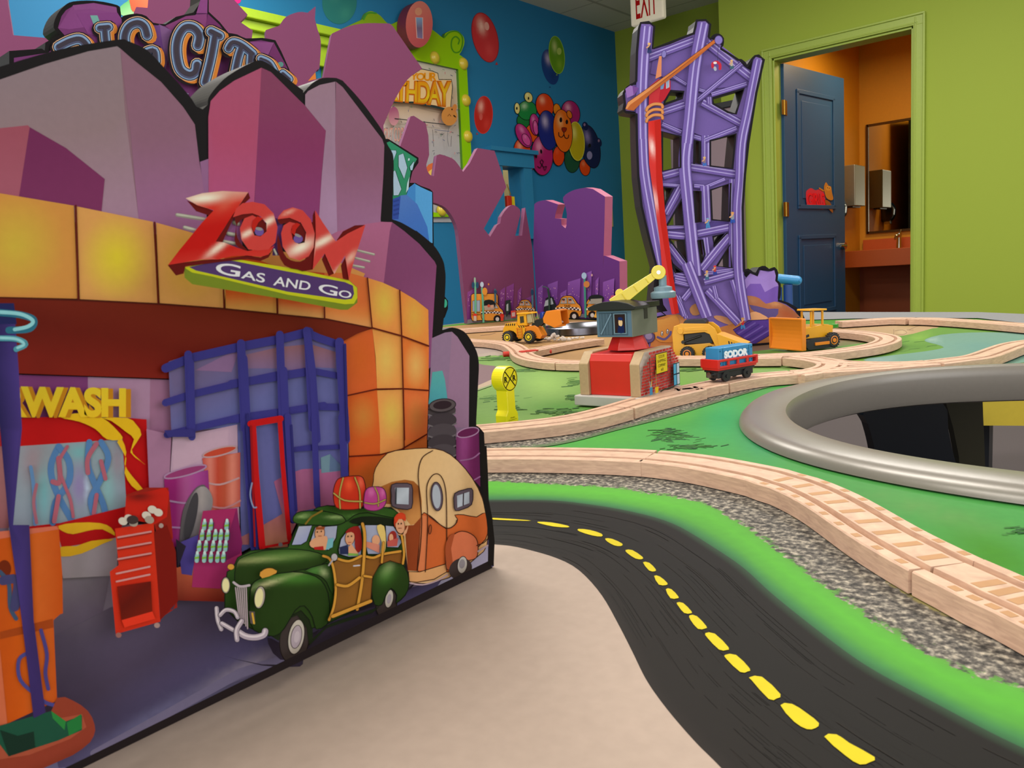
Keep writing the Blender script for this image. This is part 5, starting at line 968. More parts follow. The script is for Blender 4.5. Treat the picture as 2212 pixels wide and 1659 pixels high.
A.poly('r 1105,180 1130,80 1180,45 1320,30 1370,70 1385,200 1350,300 1240,320 1130,300', Glow('#b82a14', 'r', [(1240, 110, 40, 60, 0, '#e0502c', .9), (1340, 90, 26, 60, 0, '#dc6048', .9)]), 3, step=5, ol=(2, '#4c140c'))
for pts in ('r 1190,50 1160,180 1165,310', 'r 1290,45 1330,160 1335,305', 'r 1110,180 1200,240 1350,250'): A.line(pts, 4.2, '#5c4418', 4); A.line(pts, 2.8, '#a89048', 4)
A.poly('r 1370,210 1385,150 1430,125 1520,130 1555,180 1555,260 1520,310 1450,330 1370,305', Glow('#a8387c', 'r', [(1430, 170, 26, 40, 0, '#c868a0', .9), (1525, 170, 20, 40, 0, '#c868a0', .9)]), 3, step=5, ol=(1.8, '#4c1c3c'))
for pts in ('r 1460,130 1490,200 1490,290', 'r 1375,260 1460,270 1550,235'): A.line(pts, 3.8, '#5c4418', 4); A.line(pts, 2.4, '#a08848', 4)
# sign
A.poly('q 560,330 800,330 800,640 560,600', '#8f5286'); A.poly('q 1100,330 1200,330 1200,700 1100,700', '#6c4490')
for pts, w in (('q 150,295 430,340', 8), ('q 225,420 340,450', 8), ('q 720,370 760,385', 9), ('q 660,480 730,495', 8), ('q 620,560 730,580', 7), ('q 1945,650 2110,690', 5), ('q 1925,725 2065,760', 5), ('q 1900,800 2010,820', 5), ('q 1115,640 1140,690', 5)):
    A.line(pts, w, '#8a8078'); A.line(A.shift(pts, 0, -1), w*0.55, '#b4aca0')
A.poly('q 220,830 225,920 300,985 1250,1140 1780,1240 1850,1240 1945,1170 1945,1020 1860,945 800,745 700,735 300,800', '#6f7a1e', 1)
A.poly('q 220,820 300,870 480,905 1250,1090 1820,1185 1910,1180 1945,1120 1940,1020 1860,950 1300,830 800,745 700,735', '#b8b41a', 1)
A.poly('q 270,815 340,850 520,890 1250,1060 1820,1140 1890,1130 1912,1080 1900,1000 1820,965 1200,850 720,755 620,745', '#4c3064', 1)
def ggas(q, big=0.012): A.text(*q, '#d8d0d8', big)
ggas(('G', 'q 545,765 790,800 770,920 530,875')); ggas(('AS', 'q 800,850 1030,880 1020,975 785,925')); ggas(('AND', 'q 1125,905 1485,965 1470,1050 1105,995'))
ggas(('G', 'q 1565,975 1755,1010 1740,1110 1555,1065')); ggas(('O', 'q 1765,1040 1890,1060 1880,1130 1755,1110'))
RD, RS = '#c83434', '#600805'
def zfill(*sp): return Glow('#c43a36', 'q', list(sp))
# dark sides of the letters
A.poly('q 245,150 515,255 480,305 340,260', RS); A.poly('q 860,70 878,130 800,200 710,330 600,570 535,560 640,400 740,190', RS); A.poly('q 55,795 140,780 400,745 600,735 850,700 980,720 1080,670 1130,600 1060,720 980,755 850,735 600,760 230,810 210,880 140,900', RS, 1)
A.poly('q 55,795 135,895 215,880 235,800', '#5c0806')
A.poly('q 720,300 840,270 960,300 1040,400 1010,480 900,440 860,330 780,350 740,420 750,520 800,600 855,650 760,620 720,540 740,400', RS, 2)
A.poly('q 1150,330 1260,320 1370,370 1430,480 1420,560 1300,520 1250,380 1180,390', RS, 2); A.poly('q 1150,480 1190,620 1240,720 1330,760 1420,740 1510,600 1520,700 1440,850 1350,840 1220,800 1150,650', RS, 2)
A.poly('q 1500,300 1520,245 1540,480 1500,840 1420,855 1490,640', RS); A.poly('q 1740,545 1800,460 1920,400 2020,395 1860,500 1750,590', RS, 1); A.poly('q 1590,740 1620,680 1710,880 1660,905', RS); A.poly('q 1780,800 1825,715 1860,945 1800,930', RS)
# bright faces
A.poly('q 235,130 400,80 600,58 858,70 700,300 535,560 620,570 740,620 850,655 950,640 1050,640 1120,600 1060,690 980,715 850,700 700,705 560,740 400,740 60,795 170,650 400,370 515,250 350,200', Glow(Lin('q 300,60 420,800', ['#d8b4a4', '#c82c20', '#b80c06', '#b80c06', '#c43028']), 'q', [(420, 130, 200, 45, -5, '#e8dccc', 1.0), (560, 620, 170, 36, -38, '#e8cfc0', 1.0), (640, 180, 120, 60, -40, '#cc6450', .5)]), step=4.5)
A.poly('q 740,230 800,180 900,165 1020,190 1110,280 1150,420 1130,570 1060,640 960,650 860,640 790,540 775,430 820,330 900,300 960,330 905,350 890,420 920,500 980,510 1040,460 1040,380 980,310 900,280 800,290 705,320', zfill((1060, 360, 90, 36, -30, '#e8d4c4', 1.0), (850, 480, 90, 32, -28, '#e8d0c0', 1.0)), step=4.5)
A.poly('q 1160,310 1210,250 1300,220 1400,250 1480,340 1520,480 1510,620 1460,710 1370,750 1270,720 1200,610 1185,480 1210,400 1270,365 1330,380 1285,440 1300,540 1360,585 1420,570 1435,470 1380,370 1270,325 1150,340', zfill((1380, 620, 160, 60, -28, '#ead8c8', 1.0), (1260, 270, 80, 22, -25, '#dca090', .8)), step=4.5)
A.ell('q', 960, 410, 48, 85, -12, RS); A.ell('q', 1360, 470, 48, 95, -14, RS); A.ell('q', 968, 462, 45, 42, 0, '#6a4a90'); A.ell('q', 965, 435, 38, 16, 12, '#8a8084'); A.ell('q', 1355, 535, 46, 42, 0, '#6a4a90'); A.ell('q', 1350, 500, 38, 14, 22, '#8a8084')
A.poly('q 890,410 905,350 950,310 1010,330 960,370 935,420 915,470', '#b41a10', 1); A.poly('q 1285,470 1300,400 1340,375 1375,390 1335,440 1320,500', '#b41a10', 1)
A.poly('q 1525,250 1600,370 1730,560 1850,480 2025,395 1960,600 1920,720 1860,940 1820,700 1715,885 1620,680 1500,840 1530,500', zfill((1600, 560, 160, 40, -28, '#e8d4c4', 1.0), (1760, 850, 90, 34, -50, '#e4c8bc', .9), (1880, 720, 90, 36, -50, '#dca898', .9)), step=4.5)
A.line('_ -260,1863 174,1652 640,1424 1060,1219', 17, '#1c1416', cap=False)
A.line('_ 1060,1222 e 2092,850 2077,700 2052,570 2047,400 2037,200', 13, '#15100f', cap=False)
foam_blk = mat('black_board_edge', '#2b2624', 0.5, noise=0.25, scale=120)
tag(board('gas_station_board', PZ, zo, 0.020, [A], foam_blk, k=0.88), 'large printed cut-out board of an orange gas station with a red ZOOM sign', 'play board')
# ------------------------------------------------------------------ the play table
HC = Vector((-0.025, 0.88, T))
_pol = []
for s_ in ('_ 1719,908', '_ 1752,927', '_ 1855,960', '_ 2002,986', '_ 2212,1008', '_ 1704,885', '_ 1737,852', '_ 1825,823', '_ 1943,803.6', '_ 2061,796', '_ 2212,790'):
    v = G(s_, 0.0105)[0] - HC; _pol.append((math.atan2(v.y, v.x) % (2*PI), math.hypot(v.x, v.y)))
_pol += [(math.radians(d), .285) for d in (-45, 0, 45)]; _pol = sorted((a % (2*PI), r_) for a, r_ in _pol)
def _ri0(a):
    a %= 2*PI
    for (a0, r0), (a1, r1) in zip([(_pol[-1][0]-2*PI, _pol[-1][1])] + _pol, _pol + [(_pol[0][0]+2*PI, _pol[0][1])]):
        if a0 <= a <= a1: return r0 + (r1-r0)*(a-a0)/max(1e-6, a1-a0)
def HR0(a): return sum(_ri0(a+math.radians(d)) for d in range(-16, 17, 4))/9
def HP(k, n, off): a = 2*PI*k/n; r_ = HR0(a)+off*(1 if off < .02 else (1 - .42*max(0, min(1, math.sin(a)*2)))); return (HC.x+r_*math.cos(a), HC.y+r_*math.sin(a))
e1, e2 = G('_ 2112,679.5')[0], G('_ 2212,689')[0]; el = G('_ 958,706')[0]
TP = [(-2.05, 1.0), (el.x-0.06, el.y-0.05), (el.x-0.08, el.y+0.07), (-1.90, 2.24), (-1.70, 2.31), (e1.x-0.28, e1.y+0.075), (e1.x, e1.y), (e2.x, e2.y), (0.30, 1.72), (0.95, 1.35), (0.95, -0.75), (-2.05, -0.75)]
m_grey = mat('grey_rim_plastic', '#78726a', 0.32, metal=0.15, noise=0.05, scale=200, spec=0.6, bump=0.02)
m_paint = print_mat('painted_table_top', 0.6, 0.09, 140, True, 0.15)
tb = empty('play_table', (-0.6, 0.8, 0), label='large painted train table with grey rims and a round well', cat='table')
b = BM(); hole = [HP(k, 96, 0.012) for k in range(96)]
V, Fs = tess(TP, [hole]); lay = b.verts.layers.float_color.new('ink'); gc = tuple(c*0.73 for c in HX('#3f8a1c')) + (0,)
for z_, fl in ((T-0.0023, 0), (T-0.032, 1)):
    vs = [b.verts.new((x, y, z_)) for x, y in V]
    for v in vs: v[lay] = gc
    for f in Fs: q = b.faces.new([vs[i] for i in (f[::-1] if fl else f)]); q.material_index = fl
for lp in (TP, hole):
    A_ = [b.verts.new((x, y, T-0.0023)) for x, y in lp]; B_ = [b.verts.new((x, y, T-0.032)) for x, y in lp]
    for i in range(len(lp)):
        j = (i+1) % len(lp); q = b.faces.new((A_[i], A_[j], B_[j], B_[i])); q.material_index = 1
bmesh.ops.recalc_face_normals(b, faces=b.faces)
def w2p(P):
    d = Vector(P)-EYE; z = d.dot(CF); return (W_/2 + F_*d.dot(CR)/z, H_/2 - F_*d.dot(CU)/z)
ringpx = [w2p(HP(k, 96, 0.03) + (T,)) for k in range(96)]
A = Art(TOP, 1.5e-6, 1e-5, cut=[ringpx])
def gnd(px): return Q(px)
# far green / sand
A.poly('_ 900,720 958,706 1085,694 1160,687 1281,692 1500,700 1790,700 1800,760 1480,800 1250,800 1200,776 1100,770 1040,762 900,765', Glow('#ac8658', '_', [(1060, 722, 60, 10, 0, '#b88c5c', .9), (1240, 735, 70, 12, 0, '#c49c68', .8), (1180, 770, 80, 8, 0, '#8c6848', .8), (1500, 780, 150, 20, 0, '#7c5c44', .8)]), step=14)
for ln in ('w 490,548 560,545 620,555 700,545', 'w 280,625 420,610 520,585', 'w 1400,520 1600,500 1900,485', 'w 1050,795 1180,800 1260,790', 'w 860,790 980,770', 'w 1650,490 1900,470 2100,460'): A.line(ln, 0.9, '#5c4030', 3)
A.poly('_ 1440,800 1440,770 1500,745 1700,735 1790,760 1700,775 1640,780 1460,782', '#6c5240', 1)
A.poly('_ 1440,780 1800,740 1850,700 2100,690 2300,700 2300,1000 1440,900', '#5c8838')
# loop inside and tan rocks on the right
A.poly('x 490,320 640,330 860,345 830,370 560,410 300,445 300,330', Glow('#80684c', 'x', [(560, 400, 200, 22, -4, '#607838', .9)]), step=8)
A.poly('x 440,255 600,235 860,215 1100,185 1400,200 1440,235 1300,290 1080,320 900,300 700,280 440,275', Glow('#b0926c', 'x', [(920, 210, 60, 22, 0, '#a87c5c', .9), (1150, 215, 100, 20, 0, '#90803c', .7), (620, 260, 200, 14, 0, '#a07850', .9), (1100, 290, 60, 24, 0, '#c8b088', .9)]), 2, step=6)
for ln in ('x 1020,262 1020,300 1010,315', 'x 1030,275 1100,265 1140,290 1100,308 1040,305', 'x 1160,265 1240,230 1300,215', 'x 1140,265 1200,268', 'x 880,190 870,235'): A.line(ln, 0.8, '#705440', 3)
A.poly('x 1040,330 1200,300 1380,250 1600,235 1900,270 2212,300 2212,420 1500,520 1000,560 480,545 520,525 900,470 1080,400', Glow('#5c8c30', 'x', [(1250, 330, 130, 40, -10, '#7ca83c', .9), (1200, 420, 200, 30, -5, '#4c7c20', .8), (700, 520, 200, 16, 0, '#6c9c34', .8)]), step=9)
A.poly('x 1480,240 1900,268 2212,300 2400,310 2400,290 2212,280 1420,215', '#7c6c58')
rr = random.Random(11)
for _ in range(70):
    px, py = rr.uniform(560, 1450), rr.uniform(300, 500)
    if py < 560-px*0.17 or (px > 1330 and py > 300): continue
    A.line('x %f,%f %f,%f' % (px, py, px+rr.uniform(40, 110), py-rr.uniform(2, 16)), rr.uniform(0.7, 1.8), rr.choice(['#3f6c1c', '#7caa3c', '#4c7c24', '#8cb444']))
A.poly('x 1310,350 1450,310 1700,290 2000,288 2212,297 2500,320 2500,520 1700,600 1000,600 740,540 900,510 1200,475 1380,450 1480,425 1400,395 1320,375', Glow('#6c9484', 'x', [(1380, 355, 60, 14, 10, '#9cb4b0', .9), (1800, 420, 300, 60, 0, '#5c8c88', .6), (900, 540, 150, 14, 0, '#8ca4a8', .7)]), 2, step=10)
# left green
A.poly('w 130,800 400,815 640,850 640,930 520,960 130,960', '#a09088')
A.poly('_ 1020,768 1060,765 1100,775 1180,790 1260,790 1480,785 1640,785 1760,790 1700,805 1500,830 1340,868 1200,900 1050,922 1000,930', Glow('#74984e', '_', [(1180, 830, 60, 26, 0, '#90b45c', .9), (1090, 790, 40, 8, 0, '#88ac60', .8), (1600, 790, 70, 8, 0, '#78b040', .8), (1440, 830, 60, 20, 0, '#6ca83c', .8), (1230, 880, 100, 16, 0, '#4c8c34', .8)]), step=13)
A.poly('w 100,950 640,860 660,900 560,935 250,965', '#a8988c')
for (cx, cy, n_, sx, sy) in ((1070, 862, 40, 45, 10), (1235, 825, 26, 22, 12), (1120, 800, 18, 34, 4), (1230, 860, 24, 24, 10), (1200, 890, 44, 70, 7), (1060, 775, 20, 30, 4), (1480, 800, 12, 26, 3), (1090, 880, 20, 30, 6)):
    for _ in range(n_):
        px, py = rr.gauss(cx, sx*0.5), rr.gauss(cy, sy*0.5); A.line('_ %f,%f %f,%f' % (px, py, px+rr.uniform(8, 26), py-rr.uniform(0, 3)), rr.uniform(0.8, 2), rr.choice(['#44702c', '#3c6430', '#547c38']))
A.poly('w 200,1060 320,1090 520,1112 480,1200 455,1330 230,1430 -60,1500 -60,1000', '#7c6468', 1)
A.poly('w 455,1325 240,1420 100,1470 100,1520 240,1475 455,1400', '#b09a84'); A.poly('w 455,1400 240,1475 100,1520 100,1560 240,1500 455,1425', '#88986c')
# centre green wedge, rim surroundings
A.poly('_ 1040,1010 1040,965 1350,905 1500,872 1700,828 1900,805 2100,795 2300,790 2300,1420 2100,1260 1900,1140 1700,1040 1500,1000 1180,985', Glow('#449444', '_', [(1300, 950, 130, 30, -8, '#4ca03c', .9), (1560, 900, 60, 60, 0, '#2c9c60', .8), (1480, 890, 80, 20, -15, '#58a848', .8), (1640, 960, 60, 40, 30, '#2c8c5c', .8), (1850, 1060, 160, 26, 22, '#3c8c40', .9), (2150, 1200, 150, 60, 25, '#3c8414', 1.0), (2000, 1100, 200, 20, 16, '#5c9048', .8)]), step=24)
for (cx, cy, n_, sx, sy) in ((1440, 945, 60, 50, 12), (1480, 965, 44, 50, 6), (1430, 932, 24, 24, 6), (2190, 1145, 24, 30, 10)):
    for _ in range(n_):
        px, py = rr.gauss(cx, sx*0.5), rr.gauss(cy, sy*0.5); A.line('_ %f,%f %f,%f' % (px, py, px+rr.uniform(10, 26), py-rr.uniform(-3, 5)), rr.uniform(0.8, 1.8), rr.choice(['#2c6424', '#34702c', '#24542c']))
A.poly('_ 1700,692 1850,688 2000,686.5 2112,687 2212,698 2500,725 2500,690 2112,674 1700,674', '#8c8c90')
# painted gravel strips
A.band(['_ 1000,960 1200,938 1340,908 1500,866 1640,830 1760,806', '_ 1000,968 1200,948 1345,914 1505,872 1645,835 1762,809', '_ 1000,976 1190,963 1340,927 1448,900 1520,878 1650,839 1764,812'], ['#7c7464', '#6c685c', '#58744c'], 40, alphas=[0.6, 0.75, 0.30])
road_o = '_ 900,1078 1050,1080 1183,1080.7 1274,1090 1366,1106 1457,1133 1549,1188 1608,1229 1674,1289 1789,1380 1880,1444 2017,1518 2212,1618 2500,1740'
road_i = '_ 900,1176 1069,1176 1151,1190 1220,1213 1261,1241 1302,1289 1338,1353 1366,1408 1398,1472 1444,1536 1503,1604 1558,1659 1680,1790'
grav_o = '_ 900,1036 1050,1039 1183,1046 1320,1053 1411,1067 1503,1083 1572,1115 1660,1174 1761,1252 1853,1316 1949,1380 2040,1431 2132,1467 2212,1488 2500,1590'
grav_i = '_ 900,1018 1050,1018 1183,1016 1320,1018 1402,1024 1503,1040 1600,1062 1697,1098 1834,1192 1963,1282 2080,1340 2212,1392 2500,1500'
def mid(a, b_, t): 
    P, R_ = resample(spline(Q(a), False, 6), 60), resample(spline(Q(b_), False, 6), 60); return [(p[0]+(q[0]-p[0])*t, p[1]+(q[1]-p[1])*t) for p, q in zip(P, R_)]
A.band([road_i, '_ -400,1500 -400,1600 -400,1700 -400,1800 -300,1860 0,1900 400,1900 600,1900 1000,1900 1500,1900 1900,1900'], ['#b6a294', '#b6a294'], 60)
A.poly('_ 900,1176 1069,1176 1151,1190 1220,1213 1261,1241 1302,1289 1338,1353 1366,1408 1398,1472 1444,1536 1503,1604 1558,1659 1680,1790 1500,1900 -400,1900 -400,1400', '#b6a294')
A.band([grav_i, mid(grav_i, grav_o, .12), mid(grav_i, grav_o, .45), mid(grav_i, grav_o, .8), mid(grav_i, grav_o, 1.0), mid(grav_i, grav_o, 1.12), mid(grav_o, road_o, .3), mid(grav_o, road_o, .62), mid(grav_o, road_o, .85), mid(grav_o, road_o, 1.02)],
       ['#a09450', '#6c6458', '#5c5650', '#5c6c48', '#58a038', '#58a838', '#58ac34', '#509c38', '#3c7c44', '#2c5c3c'], 90, alphas=[.35, .62, .72, .66, .5, .25, 0, 0, 0, 0])
rim_col = []
A.band([mid(grav_o, road_o, .99), mid(road_o, road_i, .06), mid(road_o, road_i, .5), mid(road_o, road_i, .94), mid(road_o, road_i, 1.0)], ['#2c4430', '#120e0d', '#14110f', '#1b1613', '#241e1b'], 90)
for k in range(150):
    t = rr.uniform(0.1, 0.97); P = mid(road_o, road_i, t); i0 = rr.randint(6, 48); n_ = rr.randint(3, 8)
    A.line(P[i0:i0+n_], rr.uniform(0.6, 1.6), rr.choice(['#1c1714', '#221c18', '#0f0c0b', '#181412']), cap=False)
for ln in ('t 145,478 300,488 305,492 145,486', 't 355,496 420,500 495,515 495,523 430,519 362,504', 't 545,530 600,535 655,553 654,566 610,561 550,542', 't 672,575 705,577 753,600 745,611 715,608 682,590', 't 768,630 800,630 848,662 845,673 815,670 777,645', 't 850,688 880,690 910,720 907,730 880,727', 't 903,752 930,755 965,785 960,795 925,793',
           't 958,815 985,815 1018,850 1012,858 980,857', 't 1010,878 1040,880 1080,920 1075,929 1045,927 1018,895', 't 1070,938 1105,942 1150,990 1145,1000 1110,1002 1075,960', 't 1145,1022 1190,1025 1255,1090 1245,1102 1210,1100 1155,1045', 't 1238,1125 1290,1125 1355,1190 1345,1203 1310,1206 1245,1145',
           's 130,1230 188,1228 275,1310 258,1330 220,1333 140,1245', 's 275,1362 330,1356 400,1400 457,1447 440,1470 400,1475 340,1440', 's 482,1510 540,1500 600,1540 720,1607 700,1630 650,1642 580,1598', 's 860,1740 940,1725 1100,1800 1060,1860 960,1820'):
    A.poly(ln, '#d8c41c', 2)

A.emit(b, 0, 0.73)
lo(obj('table_top', b, [m_paint, mat('table_edge_wood', '#6c6258', 0.5)], None, recalc=False), tb)
b = BM()
prof = [(.048, 0.0003), (.047, 0.004), (.043, 0.0085), (.036, 0.0105), (.022, 0.0115), (.010, 0.0112), (.004, 0.0095), (.001, 0.005), (0, -0.002), (.001, -0.027), (.003, -0.032), (.007, -0.034), (.014, -0.0345)]
rg = []
for r_, z_ in prof: rg.append([b.verts.new(HP(k, 160, r_) + (T+z_,)) for k in range(160)])
for P_, R_ in zip(rg, rg[1:]):
    for k in range(160): b.faces.new((P_[k], P_[(k+1) % 160], R_[(k+1) % 160], R_[k]))
o = obj('well_rim', b, m_grey, None, smooth=True); lo(o, tb)
b = BM(); tube(b, [(x, y, T-0.0172) for x, y in TP], 0.0168, 12, closed=True); o = obj('edge_bumper', b, m_grey, None, smooth=True); lo(o, tb)
for x, y in ((-1.75, 1.95), (0.75, 1.15), (-1.85, -0.55), (0.75, -0.55)):
    b = BM(); cyl(b, (x, y, 0.0), (x, y, T-0.032), 0.035); lo(obj('leg', b, mat('dark_leg_paint', '#20242c', 0.4), None), tb)
# curved navy support under the well
def upright(pts, D, th): 
    pl = Plane(EYE + F0*D, -F0); return pl
PLg = Plane(EYE + F0*1.50, -F0)
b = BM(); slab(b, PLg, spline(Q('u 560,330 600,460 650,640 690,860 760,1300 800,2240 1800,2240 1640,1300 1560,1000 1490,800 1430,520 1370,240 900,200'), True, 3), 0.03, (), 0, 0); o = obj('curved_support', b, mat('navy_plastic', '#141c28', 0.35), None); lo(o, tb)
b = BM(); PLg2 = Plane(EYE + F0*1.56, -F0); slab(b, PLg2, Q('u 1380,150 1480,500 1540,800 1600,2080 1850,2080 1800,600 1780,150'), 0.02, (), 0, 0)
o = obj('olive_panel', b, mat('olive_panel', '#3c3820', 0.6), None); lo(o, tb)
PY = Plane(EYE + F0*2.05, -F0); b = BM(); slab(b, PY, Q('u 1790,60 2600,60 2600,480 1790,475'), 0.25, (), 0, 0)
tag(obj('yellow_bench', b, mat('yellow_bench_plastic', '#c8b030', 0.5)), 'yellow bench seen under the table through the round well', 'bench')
bo = bpy.data.objects['yellow_bench']
c_ = PY.at(*Q('u 2000,475')[0]) + F0*0.1
b = BM(); box(b, (c_.x, c_.y, c_.z/2), (0.05, 0.05, c_.z)); o = obj('leg', b, mat('dark_leg_paint', '#20242c', 0.4), bo); b = BM(); box(b, (c_.x+0.25, c_.y+0.2, c_.z/2), (0.05, 0.05, c_.z)); o = obj('leg', b, mat('dark_leg_paint', '#20242c', 0.4), bo)
# ------------------------------------------------------------------ wooden railway
def wood_mat(name, c0, c1, rough=0.5):
    if name in MATS: return MATS[name]
    m, nt, b = nodes(name); N, L = nt.nodes, nt.links
    tc = N.new('ShaderNodeTexCoord'); mp = N.new('ShaderNodeMapping'); mp.inputs['Scale'].default_value = (40, 40, 260); L.new(tc.outputs['Object'], mp.inputs[0])
    nz = N.new('ShaderNodeTexNoise'); nz.inputs['Scale'].default_value = 2.2; nz.inputs['Detail'].default_value = 5; nz.inputs['Distortion'].default_value = 0.6; L.new(mp.outputs[0], nz.inputs['Vector'])
    at = N.new('ShaderNodeAttribute'); at.attribute_name = 'ink'
    cr = N.new('ShaderNodeValToRGB'); cr.color_ramp.elements[0].position = .3; cr.color_ramp.elements[1].position = .7; cr.color_ramp.elements[0].color = HX(c0) + (1,); cr.color_ramp.elements[1].color = HX(c1) + (1,); L.new(nz.outputs['Fac'], cr.inputs[0])
    L.new(cr.outputs[0], b.inputs['Base Color']); b.inputs['Roughness'].default_value = rough
    MATS[name] = m; return m
m_wd = wood_mat('beech_wood', '#b08e78', '#cca88e'); m_tie = mat('pressed_tie', '#a87c52', 0.6, noise=0.2); m_groove = mat('groove_shade_wood', '#9c7458', 0.6, noise=0.1)  # groove floors coloured darker to stand for the shade inside them
ZT = 0.012
def track(ctr, label, z=0.0, ties=None, trim=True, mat_=None):
    """sweep a grooved rail section along a centre line (points on the table top)"""
    pts = [Vector(p[:2]) for p in ctr]; n = max(6, int(sum((a-b_).length for a, b_ in zip(pts, pts[1:]))/0.012)); pts = [Vector(p) for p in resample([tuple(p) for p in pts], n)]
    c0 = pts[n//2]; root_ = (c0.x, c0.y, T); pr = [(-.020, 0.0003), (-.020, .0112), (-.0192, .012), (-.0135, .012), (-.0130, .0092), (-.0088, .0092), (-.0083, .012), (.0083, .012), (.0088, .0092), (.0130, .0092), (.0135, .012), (.0192, .012), (.020, .0112), (.020, .0003)]
    b = BM(); rings = []
    for i, p in enumerate(pts):
        d = (pts[min(i+1, n-1)] - pts[max(i-1, 0)]).normalized(); s = Vector((-d.y, d.x))
        rings.append([b.verts.new((p.x+s.x*u-c0.x, p.y+s.y*u-c0.y, v+z)) for u, v in pr])
    m_ = len(pr)
    for P_, R_ in zip(rings, rings[1:]):
        for k in range(m_):
            f = b.faces.new((P_[k], P_[(k+1) % m_], R_[(k+1) % m_], R_[k])); f.material_index = 2 if k in (4, 8) else 0
    b.faces.new(rings[0]); b.faces.new(rings[-1][::-1])
    if ties:
        k = ties[0]
        while k < ties[1]:
            t = k*(n-1); i = min(int(t), n-2); p = pts[i].lerp(pts[i+1], t-i); d = (pts[i+1]-pts[i]).normalized(); s = Vector((-d.y, d.x))
            q = [p + d*a + s*c_ for a, c_ in ((-.0028, -.0068), (.0028, -.0068), (.0028, .0068), (-.0028, .0068))]; f = b.faces.new([b.verts.new((v.x-c0.x, v.y-c0.y, ZT+z+0.0001)) for v in q]); f.material_index = 1
            for sg in (-1, 1):
                q = [p + d*a + s*(c_*sg) for a, c_ in ((-.0028, .0145), (.0028, .0145), (.0028, .0185), (-.0028, .0185))]; f = b.faces.new([b.verts.new((v.x-c0.x, v.y-c0.y, ZT+z+0.0001)) for v in q]); f.material_index = 1
            k += ties[2]
    o = obj('wooden_track', b, [mat_ or m_wd, m_tie, m_groove], None); o.location = root_
    return tag(o, label, 'toy track', 'wooden railway laid on the table')
def tc_(far, near): 
    a, b_ = [resample(spline([tuple(p.xy) for p in G(s_, ZT)], False, 6), 60) for s_ in (far, near)]; return [((p[0]+q[0])/2, (p[1]+q[1])/2) for p, q in zip(a, b_)]
def tcen(s_): return spline([tuple(p.xy) for p in G(s_, ZT)], False, 6)
def cut(P, a, b_):
    L = resample(P, 200); return L[int(a*199):int(b_*199)+1]
track(tc_('_ 940,971 1050,967.7 1183,965 1320,967 1402,971.5', '_ 940,993 1050,990.5 1183,991.5 1320,995 1402,998'), 'straight wooden track in front of the gas station board edge, nearly level')
track(tc_('t 888,155 1000,165 1200,190 1443,225 s 300,240 600,340 900,510 1100,605 1240,665', 't 880,215 1100,240 1300,290 1443,340 s 300,365 600,555 880,732'), 'curved wooden track with pressed sleepers sweeping down beside the painted road', ties=(0.42, 0.97, 0.068))
track(tc_('s 1250,668 1425,740 1800,940', 's 890,735 1150,870 1425,975 1800,1150'), 'wooden track leaving the view at the lower right', ties=(0.3, 0.98, 0.12))
track(tc_('_ 960,926 o 160,1590 500,1545 900,1490 1200,1440 1470,1367', '_ 960,934 o 220,1635 700,1610 1000,1575 1300,1510 1490,1462'), 'wooden track passing just in front of the yellow crossing sign')
track(tc_('o 1480,1365 1800,1270 2212,1190 l 640,1480 900,1430 1015,1412', 'o 1500,1460 1700,1400 2212,1265 l 700,1540 990,1474'), 'wooden track running along the brick wall of the crane shed')
track(tc_('l 1018,1411 1130,1385 1400,1350 1700,1325', 'l 995,1473 1400,1400 1775,1370'), 'wooden track carrying the red and blue wagon')
sw1 = track(tc_('_ 1708,801 1790,795 1880,789 x 1300,550', 'x 134,662 400,650 800,625 1420,573'), 'wooden switch track just behind the grey well rim', 0.0001)
track(tc_('_ 1340,770 1465,768.5 1560,768 1641,767 1690,766', '_ 1340,777 1465,775 1560,775 1641,774.5 1690,774'), 'wooden track behind the wagon in front of the yellow loader', 0.0002)
inn = spline([tuple(p.xy) for p in G('x 0,522 120,533 230,550 300,570 305,588 250,612 120,638 0,655', ZT)], False, 6); inn = resample(inn, 60); ctr = []
for i in range(60):
    a_, b_ = Vector(inn[max(i-1, 0)]), Vector(inn[min(i+1, 59)]); d = (b_-a_).normalized(); ctr.append(tuple(Vector(inn[i]) + Vector((-d.y, d.x))*0.020))
sw3 = track(ctr, 'tightly curved wooden track at the right end of the wagon line', 0.0003)
track(tcen('_ 1785,712.5 1807,714 1857,717.5 1900,723.5 1919,731 1907,740 1870,749 1800,758.5 1745,764 1690,766 1640,768.5'), 'curved wooden track looping around behind the yellow bulldozer', 0.0004)
sw2 = track(tc_('x 290,500 500,540 740,555 1100,560 1290,550', 'x 200,545 450,578 740,590 1100,590 1420,572'), 'wooden switch track touching the painted lake shore', 0.0005)
track(tc_('x 1300,549 1500,520 1700,490 1900,425 2050,385 2212,357 2500,330', 'x 1435,572 1700,545 1900,520 2050,470 2212,400 2500,360'), 'S-shaped wooden track between the painted lake and the well rim')
track(tc_('x 500,180 700,165 870,153 1050,147 1180,150', 'x 530,195 850,178 1000,168 1186,168'), 'wooden track along the far table edge behind the bulldozer')
track(tc_('x 1186,150 1400,152 1800,170 2212,200 2500,220', 'x 1192,168 1370,170 1800,200 2212,235 2500,262'), 'long wooden track along the far table edge beyond the painted lake')
track(tc_('_ 930,713.5 1000,708.3 1095,702 1180,697.5', '_ 930,717.5 1000,712 1095,705.5 1180,700.5'), 'wooden track at the foot of the plum skyline board')
track(tc_('_ 1181,697.3 1230,695.2 1285,693.5 1330,693', '_ 1182,700.3 1230,698.5 1289,696.7 1330,696.2'), 'wooden track at the foot of the violet skyline board')
I1 = tcen('_ 985,731 1022,735 1065,737.5 1100,743 1119,753.5 1130,765 1150,773 1185,779 1215,780.8')
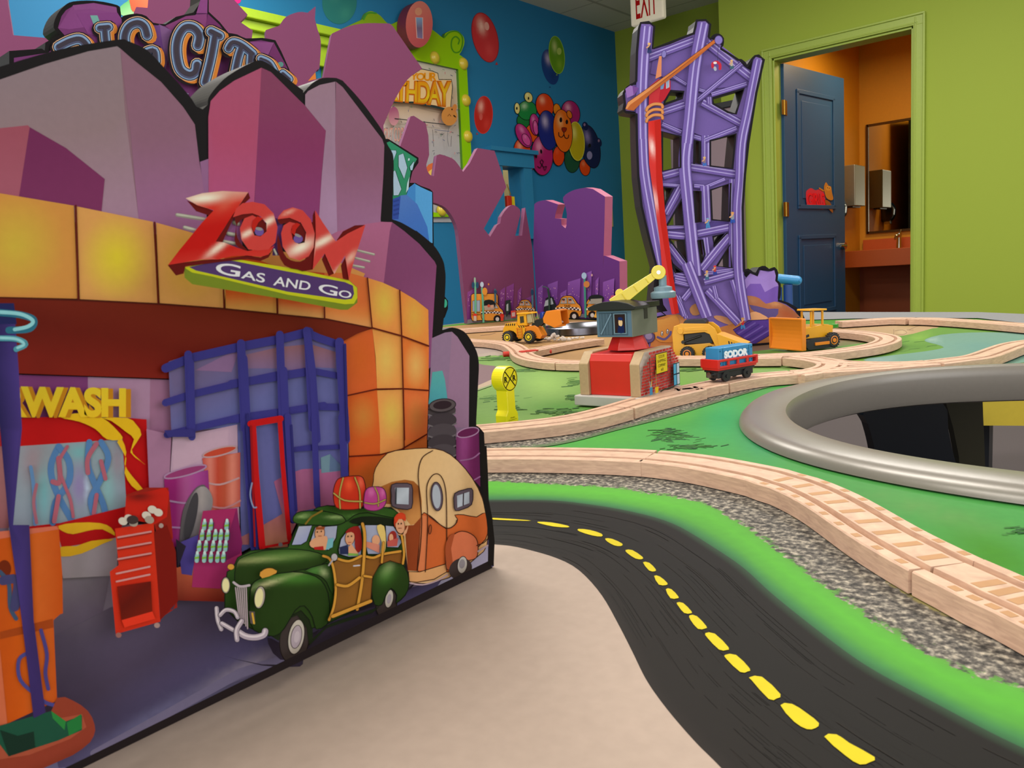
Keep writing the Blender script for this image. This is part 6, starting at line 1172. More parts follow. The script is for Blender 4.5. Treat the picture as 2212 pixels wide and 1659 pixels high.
track(cut(I1, 0, .42), 'wooden track curving in from the left before the toy wheel loader'); track(cut(I1, .425, 1), 'wooden switch track with a red plate and red pegs', 0.0001)
track(tcen('_ 1216,780.8 1250,781.5 1300,781 1338,778'), 'wooden track entering behind the red crane shed'); track(tcen('_ 1132,761 1150,756 1180,750 1220,742.5 1290,732'), 'wooden side track branching off toward the white pebbles', 0.0003)
b = BM(); b.from_mesh(sw1.data)
for w_ in (sw2, sw3):
    n0 = len(b.verts); b.from_mesh(w_.data); dq = Vector(w_.location)-Vector(sw1.location); b.verts.ensure_lookup_table()
    for v in list(b.verts)[n0:]: v.co += dq
    bpy.data.objects.remove(w_)
b.to_mesh(sw1.data); b.free(); sw1['label'] = 'branching wooden switch track between the painted lake and the well rim'
# red switch parts
p = G('_ 1142,759.5', ZT)[0]; b = BM(); box(b, (0, 0, 0.0012), (0.034, 0.016, 0.0024), Matrix.Rotation(math.radians(60), 3, 'Z')); o = obj('switch_plate', b, mat('red_plastic', '#b42818', 0.4), bevel=0.0006); o.location = p + Vector((0, 0, 0.0001)); tag(o, 'flat red plate lying on the wooden switch track', 'switch plate')
for s_, lb, az in (('_ 1097,771', 'short red peg at the left side of the wooden switch', 10), ('_ 1175,766.5', 'longer red peg at the right side of the wooden switch', 25)):
    p = G(s_)[0]; b = BM(); a_ = math.radians(az+41); dv_ = Vector((math.cos(a_), math.sin(a_), 0))*(0.009 if az == 10 else 0.015); cyl(b, Vector((0, 0, 0.0055))-dv_, Vector((0, 0, 0.0055))+dv_, 0.0053, n=16); o = obj('switch_peg', b, mat('red_plastic', '#b42818', 0.4), bevel=0.0008); o.location = p; tag(o, lb, 'peg')
p = G('_ 1804,708')[0]; b = BM(); box(b, (0, 0, 0.004), (0.012, 0.008, 0.008)); o = obj('green_block', b, mat('green_plastic', '#2c8c2c', 0.4), bevel=0.0008); o.location = p; tag(o, 'tiny green block on the table behind the bulldozer', 'block')
# ------------------------------------------------------------------ toys on the table
m_yel = mat('yellow_toy_plastic', '#d89a18', 0.32, noise=0.04, spec=0.6); m_org = mat('orange_toy_plastic', '#d87c1c', 0.32, noise=0.04, spec=0.6); m_blk = mat('black_toy_plastic', '#17161a', 0.4, noise=0.1)
m_tyre = mat('toy_tyre_rubber', '#1c1c20', 0.6, noise=0.15, bump=0.1); m_redt = mat('red_toy_paint', '#c01c14', 0.35, spec=0.6); m_lem = mat('lemon_plastic', '#d8c020', 0.3, spec=0.6)
def frame_at(px, py, toward, face='right', z=0.0):
    """ground point and heading of a toy that faces right (or left) in the view, turned towards the viewer"""
    o = G('_ %f,%f' % (px, py), z)[0]; vw = Vector((o.x, o.y, 0)).normalized(); rt = Vector((vw.y, -vw.x, 0)); a = math.radians(toward)
    fw = (rt if face == 'right' else -rt)*math.cos(a) - vw*math.sin(a); return o, math.atan2(fw.y, fw.x)
def wheel(par, c, r, w, side, hubm, name='wheel', lug=False):
    b = BM(); s = side; lathe(b, [(r*0.55, -w/2), (r*0.86, -w/2), (r*0.97, -w*0.36), (r, -w*0.2), (r, w*0.2), (r*0.97, w*0.36), (r*0.86, w/2), (r*0.55, w/2)], (0, 0, 0), 'y', 28)
    if lug:
        for k in range(18):
            a = 2*PI*k/18; box(b, (r*math.cos(a), 0, r*math.sin(a)), (0.0022, w*0.94, 0.0012), Matrix.Rotation(-a+PI/2, 3, 'Y'))
    o = obj(name, b, m_tyre, par, smooth=True); o.location = c
    b = BM(); lathe(b, [(r*0.60, s*w*0.30), (r*0.60, s*w*0.54), (r*0.50, s*w*0.56), (r*0.44, s*w*0.46), (r*0.30, s*w*0.46), (r*0.27, s*w*0.60), (0.0002, s*w*0.60)], (0, 0, 0), 'y', 24)
    obj('hub', b, hubm, o, smooth=True); return o
BV = 0.0006
# ---- wheel loader
o_, rz = frame_at(1131, 739, 30); ld = empty('toy_wheel_loader', o_, rz, 'yellow toy wheel loader with raised bucket of white pebbles', 'toy vehicle')
def Lw(s_): return [((a-955)*1.69e-4, (705-c)*1.466e-4) for a, c in [tuple(map(float, t.split(','))) for t in s_.split()]]
HWD = 0.0165
b = BM(); prism(b, Lw('695,520 705,470 735,420 740,395 905,385 925,440 1020,445 1050,470 1040,560 1000,640 930,640 900,560 860,520 800,505 740,530 705,600'), -HWD, HWD); obj('rear_body', b, m_yel, ld, bevel=BV)
b = BM(); prism(b, Lw('1020,460 1180,440 1240,480 1290,600 1260,650 1190,640 1150,540 1080,530 1040,620 1010,640'), -HWD*0.8, HWD*0.8); obj('front_frame', b, m_org, ld, bevel=BV)
b = BM(); prism(b, Lw('905,440 915,385 925,262 1060,250 1062,440'), -HWD*0.72, HWD*0.72); c_ = obj('cab', b, m_yel, ld, bevel=BV)
b = BM(); prism(b, Lw('915,262 920,240 1150,236 1158,256 1060,265'), -HWD*0.82, HWD*0.82); obj('cab_roof', b, m_yel, ld, bevel=BV)
b = BM()
for y_ in (-HWD*0.7, HWD*0.7): prism(b, Lw('1150,256 1160,256 1180,400 1168,400'), y_-0.0008, y_+0.0008)
prism(b, Lw('1050,256 1150,256 1170,400 1060,425'), -0.0006, 0.0006); obj('windscreen', b, mat('toy_window', '#a89c78', 0.2), ld)
for s_ in (-1, 1):
    b = BM(); prism(b, Lw('962,295 1022,290 1024,390 964,400'), s_*HWD*0.72, s_*(HWD*0.72+0.0004)); obj('side_window', b, mat('dark_window', '#3c3428', 0.3), ld)
b = BM(); prism(b, Lw('1070,268 1140,266 1155,385 1075,400'), -HWD*0.70, -HWD*0.66); obj('front_window', b, mat('toy_window', '#a89c78'), ld)
b = BM()
for k in range(5): 
    for s_ in (-1,): prism(b, Lw('%d,400 %d,398 %d,430 %d,434' % (752+k*33, 768+k*33, 762+k*33, 744+k*33)), s_*HWD, s_*(HWD+0.0003))
for k in range(3): prism(b, Lw('%d,430 %d,430 %d,468 %d,468' % (940+k*34, 955+k*34, 975+k*34, 960+k*34)), -HWD, -HWD-0.0003)
obj('black_vent_stripes', b, m_blk, ld)
b = BM()
for x_ in (918, 990): prism(b, Lw('%d,470 %d,470 %d,615 %d,615' % (x_, x_+12, x_+12, x_)), -HWD-0.002, -HWD-0.0005)
for y_ in (475, 520, 565, 605): prism(b, Lw('918,%d 1002,%d 1002,%d 918,%d' % (y_, y_, y_+10, y_+10)), -HWD-0.002, -HWD-0.0005)
obj('step_ladder', b, m_org, ld)
for x_ in (790, 1125):
    for s_ in (-1, 1): wheel(ld, ((x_-955)*1.69e-4, s_*0.0205, 0.0139), 0.0139, 0.011, s_, m_lem if x_ < 2000 else m_yel, lug=True)
for s_ in (-1, 1):
    b = BM(); prism(b, Lw('1130,420 1190,360 1300,330 1330,250 1360,235 1340,360 1270,440 1190,480 1130,450'), s_*0.008-0.0018, s_*0.008+0.0018); obj('lift_arm', b, m_blk, ld, bevel=0.0004)
b = BM(); pr = Lw('1335,330 1390,225 1520,210 1600,215 1590,235 1440,250 1400,300 1440,400 1560,450 1570,470 1500,480 1340,400')
prism(b, pr, -0.018, 0.018)
for s_ in (-1, 1): prism(b, Lw('1340,330 1395,228 1600,218 1615,430 1500,478 1345,400'), s_*0.018-0.0008, s_*0.018+0.0008)
bk_ = obj('bucket', b, m_org, ld, bevel=0.0004)
m_peb = mat('white_pebble', '#cfc4ba', 0.8, noise=0.2, scale=300, bump=0.4)
pm = []
for k in range(5):
    b = BM(); bmesh.ops.create_icosphere(b, subdivisions=2, radius=1.0)
    for v in b.verts: v.co = v.co*(1+0.22*math.sin(v.co.x*3.1+k)*math.cos(v.co.y*2.7-k)+rr.uniform(-.08, .08)); v.co.z *= 0.75
    me = bpy.data.meshes.new('pebble'); b.to_mesh(me); b.free(); me.materials.append(m_peb); pm.append(me)
def pebble(loc, s, lab, grp):
    o = bpy.data.objects.new('pebble', rr.choice(pm)); COL.objects.link(o); o.location = loc; o.scale = (s*rr.uniform(.8, 1.2), s*rr.uniform(.8, 1.2), s); o.rotation_euler = (0, 0, rr.uniform(0, 6)); tag(o, lab, 'pebble', grp)
M_ld = Matrix.Translation(o_) @ Matrix.Rotation(rz, 4, 'Z')
for k in range(16): pebble(M_ld @ Vector((0.086+rr.uniform(-.008, .010), rr.uniform(-.014, .014), 0.0405+rr.uniform(0, .007))), rr.uniform(.0028, .0042), 'white pebble heaped in the raised bucket of the toy wheel loader', 'pebbles in the loader bucket')
for k in range(46):
    t = rr.random(); px = 1197+rr.gauss(0, 11) if t < .66 else rr.uniform(1215, 1262); py = 737-abs(rr.gauss(0, 3)) if t < .66 else 733-(px-1215)*.06+rr.uniform(-1, 2); g_ = G('_ %f,%f' % (px, py))[0]
    s_ = rr.uniform(.003, .0055) if t < .66 else rr.uniform(.002, .004); pebble(g_ + Vector((0, 0, s_*0.7 + (rr.uniform(0, .012)*max(0, 1-abs(px-1199)/14) if t < .66 else 0))), s_, 'white pebble in the small pile between the wheel loader and crane shed', 'pebbles piled on the table')
# ---- blue cap figure behind the loader (small toy)
p = G('_ 1176,728')[0]; fg = empty('toy_post_box', p, 0, 'small blue topped toy standing behind the wheel loader', 'toy'); b = BM(); cyl(b, (0, 0, 0), (0, 0, .036), .0045); obj('post', b, mat('dark_green_plastic', '#2c4c38', 0.4), fg, smooth=True)
b = BM(); lathe(b, [(.0002, .036), (.0075, .036), (.0085, .046), (.007, .060), (.0002, .062)], n=20); obj('cap', b, mat('blue_gloss_plastic', '#142c8c', 0.15), fg, smooth=True)
# ---- shiny tray rim behind the pebbles
p = G('_ 1262,716')[0]; b = BM(); lathe(b, [(.094, 0), (.096, .003), (.100, .016), (.103, .018), (.106, .016), (.107, 0)], n=64)
o = obj('metal_bowl', b, mat('polished_steel', '#6c6c74', 0.25, 1.0, noise=0.02), smooth=True); o.location = p; tag(o, 'shallow polished metal bowl rim behind the white pebbles', 'bowl')
# ---- skid steer loader
o_, rz = frame_at(1516, 775, 12); sk = empty('toy_skid_loader', o_, rz, 'yellow toy skid steer loader behind the red and blue wagon', 'toy vehicle')
S_ = 0.22604/1290
def Ls(s_): return [((a-900)*S_*0.93, (1200-c)*S_) for a, c in [tuple(map(float, t.split(','))) for t in s_.split()]]
w_ = 0.017
b = BM(); prism(b, Ls('640,1150 630,960 650,880 700,870 740,900 745,1060 1000,1045 1110,1090 1080,1160 860,1170 700,1170'), -w_*0.9, w_*0.9); obj('chassis', b, m_yel, sk, bevel=BV)
for s_ in (-1, 1):
    b = BM(); prism(b, Ls('690,885 720,855 1000,865 1060,910 1140,1080 1070,1085 1010,960 960,940 720,955'), s_*w_*1.05-0.0022, s_*w_*1.05+0.0022); prism(b, Ls('760,895 960,890 990,925 760,925'), s_*w_*1.05+s_*0.0022, s_*w_*1.05+s_*0.003); cyl(b, ((735-900)*S_, s_*(w_*1.05+.002), (1200-925)*S_), ((735-900)*S_, s_*(w_*1.05+.0036), (1200-925)*S_), 0.0048)
    obj('lift_arm', b, m_yel, sk, bevel=0.0005)
    b = BM(); a_ = Ls('740,1030 920,975')[0:2]; cyl(b, (a_[0][0], s_*w_*0.93, a_[0][1]), (a_[1][0], s_*w_*0.93, a_[1][1]), 0.0018, n=10); cyl(b, (a_[0][0], s_*w_*0.93, a_[0][1]), (a_[0][0]+.0001, s_*(w_*0.93+.0015), a_[0][1]), 0.003, n=12); obj('hydraulic_ram', b, m_blk, sk)
b = BM(); prism(b, Ls('750,1050 750,960 960,945 1020,970 1030,1050'), -w_*0.8, w_*0.8); obj('cab_interior', b, m_blk, sk, bevel=BV)
b = BM(); prism(b, Ls('730,870 760,828 940,822 970,850 960,880 760,885'), -w_*0.7, w_*0.7); obj('cab_roof', b, m_blk, sk, bevel=BV)
b = BM(); prism(b, Ls('1080,960 1110,965 1360,1060 1340,1085 1100,1085'), -w_*1.3, w_*1.3); obj('bucket', b, m_yel, sk, bevel=0.0005)
b = BM()
for k in range(6): x_ = 1190+k*26; prism(b, Ls('%d,%d %d,%d %d,%d %d,%d' % (x_, 1025+k*9, x_+12, 1028+k*9, x_+16, 1056+k*6, x_+4, 1053+k*6)), -w_*1.3-0.0003, -w_*1.3)
obj('bucket_slots', b, m_blk, sk)
for x_ in (785, 1005):
    for s_ in (-1, 1): wheel(sk, ((x_-900)*S_*0.93, s_*0.0195, 0.0112), 0.0112, 0.008, s_, m_org, lug=True)
# ---- bulldozer
o_, rz = frame_at(1749, 752, 42, 'left'); dz = empty('toy_bulldozer', o_, rz, 'yellow toy bulldozer with a wide blade turned toward the viewer', 'toy vehicle')
m_ = 1/1290*0.22604
b = BM()
pr = [(.050+.006*math.sin(t), .002+.053*t/3.14) for t in [3.14*k/8 for k in range(9)]]
pr = [(.047-.0045*math.sin(PI*k/8), .003+.050*k/8) for k in range(9)] + [(.0505-.0045*math.sin(PI*k/8), .003+.050*k/8) for k in range(8, -1, -1)]
prism(b, pr, -.0395, .0395); box(b, (.0475, 0, .054), (.007, .080, .003)); box(b, (.0475, 0, .0035), (.007, .080, .003))
for s_ in (-1, 1): box(b, (.0475, s_*.0395, .0285), (.008, .0025, .052))
obj('blade', b, m_org, dz, bevel=0.0006)
for s_ in (-1, 1):
    b = BM(); P_ = []
    for k in range(10): a = PI/2+PI*k/9; P_.append((-.029+.0085*math.cos(a), .0088+.0085*math.sin(a)))
    for k in range(10): a = -PI/2+PI*k/9; P_.append((.021+.0085*math.cos(a), .0088+.0085*math.sin(a)))
    prism(b, P_, s_*.020-.0055, s_*.020+.0055)
    for k in range(16): x_ = -.030+k*.0034; box(b, (x_, s_*.020, .0175), (.0012, .011, .0014))
    obj('crawler_track', b, m_tyre, dz, bevel=0.0003)
    wheel(dz, (-.029, s_*.0215, .0125), .0125, .010, s_, m_org, lug=True)
    b = BM(); box(b, (-.003, s_*.0265, .0095), (.030, .002, .005)); obj('track_guard', b, m_org, dz, bevel=0.0003)
    b = BM(); box(b, (.028, s_*.013, .020), (.030, .003, .004), Matrix.Rotation(.25, 3, 'Y')); obj('push_arm', b, m_blk, dz, bevel=0.0003)
b = BM(); prism(b, [(-.038, .018), (-.040, .036), (-.020, .040), (-.006, .038), (.024, .036), (.026, .018)], -.0125, .0125); obj('body', b, m_yel, dz, bevel=BV)
b = BM()
for k in range(6): box(b, (-.0392, -.0125+.002+k*.0042, .023), (.0006, .0018, .004))
for k in range(4): box(b, (-.022+k*.004, -.0127, .0235), (.002, .0006, .004)); box(b, (-.026+.006, -.0127, .029+k*.0018), (.014, .0005, .0007))
obj('black_vent_slots', b, m_blk, dz)
b = BM()
for x_, y_ in ((-.018, -.011), (-.018, .011), (.006, -.011), (.006, .011)): box(b, (x_, y_, .050), (.003, .003, .026))
obj('cab_post', b, m_yel, dz, bevel=0.0004)
b = BM(); prism(b, [(-.024, .063), (-.024, .066), (.012, .0675), (.013, .0645)], -.0155, .0155); obj('cab_roof', b, m_yel, dz, bevel=0.0006)
b = BM(); cyl(b, (.018, -.006, .036), (.018, -.006, .054), .0018, n=12); obj('exhaust_pipe', b, m_blk, dz)
# ---- wagon
cw = tc_('l 1018,1411 1130,1385 1400,1350 1700,1325', 'l 995,1473 1400,1400 1775,1370'); cw = resample(cw, 100); pa, pb = cw[10], cw[60]
ctrw = Vector(((pa[0]+pb[0])/2, (pa[1]+pb[1])/2, T+ZT)); tgt = G('_ 1580,820', ZT)[0]
i_ = min(range(100), key=lambda k: math.dist(cw[k], (tgt.x, tgt.y))); ctrw = Vector((cw[i_][0], cw[i_][1], T+ZT+0.0002)); dd = Vector(cw[min(i_+8, 99)])-Vector(cw[max(i_-8, 0)])
wg = empty('toy_train_wagon', ctrw, math.atan2(dd.y, dd.x), 'red toy train wagon on the wooden track carrying a blue crate', 'toy train')
b = BM(); box(b, (0, 0, .0095), (.062, .020, .009)); box(b, (0, 0, .0135), (.064, .024, .003)); obj('chassis', b, m_blk, wg, bevel=0.0008)
for x_ in (-.0185, .0185):
    for s_ in (-1, 1):
        b = BM(); lathe(b, [(.0002, s_*.0015), (.0068, s_*.0015), (.0072, 0), (.0072, -s_*.002), (.0002, -s_*.002)], axis='y', n=24); cyl(b, (0, s_*.001, 0), (0, s_*.0028, 0), .002, n=12); o = obj('wheel', b, m_blk, wg, smooth=True); o.location = (x_, s_*.0108, .0073)
for s_ in (-1, 1):
    b = BM(); cyl(b, (s_*.031, 0, .0095), (s_*.0365, 0, .0095), .0035, n=16); obj('magnet_coupling', b, mat('nickel', '#9c9c98', 0.2, 1.0), wg, smooth=True)
b = BM(); box(b, (0, 0, .0165), (.068, .026, .003))
for s_ in (-1, 1):
    for zz in (.0190, .0270): box(b, (0, s_*.0135, zz), (.070, .0025, .0030))
    for k in range(5): box(b, (-.0335+k*.01675, s_*.0135, .023), (.0035, .0025, .008))
    box(b, (s_*.0335, 0, .023), (.0025, .026, .011))
obj('tray', b, m_redt, wg, bevel=0.0007)
b = BM(); box(b, (0, 0, .0185), (.0625, .0232, .001)); obj('tray_liner', b, mat('blue_toy_paint', '#2c7cac', 0.4), wg)
cr = empty('toy_crate', ctrw + Vector((0, 0, .0191)), math.atan2(dd.y, dd.x), 'blue crate lettered SODOR riding in the red wagon', 'crate')
m_sod = mat('blue_toy_paint', '#2c7cac', 0.4, noise=0.05); b = BM(); box(b, (0, 0, .0115), (.0600, .0215, .0230)); obj('box', b, m_sod, cr, bevel=0.0008)
A = Art(LPlane((-.030, -.01075, 0), (1, 0, 0), (0, 0, 1)), 4e-5, 1.5e-4); dk = '#12485c'
for y_ in (9.0, 13.5, 18): A.line('_ 7,%f 53,%f' % (y_, y_), .35, dk, cap=False)
for x_ in (7, 53): A.line('_ %f,1 %f,22' % (x_, x_), .5, dk, cap=False)
for x_ in (2.5, 57.5):
    for y_ in (4, 19): A.ell('_', x_, y_, .8, .8, 0, dk)
A.text('SODOR', '_ 9,18.6 51,18.6 51,9.4 9,9.4', '#dce4e8', 0.075)
b = BM(); A.emit(b); obj('lettering', b, print_mat(), cr, recalc=False)
# ---- crane shed
O_ = G('_ 1246,875')[0]; vw = Vector((O_.x, O_.y, 0)).normalized(); vw = Matrix.Rotation(math.radians(-2.0), 3, 'Z') @ vw; rt = Vector((vw.y, -vw.x, 0)); th = math.radians(31); ux = rt*math.cos(th) - vw*math.sin(th)
sh = empty('crane_shed', O_ + Vector((0, 0, 0)), math.atan2(ux.y, ux.x), 'wooden brick-print crane shed with a grey cabin and yellow arm', 'toy building')
W1, DP, HT = 0.086, 0.098, 0.062
m_mdf = mat('light_wood_board', '#a88c68', 0.6, noise=0.12, scale=300); m_base = mat('pale_grey_wood', '#a8a29c', 0.6, noise=0.06)
b = BM(); box(b, (W1/2, DP/2, .006), (W1+.004, DP+.004, .0118)); obj('platform', b, m_base, sh, bevel=0.0012)
prf = [(.004, .012), (.004, HT-.013), (.017, HT), (DP-.014, HT), (DP-.002, HT-.013), (DP-.002, .012)]
for x0, x1 in ((.003, .0155), (W1-.0155, W1-.003)):
    b = BM(); prism(b, prf, x0, x1, axis='x'); obj('side_wall', b, m_mdf, sh, bevel=0.0008)
b = BM(); prism(b, [(.008, .012), (.008, HT-.010), (.012, HT-.002), (DP-.012, HT-.002), (DP-.008, HT-.010), (DP-.008, .012)], .0156, W1-.0156, axis='x'); obj('red_core', b, m_redt, sh, bevel=0.0008)
A = Art(LPlane((W1-.003, 0, 0), (0, 1, 0), (0, 0, 1)), 4e-5, 1.2e-4); H1 = HT*1000; D1 = DP*1000
clipP = [(4.8, 12.4), (4.8, H1-13.2), (17.2, H1-.7), (D1-14.4, H1-.7), (D1-2.8, H1-13.2), (D1-2.8, 12.4)]
A.poly(clipP, '#b8aaa0')
for r_ in range(14):
    z0 = 13.0+r_*3.5; off = (r_ % 2)*4.2
    for k in range(-1, 14):
        x0, x1 = max(5.3, 5+off+k*8.4+rr.uniform(-.2, .2)), min(D1-3.3, 5+off+k*8.4+7.5)
        zt_ = z0+2.7
        lim = lambda x: (H1-13.2)+(x-4.8)*(12.5/12.4) if x < 17.2 else ((H1-.7) if x < D1-14.4 else (H1-.7)-(x-D1+14.4)*(12.5/11.6))
        if x1-x0 < 1 or min(lim(x0), lim(x1)) < zt_: continue
        A.poly([(x0, z0), (x1, z0), (x1, zt_), (x0, zt_)], rr.choice(['#b0342c', '#a82c28', '#b8403c']))
A.poly('_ 33,34 62,34 62,57.5 33,57.5', '#1c1a14'); A.poly('_ 33.7,34.7 61.3,34.7 61.3,56.8 33.7,56.8', '#ccb428')
for i, (tx, x0, x1) in enumerate((('SODOR', 40, 55), ('SHIPPING', 37, 58), ('COMPANY', 38, 57), ('#2', 45, 51))): z_ = 55.2-i*5.1; A.text(tx, [(x0, z_), (x1, z_), (x1, z_-3.5), (x0, z_-3.5)], '#1c1a14', 0.0)
A.poly('_ 76,14 93,14 93,41 76,41', '#1c2c3c'); A.poly('_ 77,15 84,15 84,27 77,27', '#4c9cbc'); A.poly('_ 77,28.5 84,28.5 84,40 77,40', '#4c9cbc'); A.poly('_ 85.5,15 92,15 92,27 85.5,27', '#a8bcc8'); A.poly('_ 85.5,28.5 92,28.5 92,40 85.5,40', '#a8bcc8')
for x_, z0, z1, c in ((17, 24, 56, '#241c18'), (70, 20, 58, '#241c18'), (31, 20, 40, '#a08c3c')): A.line([(x_, z0), (x_, z1)], 1.1, c, cap=False)
A.poly('_ 14,13 21,13 21,22 14,22', '#3c7ca0'); A.poly('_ 28,13 35,13 36,20 27,20', '#c8a824'); A.line('_ 16,22 14,29', 1, '#a8a8a4'); A.line('_ 18,22 20,30', 1, '#c0b040'); A.line('_ 17,22 17,28', 1, '#b8b8b4')
A.line('_ 40,13.5 50,14.5 60,13.5 75,14', 2.0, '#3c3428', 3)
b = BM(); A.emit(b); obj('brick_print', b, print_mat(), sh, recalc=False)
CX, CY = .045, .050
def bx(b, cx_, cy_, z0, z1, wx_, wy_, wx2=None, wy2=None):
    wx2 = wx2 or wx_; wy2 = wy2 or wy_; lo4 = [b.verts.new((cx_+sx*wx_/2, cy_+sy*wy_/2, z0)) for sx, sy in ((-1, -1), (1, -1), (1, 1), (-1, 1))]; hi4 = [b.verts.new((cx_+sx*wx2/2, cy_+sy*wy2/2, z1)) for sx, sy in ((-1, -1), (1, -1), (1, 1), (-1, 1))]
    b.faces.new(lo4[::-1]); b.faces.new(hi4)
    for i in range(4): b.faces.new((lo4[i], lo4[(i+1) % 4], hi4[(i+1) % 4], hi4[i]))
b = BM(); 
for k in range(8):
    pass
lathe(b, [(.0255, HT), (.0245, HT+.003), (.0185, HT+.0165), (.0002, HT+.0165)], (CX, CY, 0), n=8); obj('turntable_neck', b, m_redt, sh, bevel=0.0005)
m_cabn = mat('grey_green_toy_paint', '#67685c', 0.45, noise=0.04); m_face = mat('slate_blue_toy_paint', '#587084', 0.45)
Z0 = HT+.0166; CH = .031; CWX, CWY = .047, .062
b = BM(); bx(b, CX, CY, Z0, Z0+CH, CWX, CWY); obj('cabin', b, m_cabn, sh, bevel=0.0006)
y0 = CY-CWY/2
A = Art(LPlane((CX-CWX/2, y0, Z0), (1, 0, 0), (0, 0, 1)), 5e-5, 2e-4); c_ = CWX*1000; h_ = CH*1000
A.poly('_ 0.7,0.7 46.3,0.7 46.3,30.3 0.7,30.3', '#587084'); A.poly('_ 4,2.5 41,2.5 41,28 4,28', '#4c6070', ol=(.5, '#1c2830'))
for x_ in (8, 12, 16): A.line('_ %d,3 %d,27.5' % (x_, x_), .3, '#2c3c48', cap=False)
A.line('_ 5.5,3.5 20,27', 2.2, '#6c8498', cap=False); A.line('_ 5,4.8 19,27.5', .35, '#1c2830', cap=False); A.line('_ 6.7,3 20.5,25.5', .35, '#1c2830', cap=False); A.line('_ 21.5,2.5 21.5,28', .8, '#1c2830', cap=False)
A.poly('_ 24,4.5 39,4.5 39,27 24,27', '#141418', ol=(1.2, '#7c94a4')); A.poly('_ 25,5.5 38,5.5 38,26 25,26', '#2c1c1c'); A.poly('_ 28,5.5 37,5.5 36,14 33,16 30,14', '#14204c', 2); A.poly('_ 30,14 34,13 35,18 33,21 30,20', '#d8b488', 2); A.poly('_ 29.5,20 35,19.5 35,22.5 30,23', '#14245c', 2)
b = BM(); A.emit(b); obj('cabin_front_print', b, print_mat(), sh, recalc=False)
b = BM(); box(b, (CX+CWX/2+.0002, CY+.002, Z0+CH-.006), (.0006, .0085, .013)); obj('side_slot', b, mat('slot_shadow_paint', '#2c2a24', 0.6), sh)
b = BM(); rp = [(-.030, 0), (-.0315, .0035), (-.022, .0075), (-.010, .0098), (0, .0105), (.010, .0098), (.022, .0075), (.0315, .0035), (.030, 0)]
prism(b, [(CX+x_, Z0+CH+.0005+z_) for x_, z_ in rp], CY-CWY/2-.006, CY-CWY/2+.030); box(b, (CX, CY+.016, Z0+CH+.0035), (.050, .040, .006)); obj('roof', b, m_blk, sh, bevel=0.0006)
# arm
b = BM(); az, ax_ = Z0+CH+.006, CX+.004
A0, A1 = Vector((CX-.012, CY-.012, az)), Vector((CX+.036, CY+.014, az+.034)); dv_ = (A1-A0); hz_ = Vector((dv_.x, dv_.y, 0)).normalized(); sd_ = Vector((-hz_.y, hz_.x, 0)); upn = dv_.normalized().cross(sd_); upn = upn if upn.z > 0 else -upn
for s_ in (-1, 1):
    q = [A0 - upn*.009, A0 + upn*.007, A1 + upn*.0035, A1 - upn*.0035]; P0 = [b.verts.new(v + sd_*s_*.0052) for v in q]; P1 = [b.verts.new(v + sd_*s_*.0040) for v in q]
    b.faces.new(P0); b.faces.new(P1[::-1])
    for i in range(4): b.faces.new((P0[i], P0[(i+1) % 4], P1[(i+1) % 4], P1[i]))
q = [A0 - upn*.009, A1 - upn*.0035, A1 - upn*.0022, A0 - upn*.0076]; P0 = [b.verts.new(v + sd_*.0045) for v in q]; P1 = [b.verts.new(v - sd_*.0045) for v in q]; b.faces.new(P0); b.faces.new(P1[::-1])
for i in range(4): b.faces.new((P0[i], P0[(i+1) % 4], P1[(i+1) % 4], P1[i]))
for t in (.25, .5, .75):
    c_ = A0.lerp(A1, t); cyl(b, c_ - sd_*.0062 - upn*.005*(1-t*.5), c_ - sd_*.0062 + upn*.005*(1-t*.5), .0006, n=6)
obj('crane_arm', b, m_lem, sh, bevel=0.0003)
for s_ in (-1, 1):
    b = BM(); c_ = A1 + sd_*s_*.0040; cyl(b, c_ - sd_*.0022, c_ + sd_*.0022, .0082, n=28); obj('pulley_wheel', b, m_lem, sh, bevel=0.0006)
b = BM(); cyl(b, A1 - sd_*.0072, A1 + sd_*.0072, .0022, n=14); obj('axle', b, m_chrome, sh)
b = BM(); c_ = A0.lerp(A1, .22) + upn*.006; cyl(b, c_ - sd_*.004, c_ + sd_*.004, .005, n=20); obj('winch_drum', b, m_lem, sh, bevel=0.0004)
hk = A1 + hz_*.0045; b = BM(); m_hk = mat('pale_blue_grey_plastic', '#6c8490', 0.4)
lathe(b, [(.0002, -.030), (.0135, -.030), (.0145, -.0285), (.0145, -.0235), (.012, -.022), (.0105, -.0215), (.0105, -.0175), (.0075, -.0165), (.0045, -.0155), (.0045, -.004), (.0002, -.004)], hk, n=28); obj('hook_magnet', b, m_hk, sh, smooth=True)
# ---- crossing sign
O_ = G('_ 1096,912')[0]; vw = Vector((O_.x, O_.y, 0)).normalized(); rt = Vector((vw.y, -vw.x, 0)); a = math.radians(52); nrm = -vw*math.cos(a) + rt*math.sin(a); uxx = Vector((-nrm.y, nrm.x, 0))
cs = empty('crossing_sign', O_, math.atan2(uxx.y, uxx.x), 'yellow toy railroad crossing sign with black X and two letters R', 'toy sign')
prf = [(-.0105, 0), (-.0105, .0085), (-.0095, .0105), (-.0068, .014), (-.0066, .030)] + [(.0135*math.sin(t), .0475-.0135*math.cos(t)) for t in [math.radians(-152+0*k) for k in ()]]
hd = [(.0138*math.cos(t), .0478+.0138*math.sin(t)) for t in [math.radians(-118-k*(304/30)) for k in range(31)]]
prf = [(-.0105, 0), (-.0105, .0085), (-.0095, .0105), (-.0068, .014), (-.0066, .030)] + hd + [(.0066, .030), (.0068, .014), (.0095, .0105), (.0105, .0085), (.0105, 0)]
b = BM(); prism(b, prf, -.0075, .0075); obj('post_and_disc', b, mat('bright_yellow_toy_paint', '#dccc10', 0.3, spec=0.6), cs, bevel=0.0007)
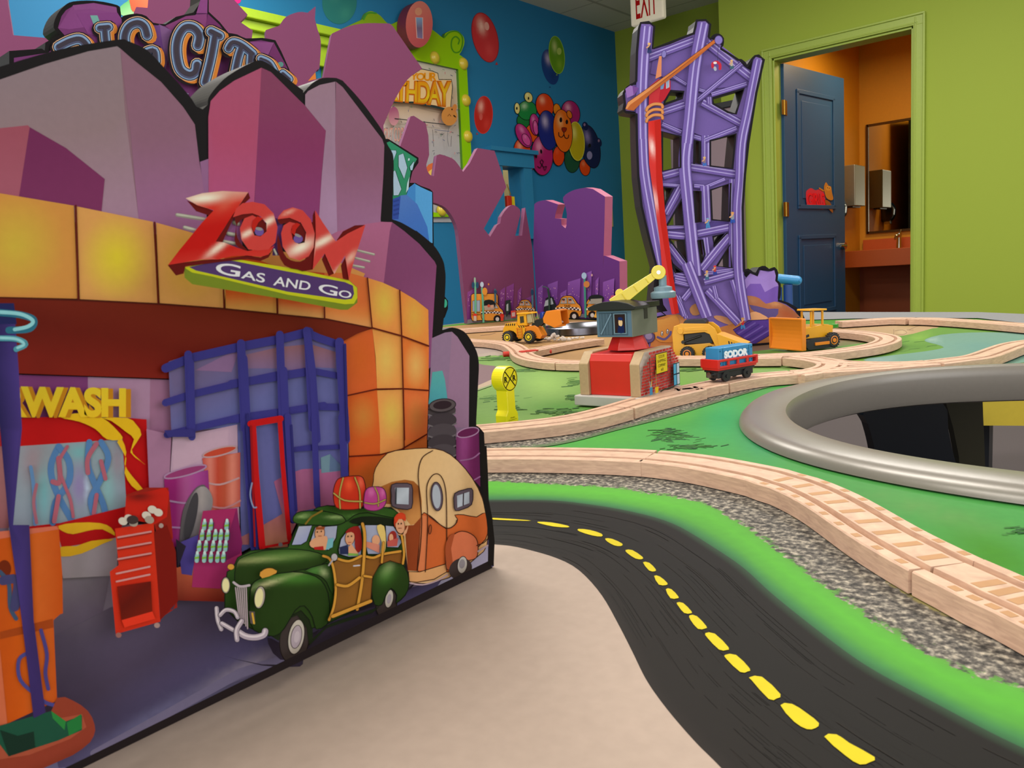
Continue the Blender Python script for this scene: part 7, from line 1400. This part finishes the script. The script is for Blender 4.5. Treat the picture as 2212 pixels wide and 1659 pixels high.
A = Art(LPlane((0, -.0075, 0), (1, 0, 0), (0, 0, 1)), 4e-5, 1.2e-4)
cc = [(12.3*math.cos(2*PI*k/40), 47.8+12.3*math.sin(2*PI*k/40)) for k in range(40)]; A.line(cc+[cc[0]], .9, '#17140c'); A.line('_ -8.2,39.2 8.2,56.4', 1.2, '#17140c', cap=False); A.line('_ -8.2,56.4 8.2,39.2', 1.2, '#17140c', cap=False)
A.text('R', '_ -10.2,51 -4.6,51 -4.6,44.6 -10.2,44.6', '#17140c', 0.03); A.text('R', '_ 4.6,51 10.2,51 10.2,44.6 4.6,44.6', '#17140c', 0.03)
A.text('Wooden', '_ -4,6.6 4,6.6 4,5 -4,5', '#3c380c'); A.text('Crossing Co', '_ -7,4.2 7,4.2 7,2.6 -7,2.6', '#3c380c')
b = BM(); A.emit(b); obj('lettering', b, print_mat(), cs, recalc=False)
# ---- blue arm standing beside the tower board and its post
PBA = Plane(EYE + F0*1.95, -F0); p0, p1 = PBA.at(1672, 601), PBA.at(1722, 606)
ba = empty('water_pump_handle', (PBA.at(1700, 700).x, PBA.at(1700, 700).y, T), 0, 'blue rounded arm on a dark blue post beside the tower board', 'toy'); L0 = Vector(ba.location)
b = BM(); cyl(b, p0-L0, p1-L0, .0115, n=24); bmesh.ops.create_uvsphere(b, u_segments=20, v_segments=12, radius=.0115, matrix=Matrix.Translation(p1-L0)); cyl(b, p1-L0-F0*.006+R0*0.003, p1-L0-F0*.013+R0*0.003, .003, n=12); obj('arm', b, mat('sky_blue_plastic', '#2c80b8', 0.35), ba, smooth=True)
pp = PBA.at(1702, 615); b = BM(); cyl(b, (pp.x-L0.x, pp.y-L0.y, 0), (pp.x-L0.x, pp.y-L0.y, pp.z-T), .011, n=20); cyl(b, (pp.x-L0.x-R0.x*.024, pp.y-L0.y-R0.y*.024, 0), (pp.x-L0.x-R0.x*.024, pp.y-L0.y-R0.y*.024, pp.z-T-.005), .009, n=20); obj('post', b, mat('deep_blue_plastic', '#143c80', 0.4), ba, smooth=True)
# ---- red toy behind the crane cabin
p = G('_ 1428,712')[0]; b = BM(); prism(b, [(-.03, .018), (-.028, .036), (.022, .042), (.030, .036), (.018, .022)], -.01, .01); prism(b, [(-.012, 0), (-.012, .019), (.012, .022), (.012, 0)], -.008, .008); o = obj('red_toy_car', b, mat('crimson_plastic', '#b81c34', 0.3), bevel=0.002); o.location = p; o.rotation_euler = (0, 0, math.radians(41)); tag(o, 'crimson plastic toy partly hidden behind the crane cabin', 'toy')
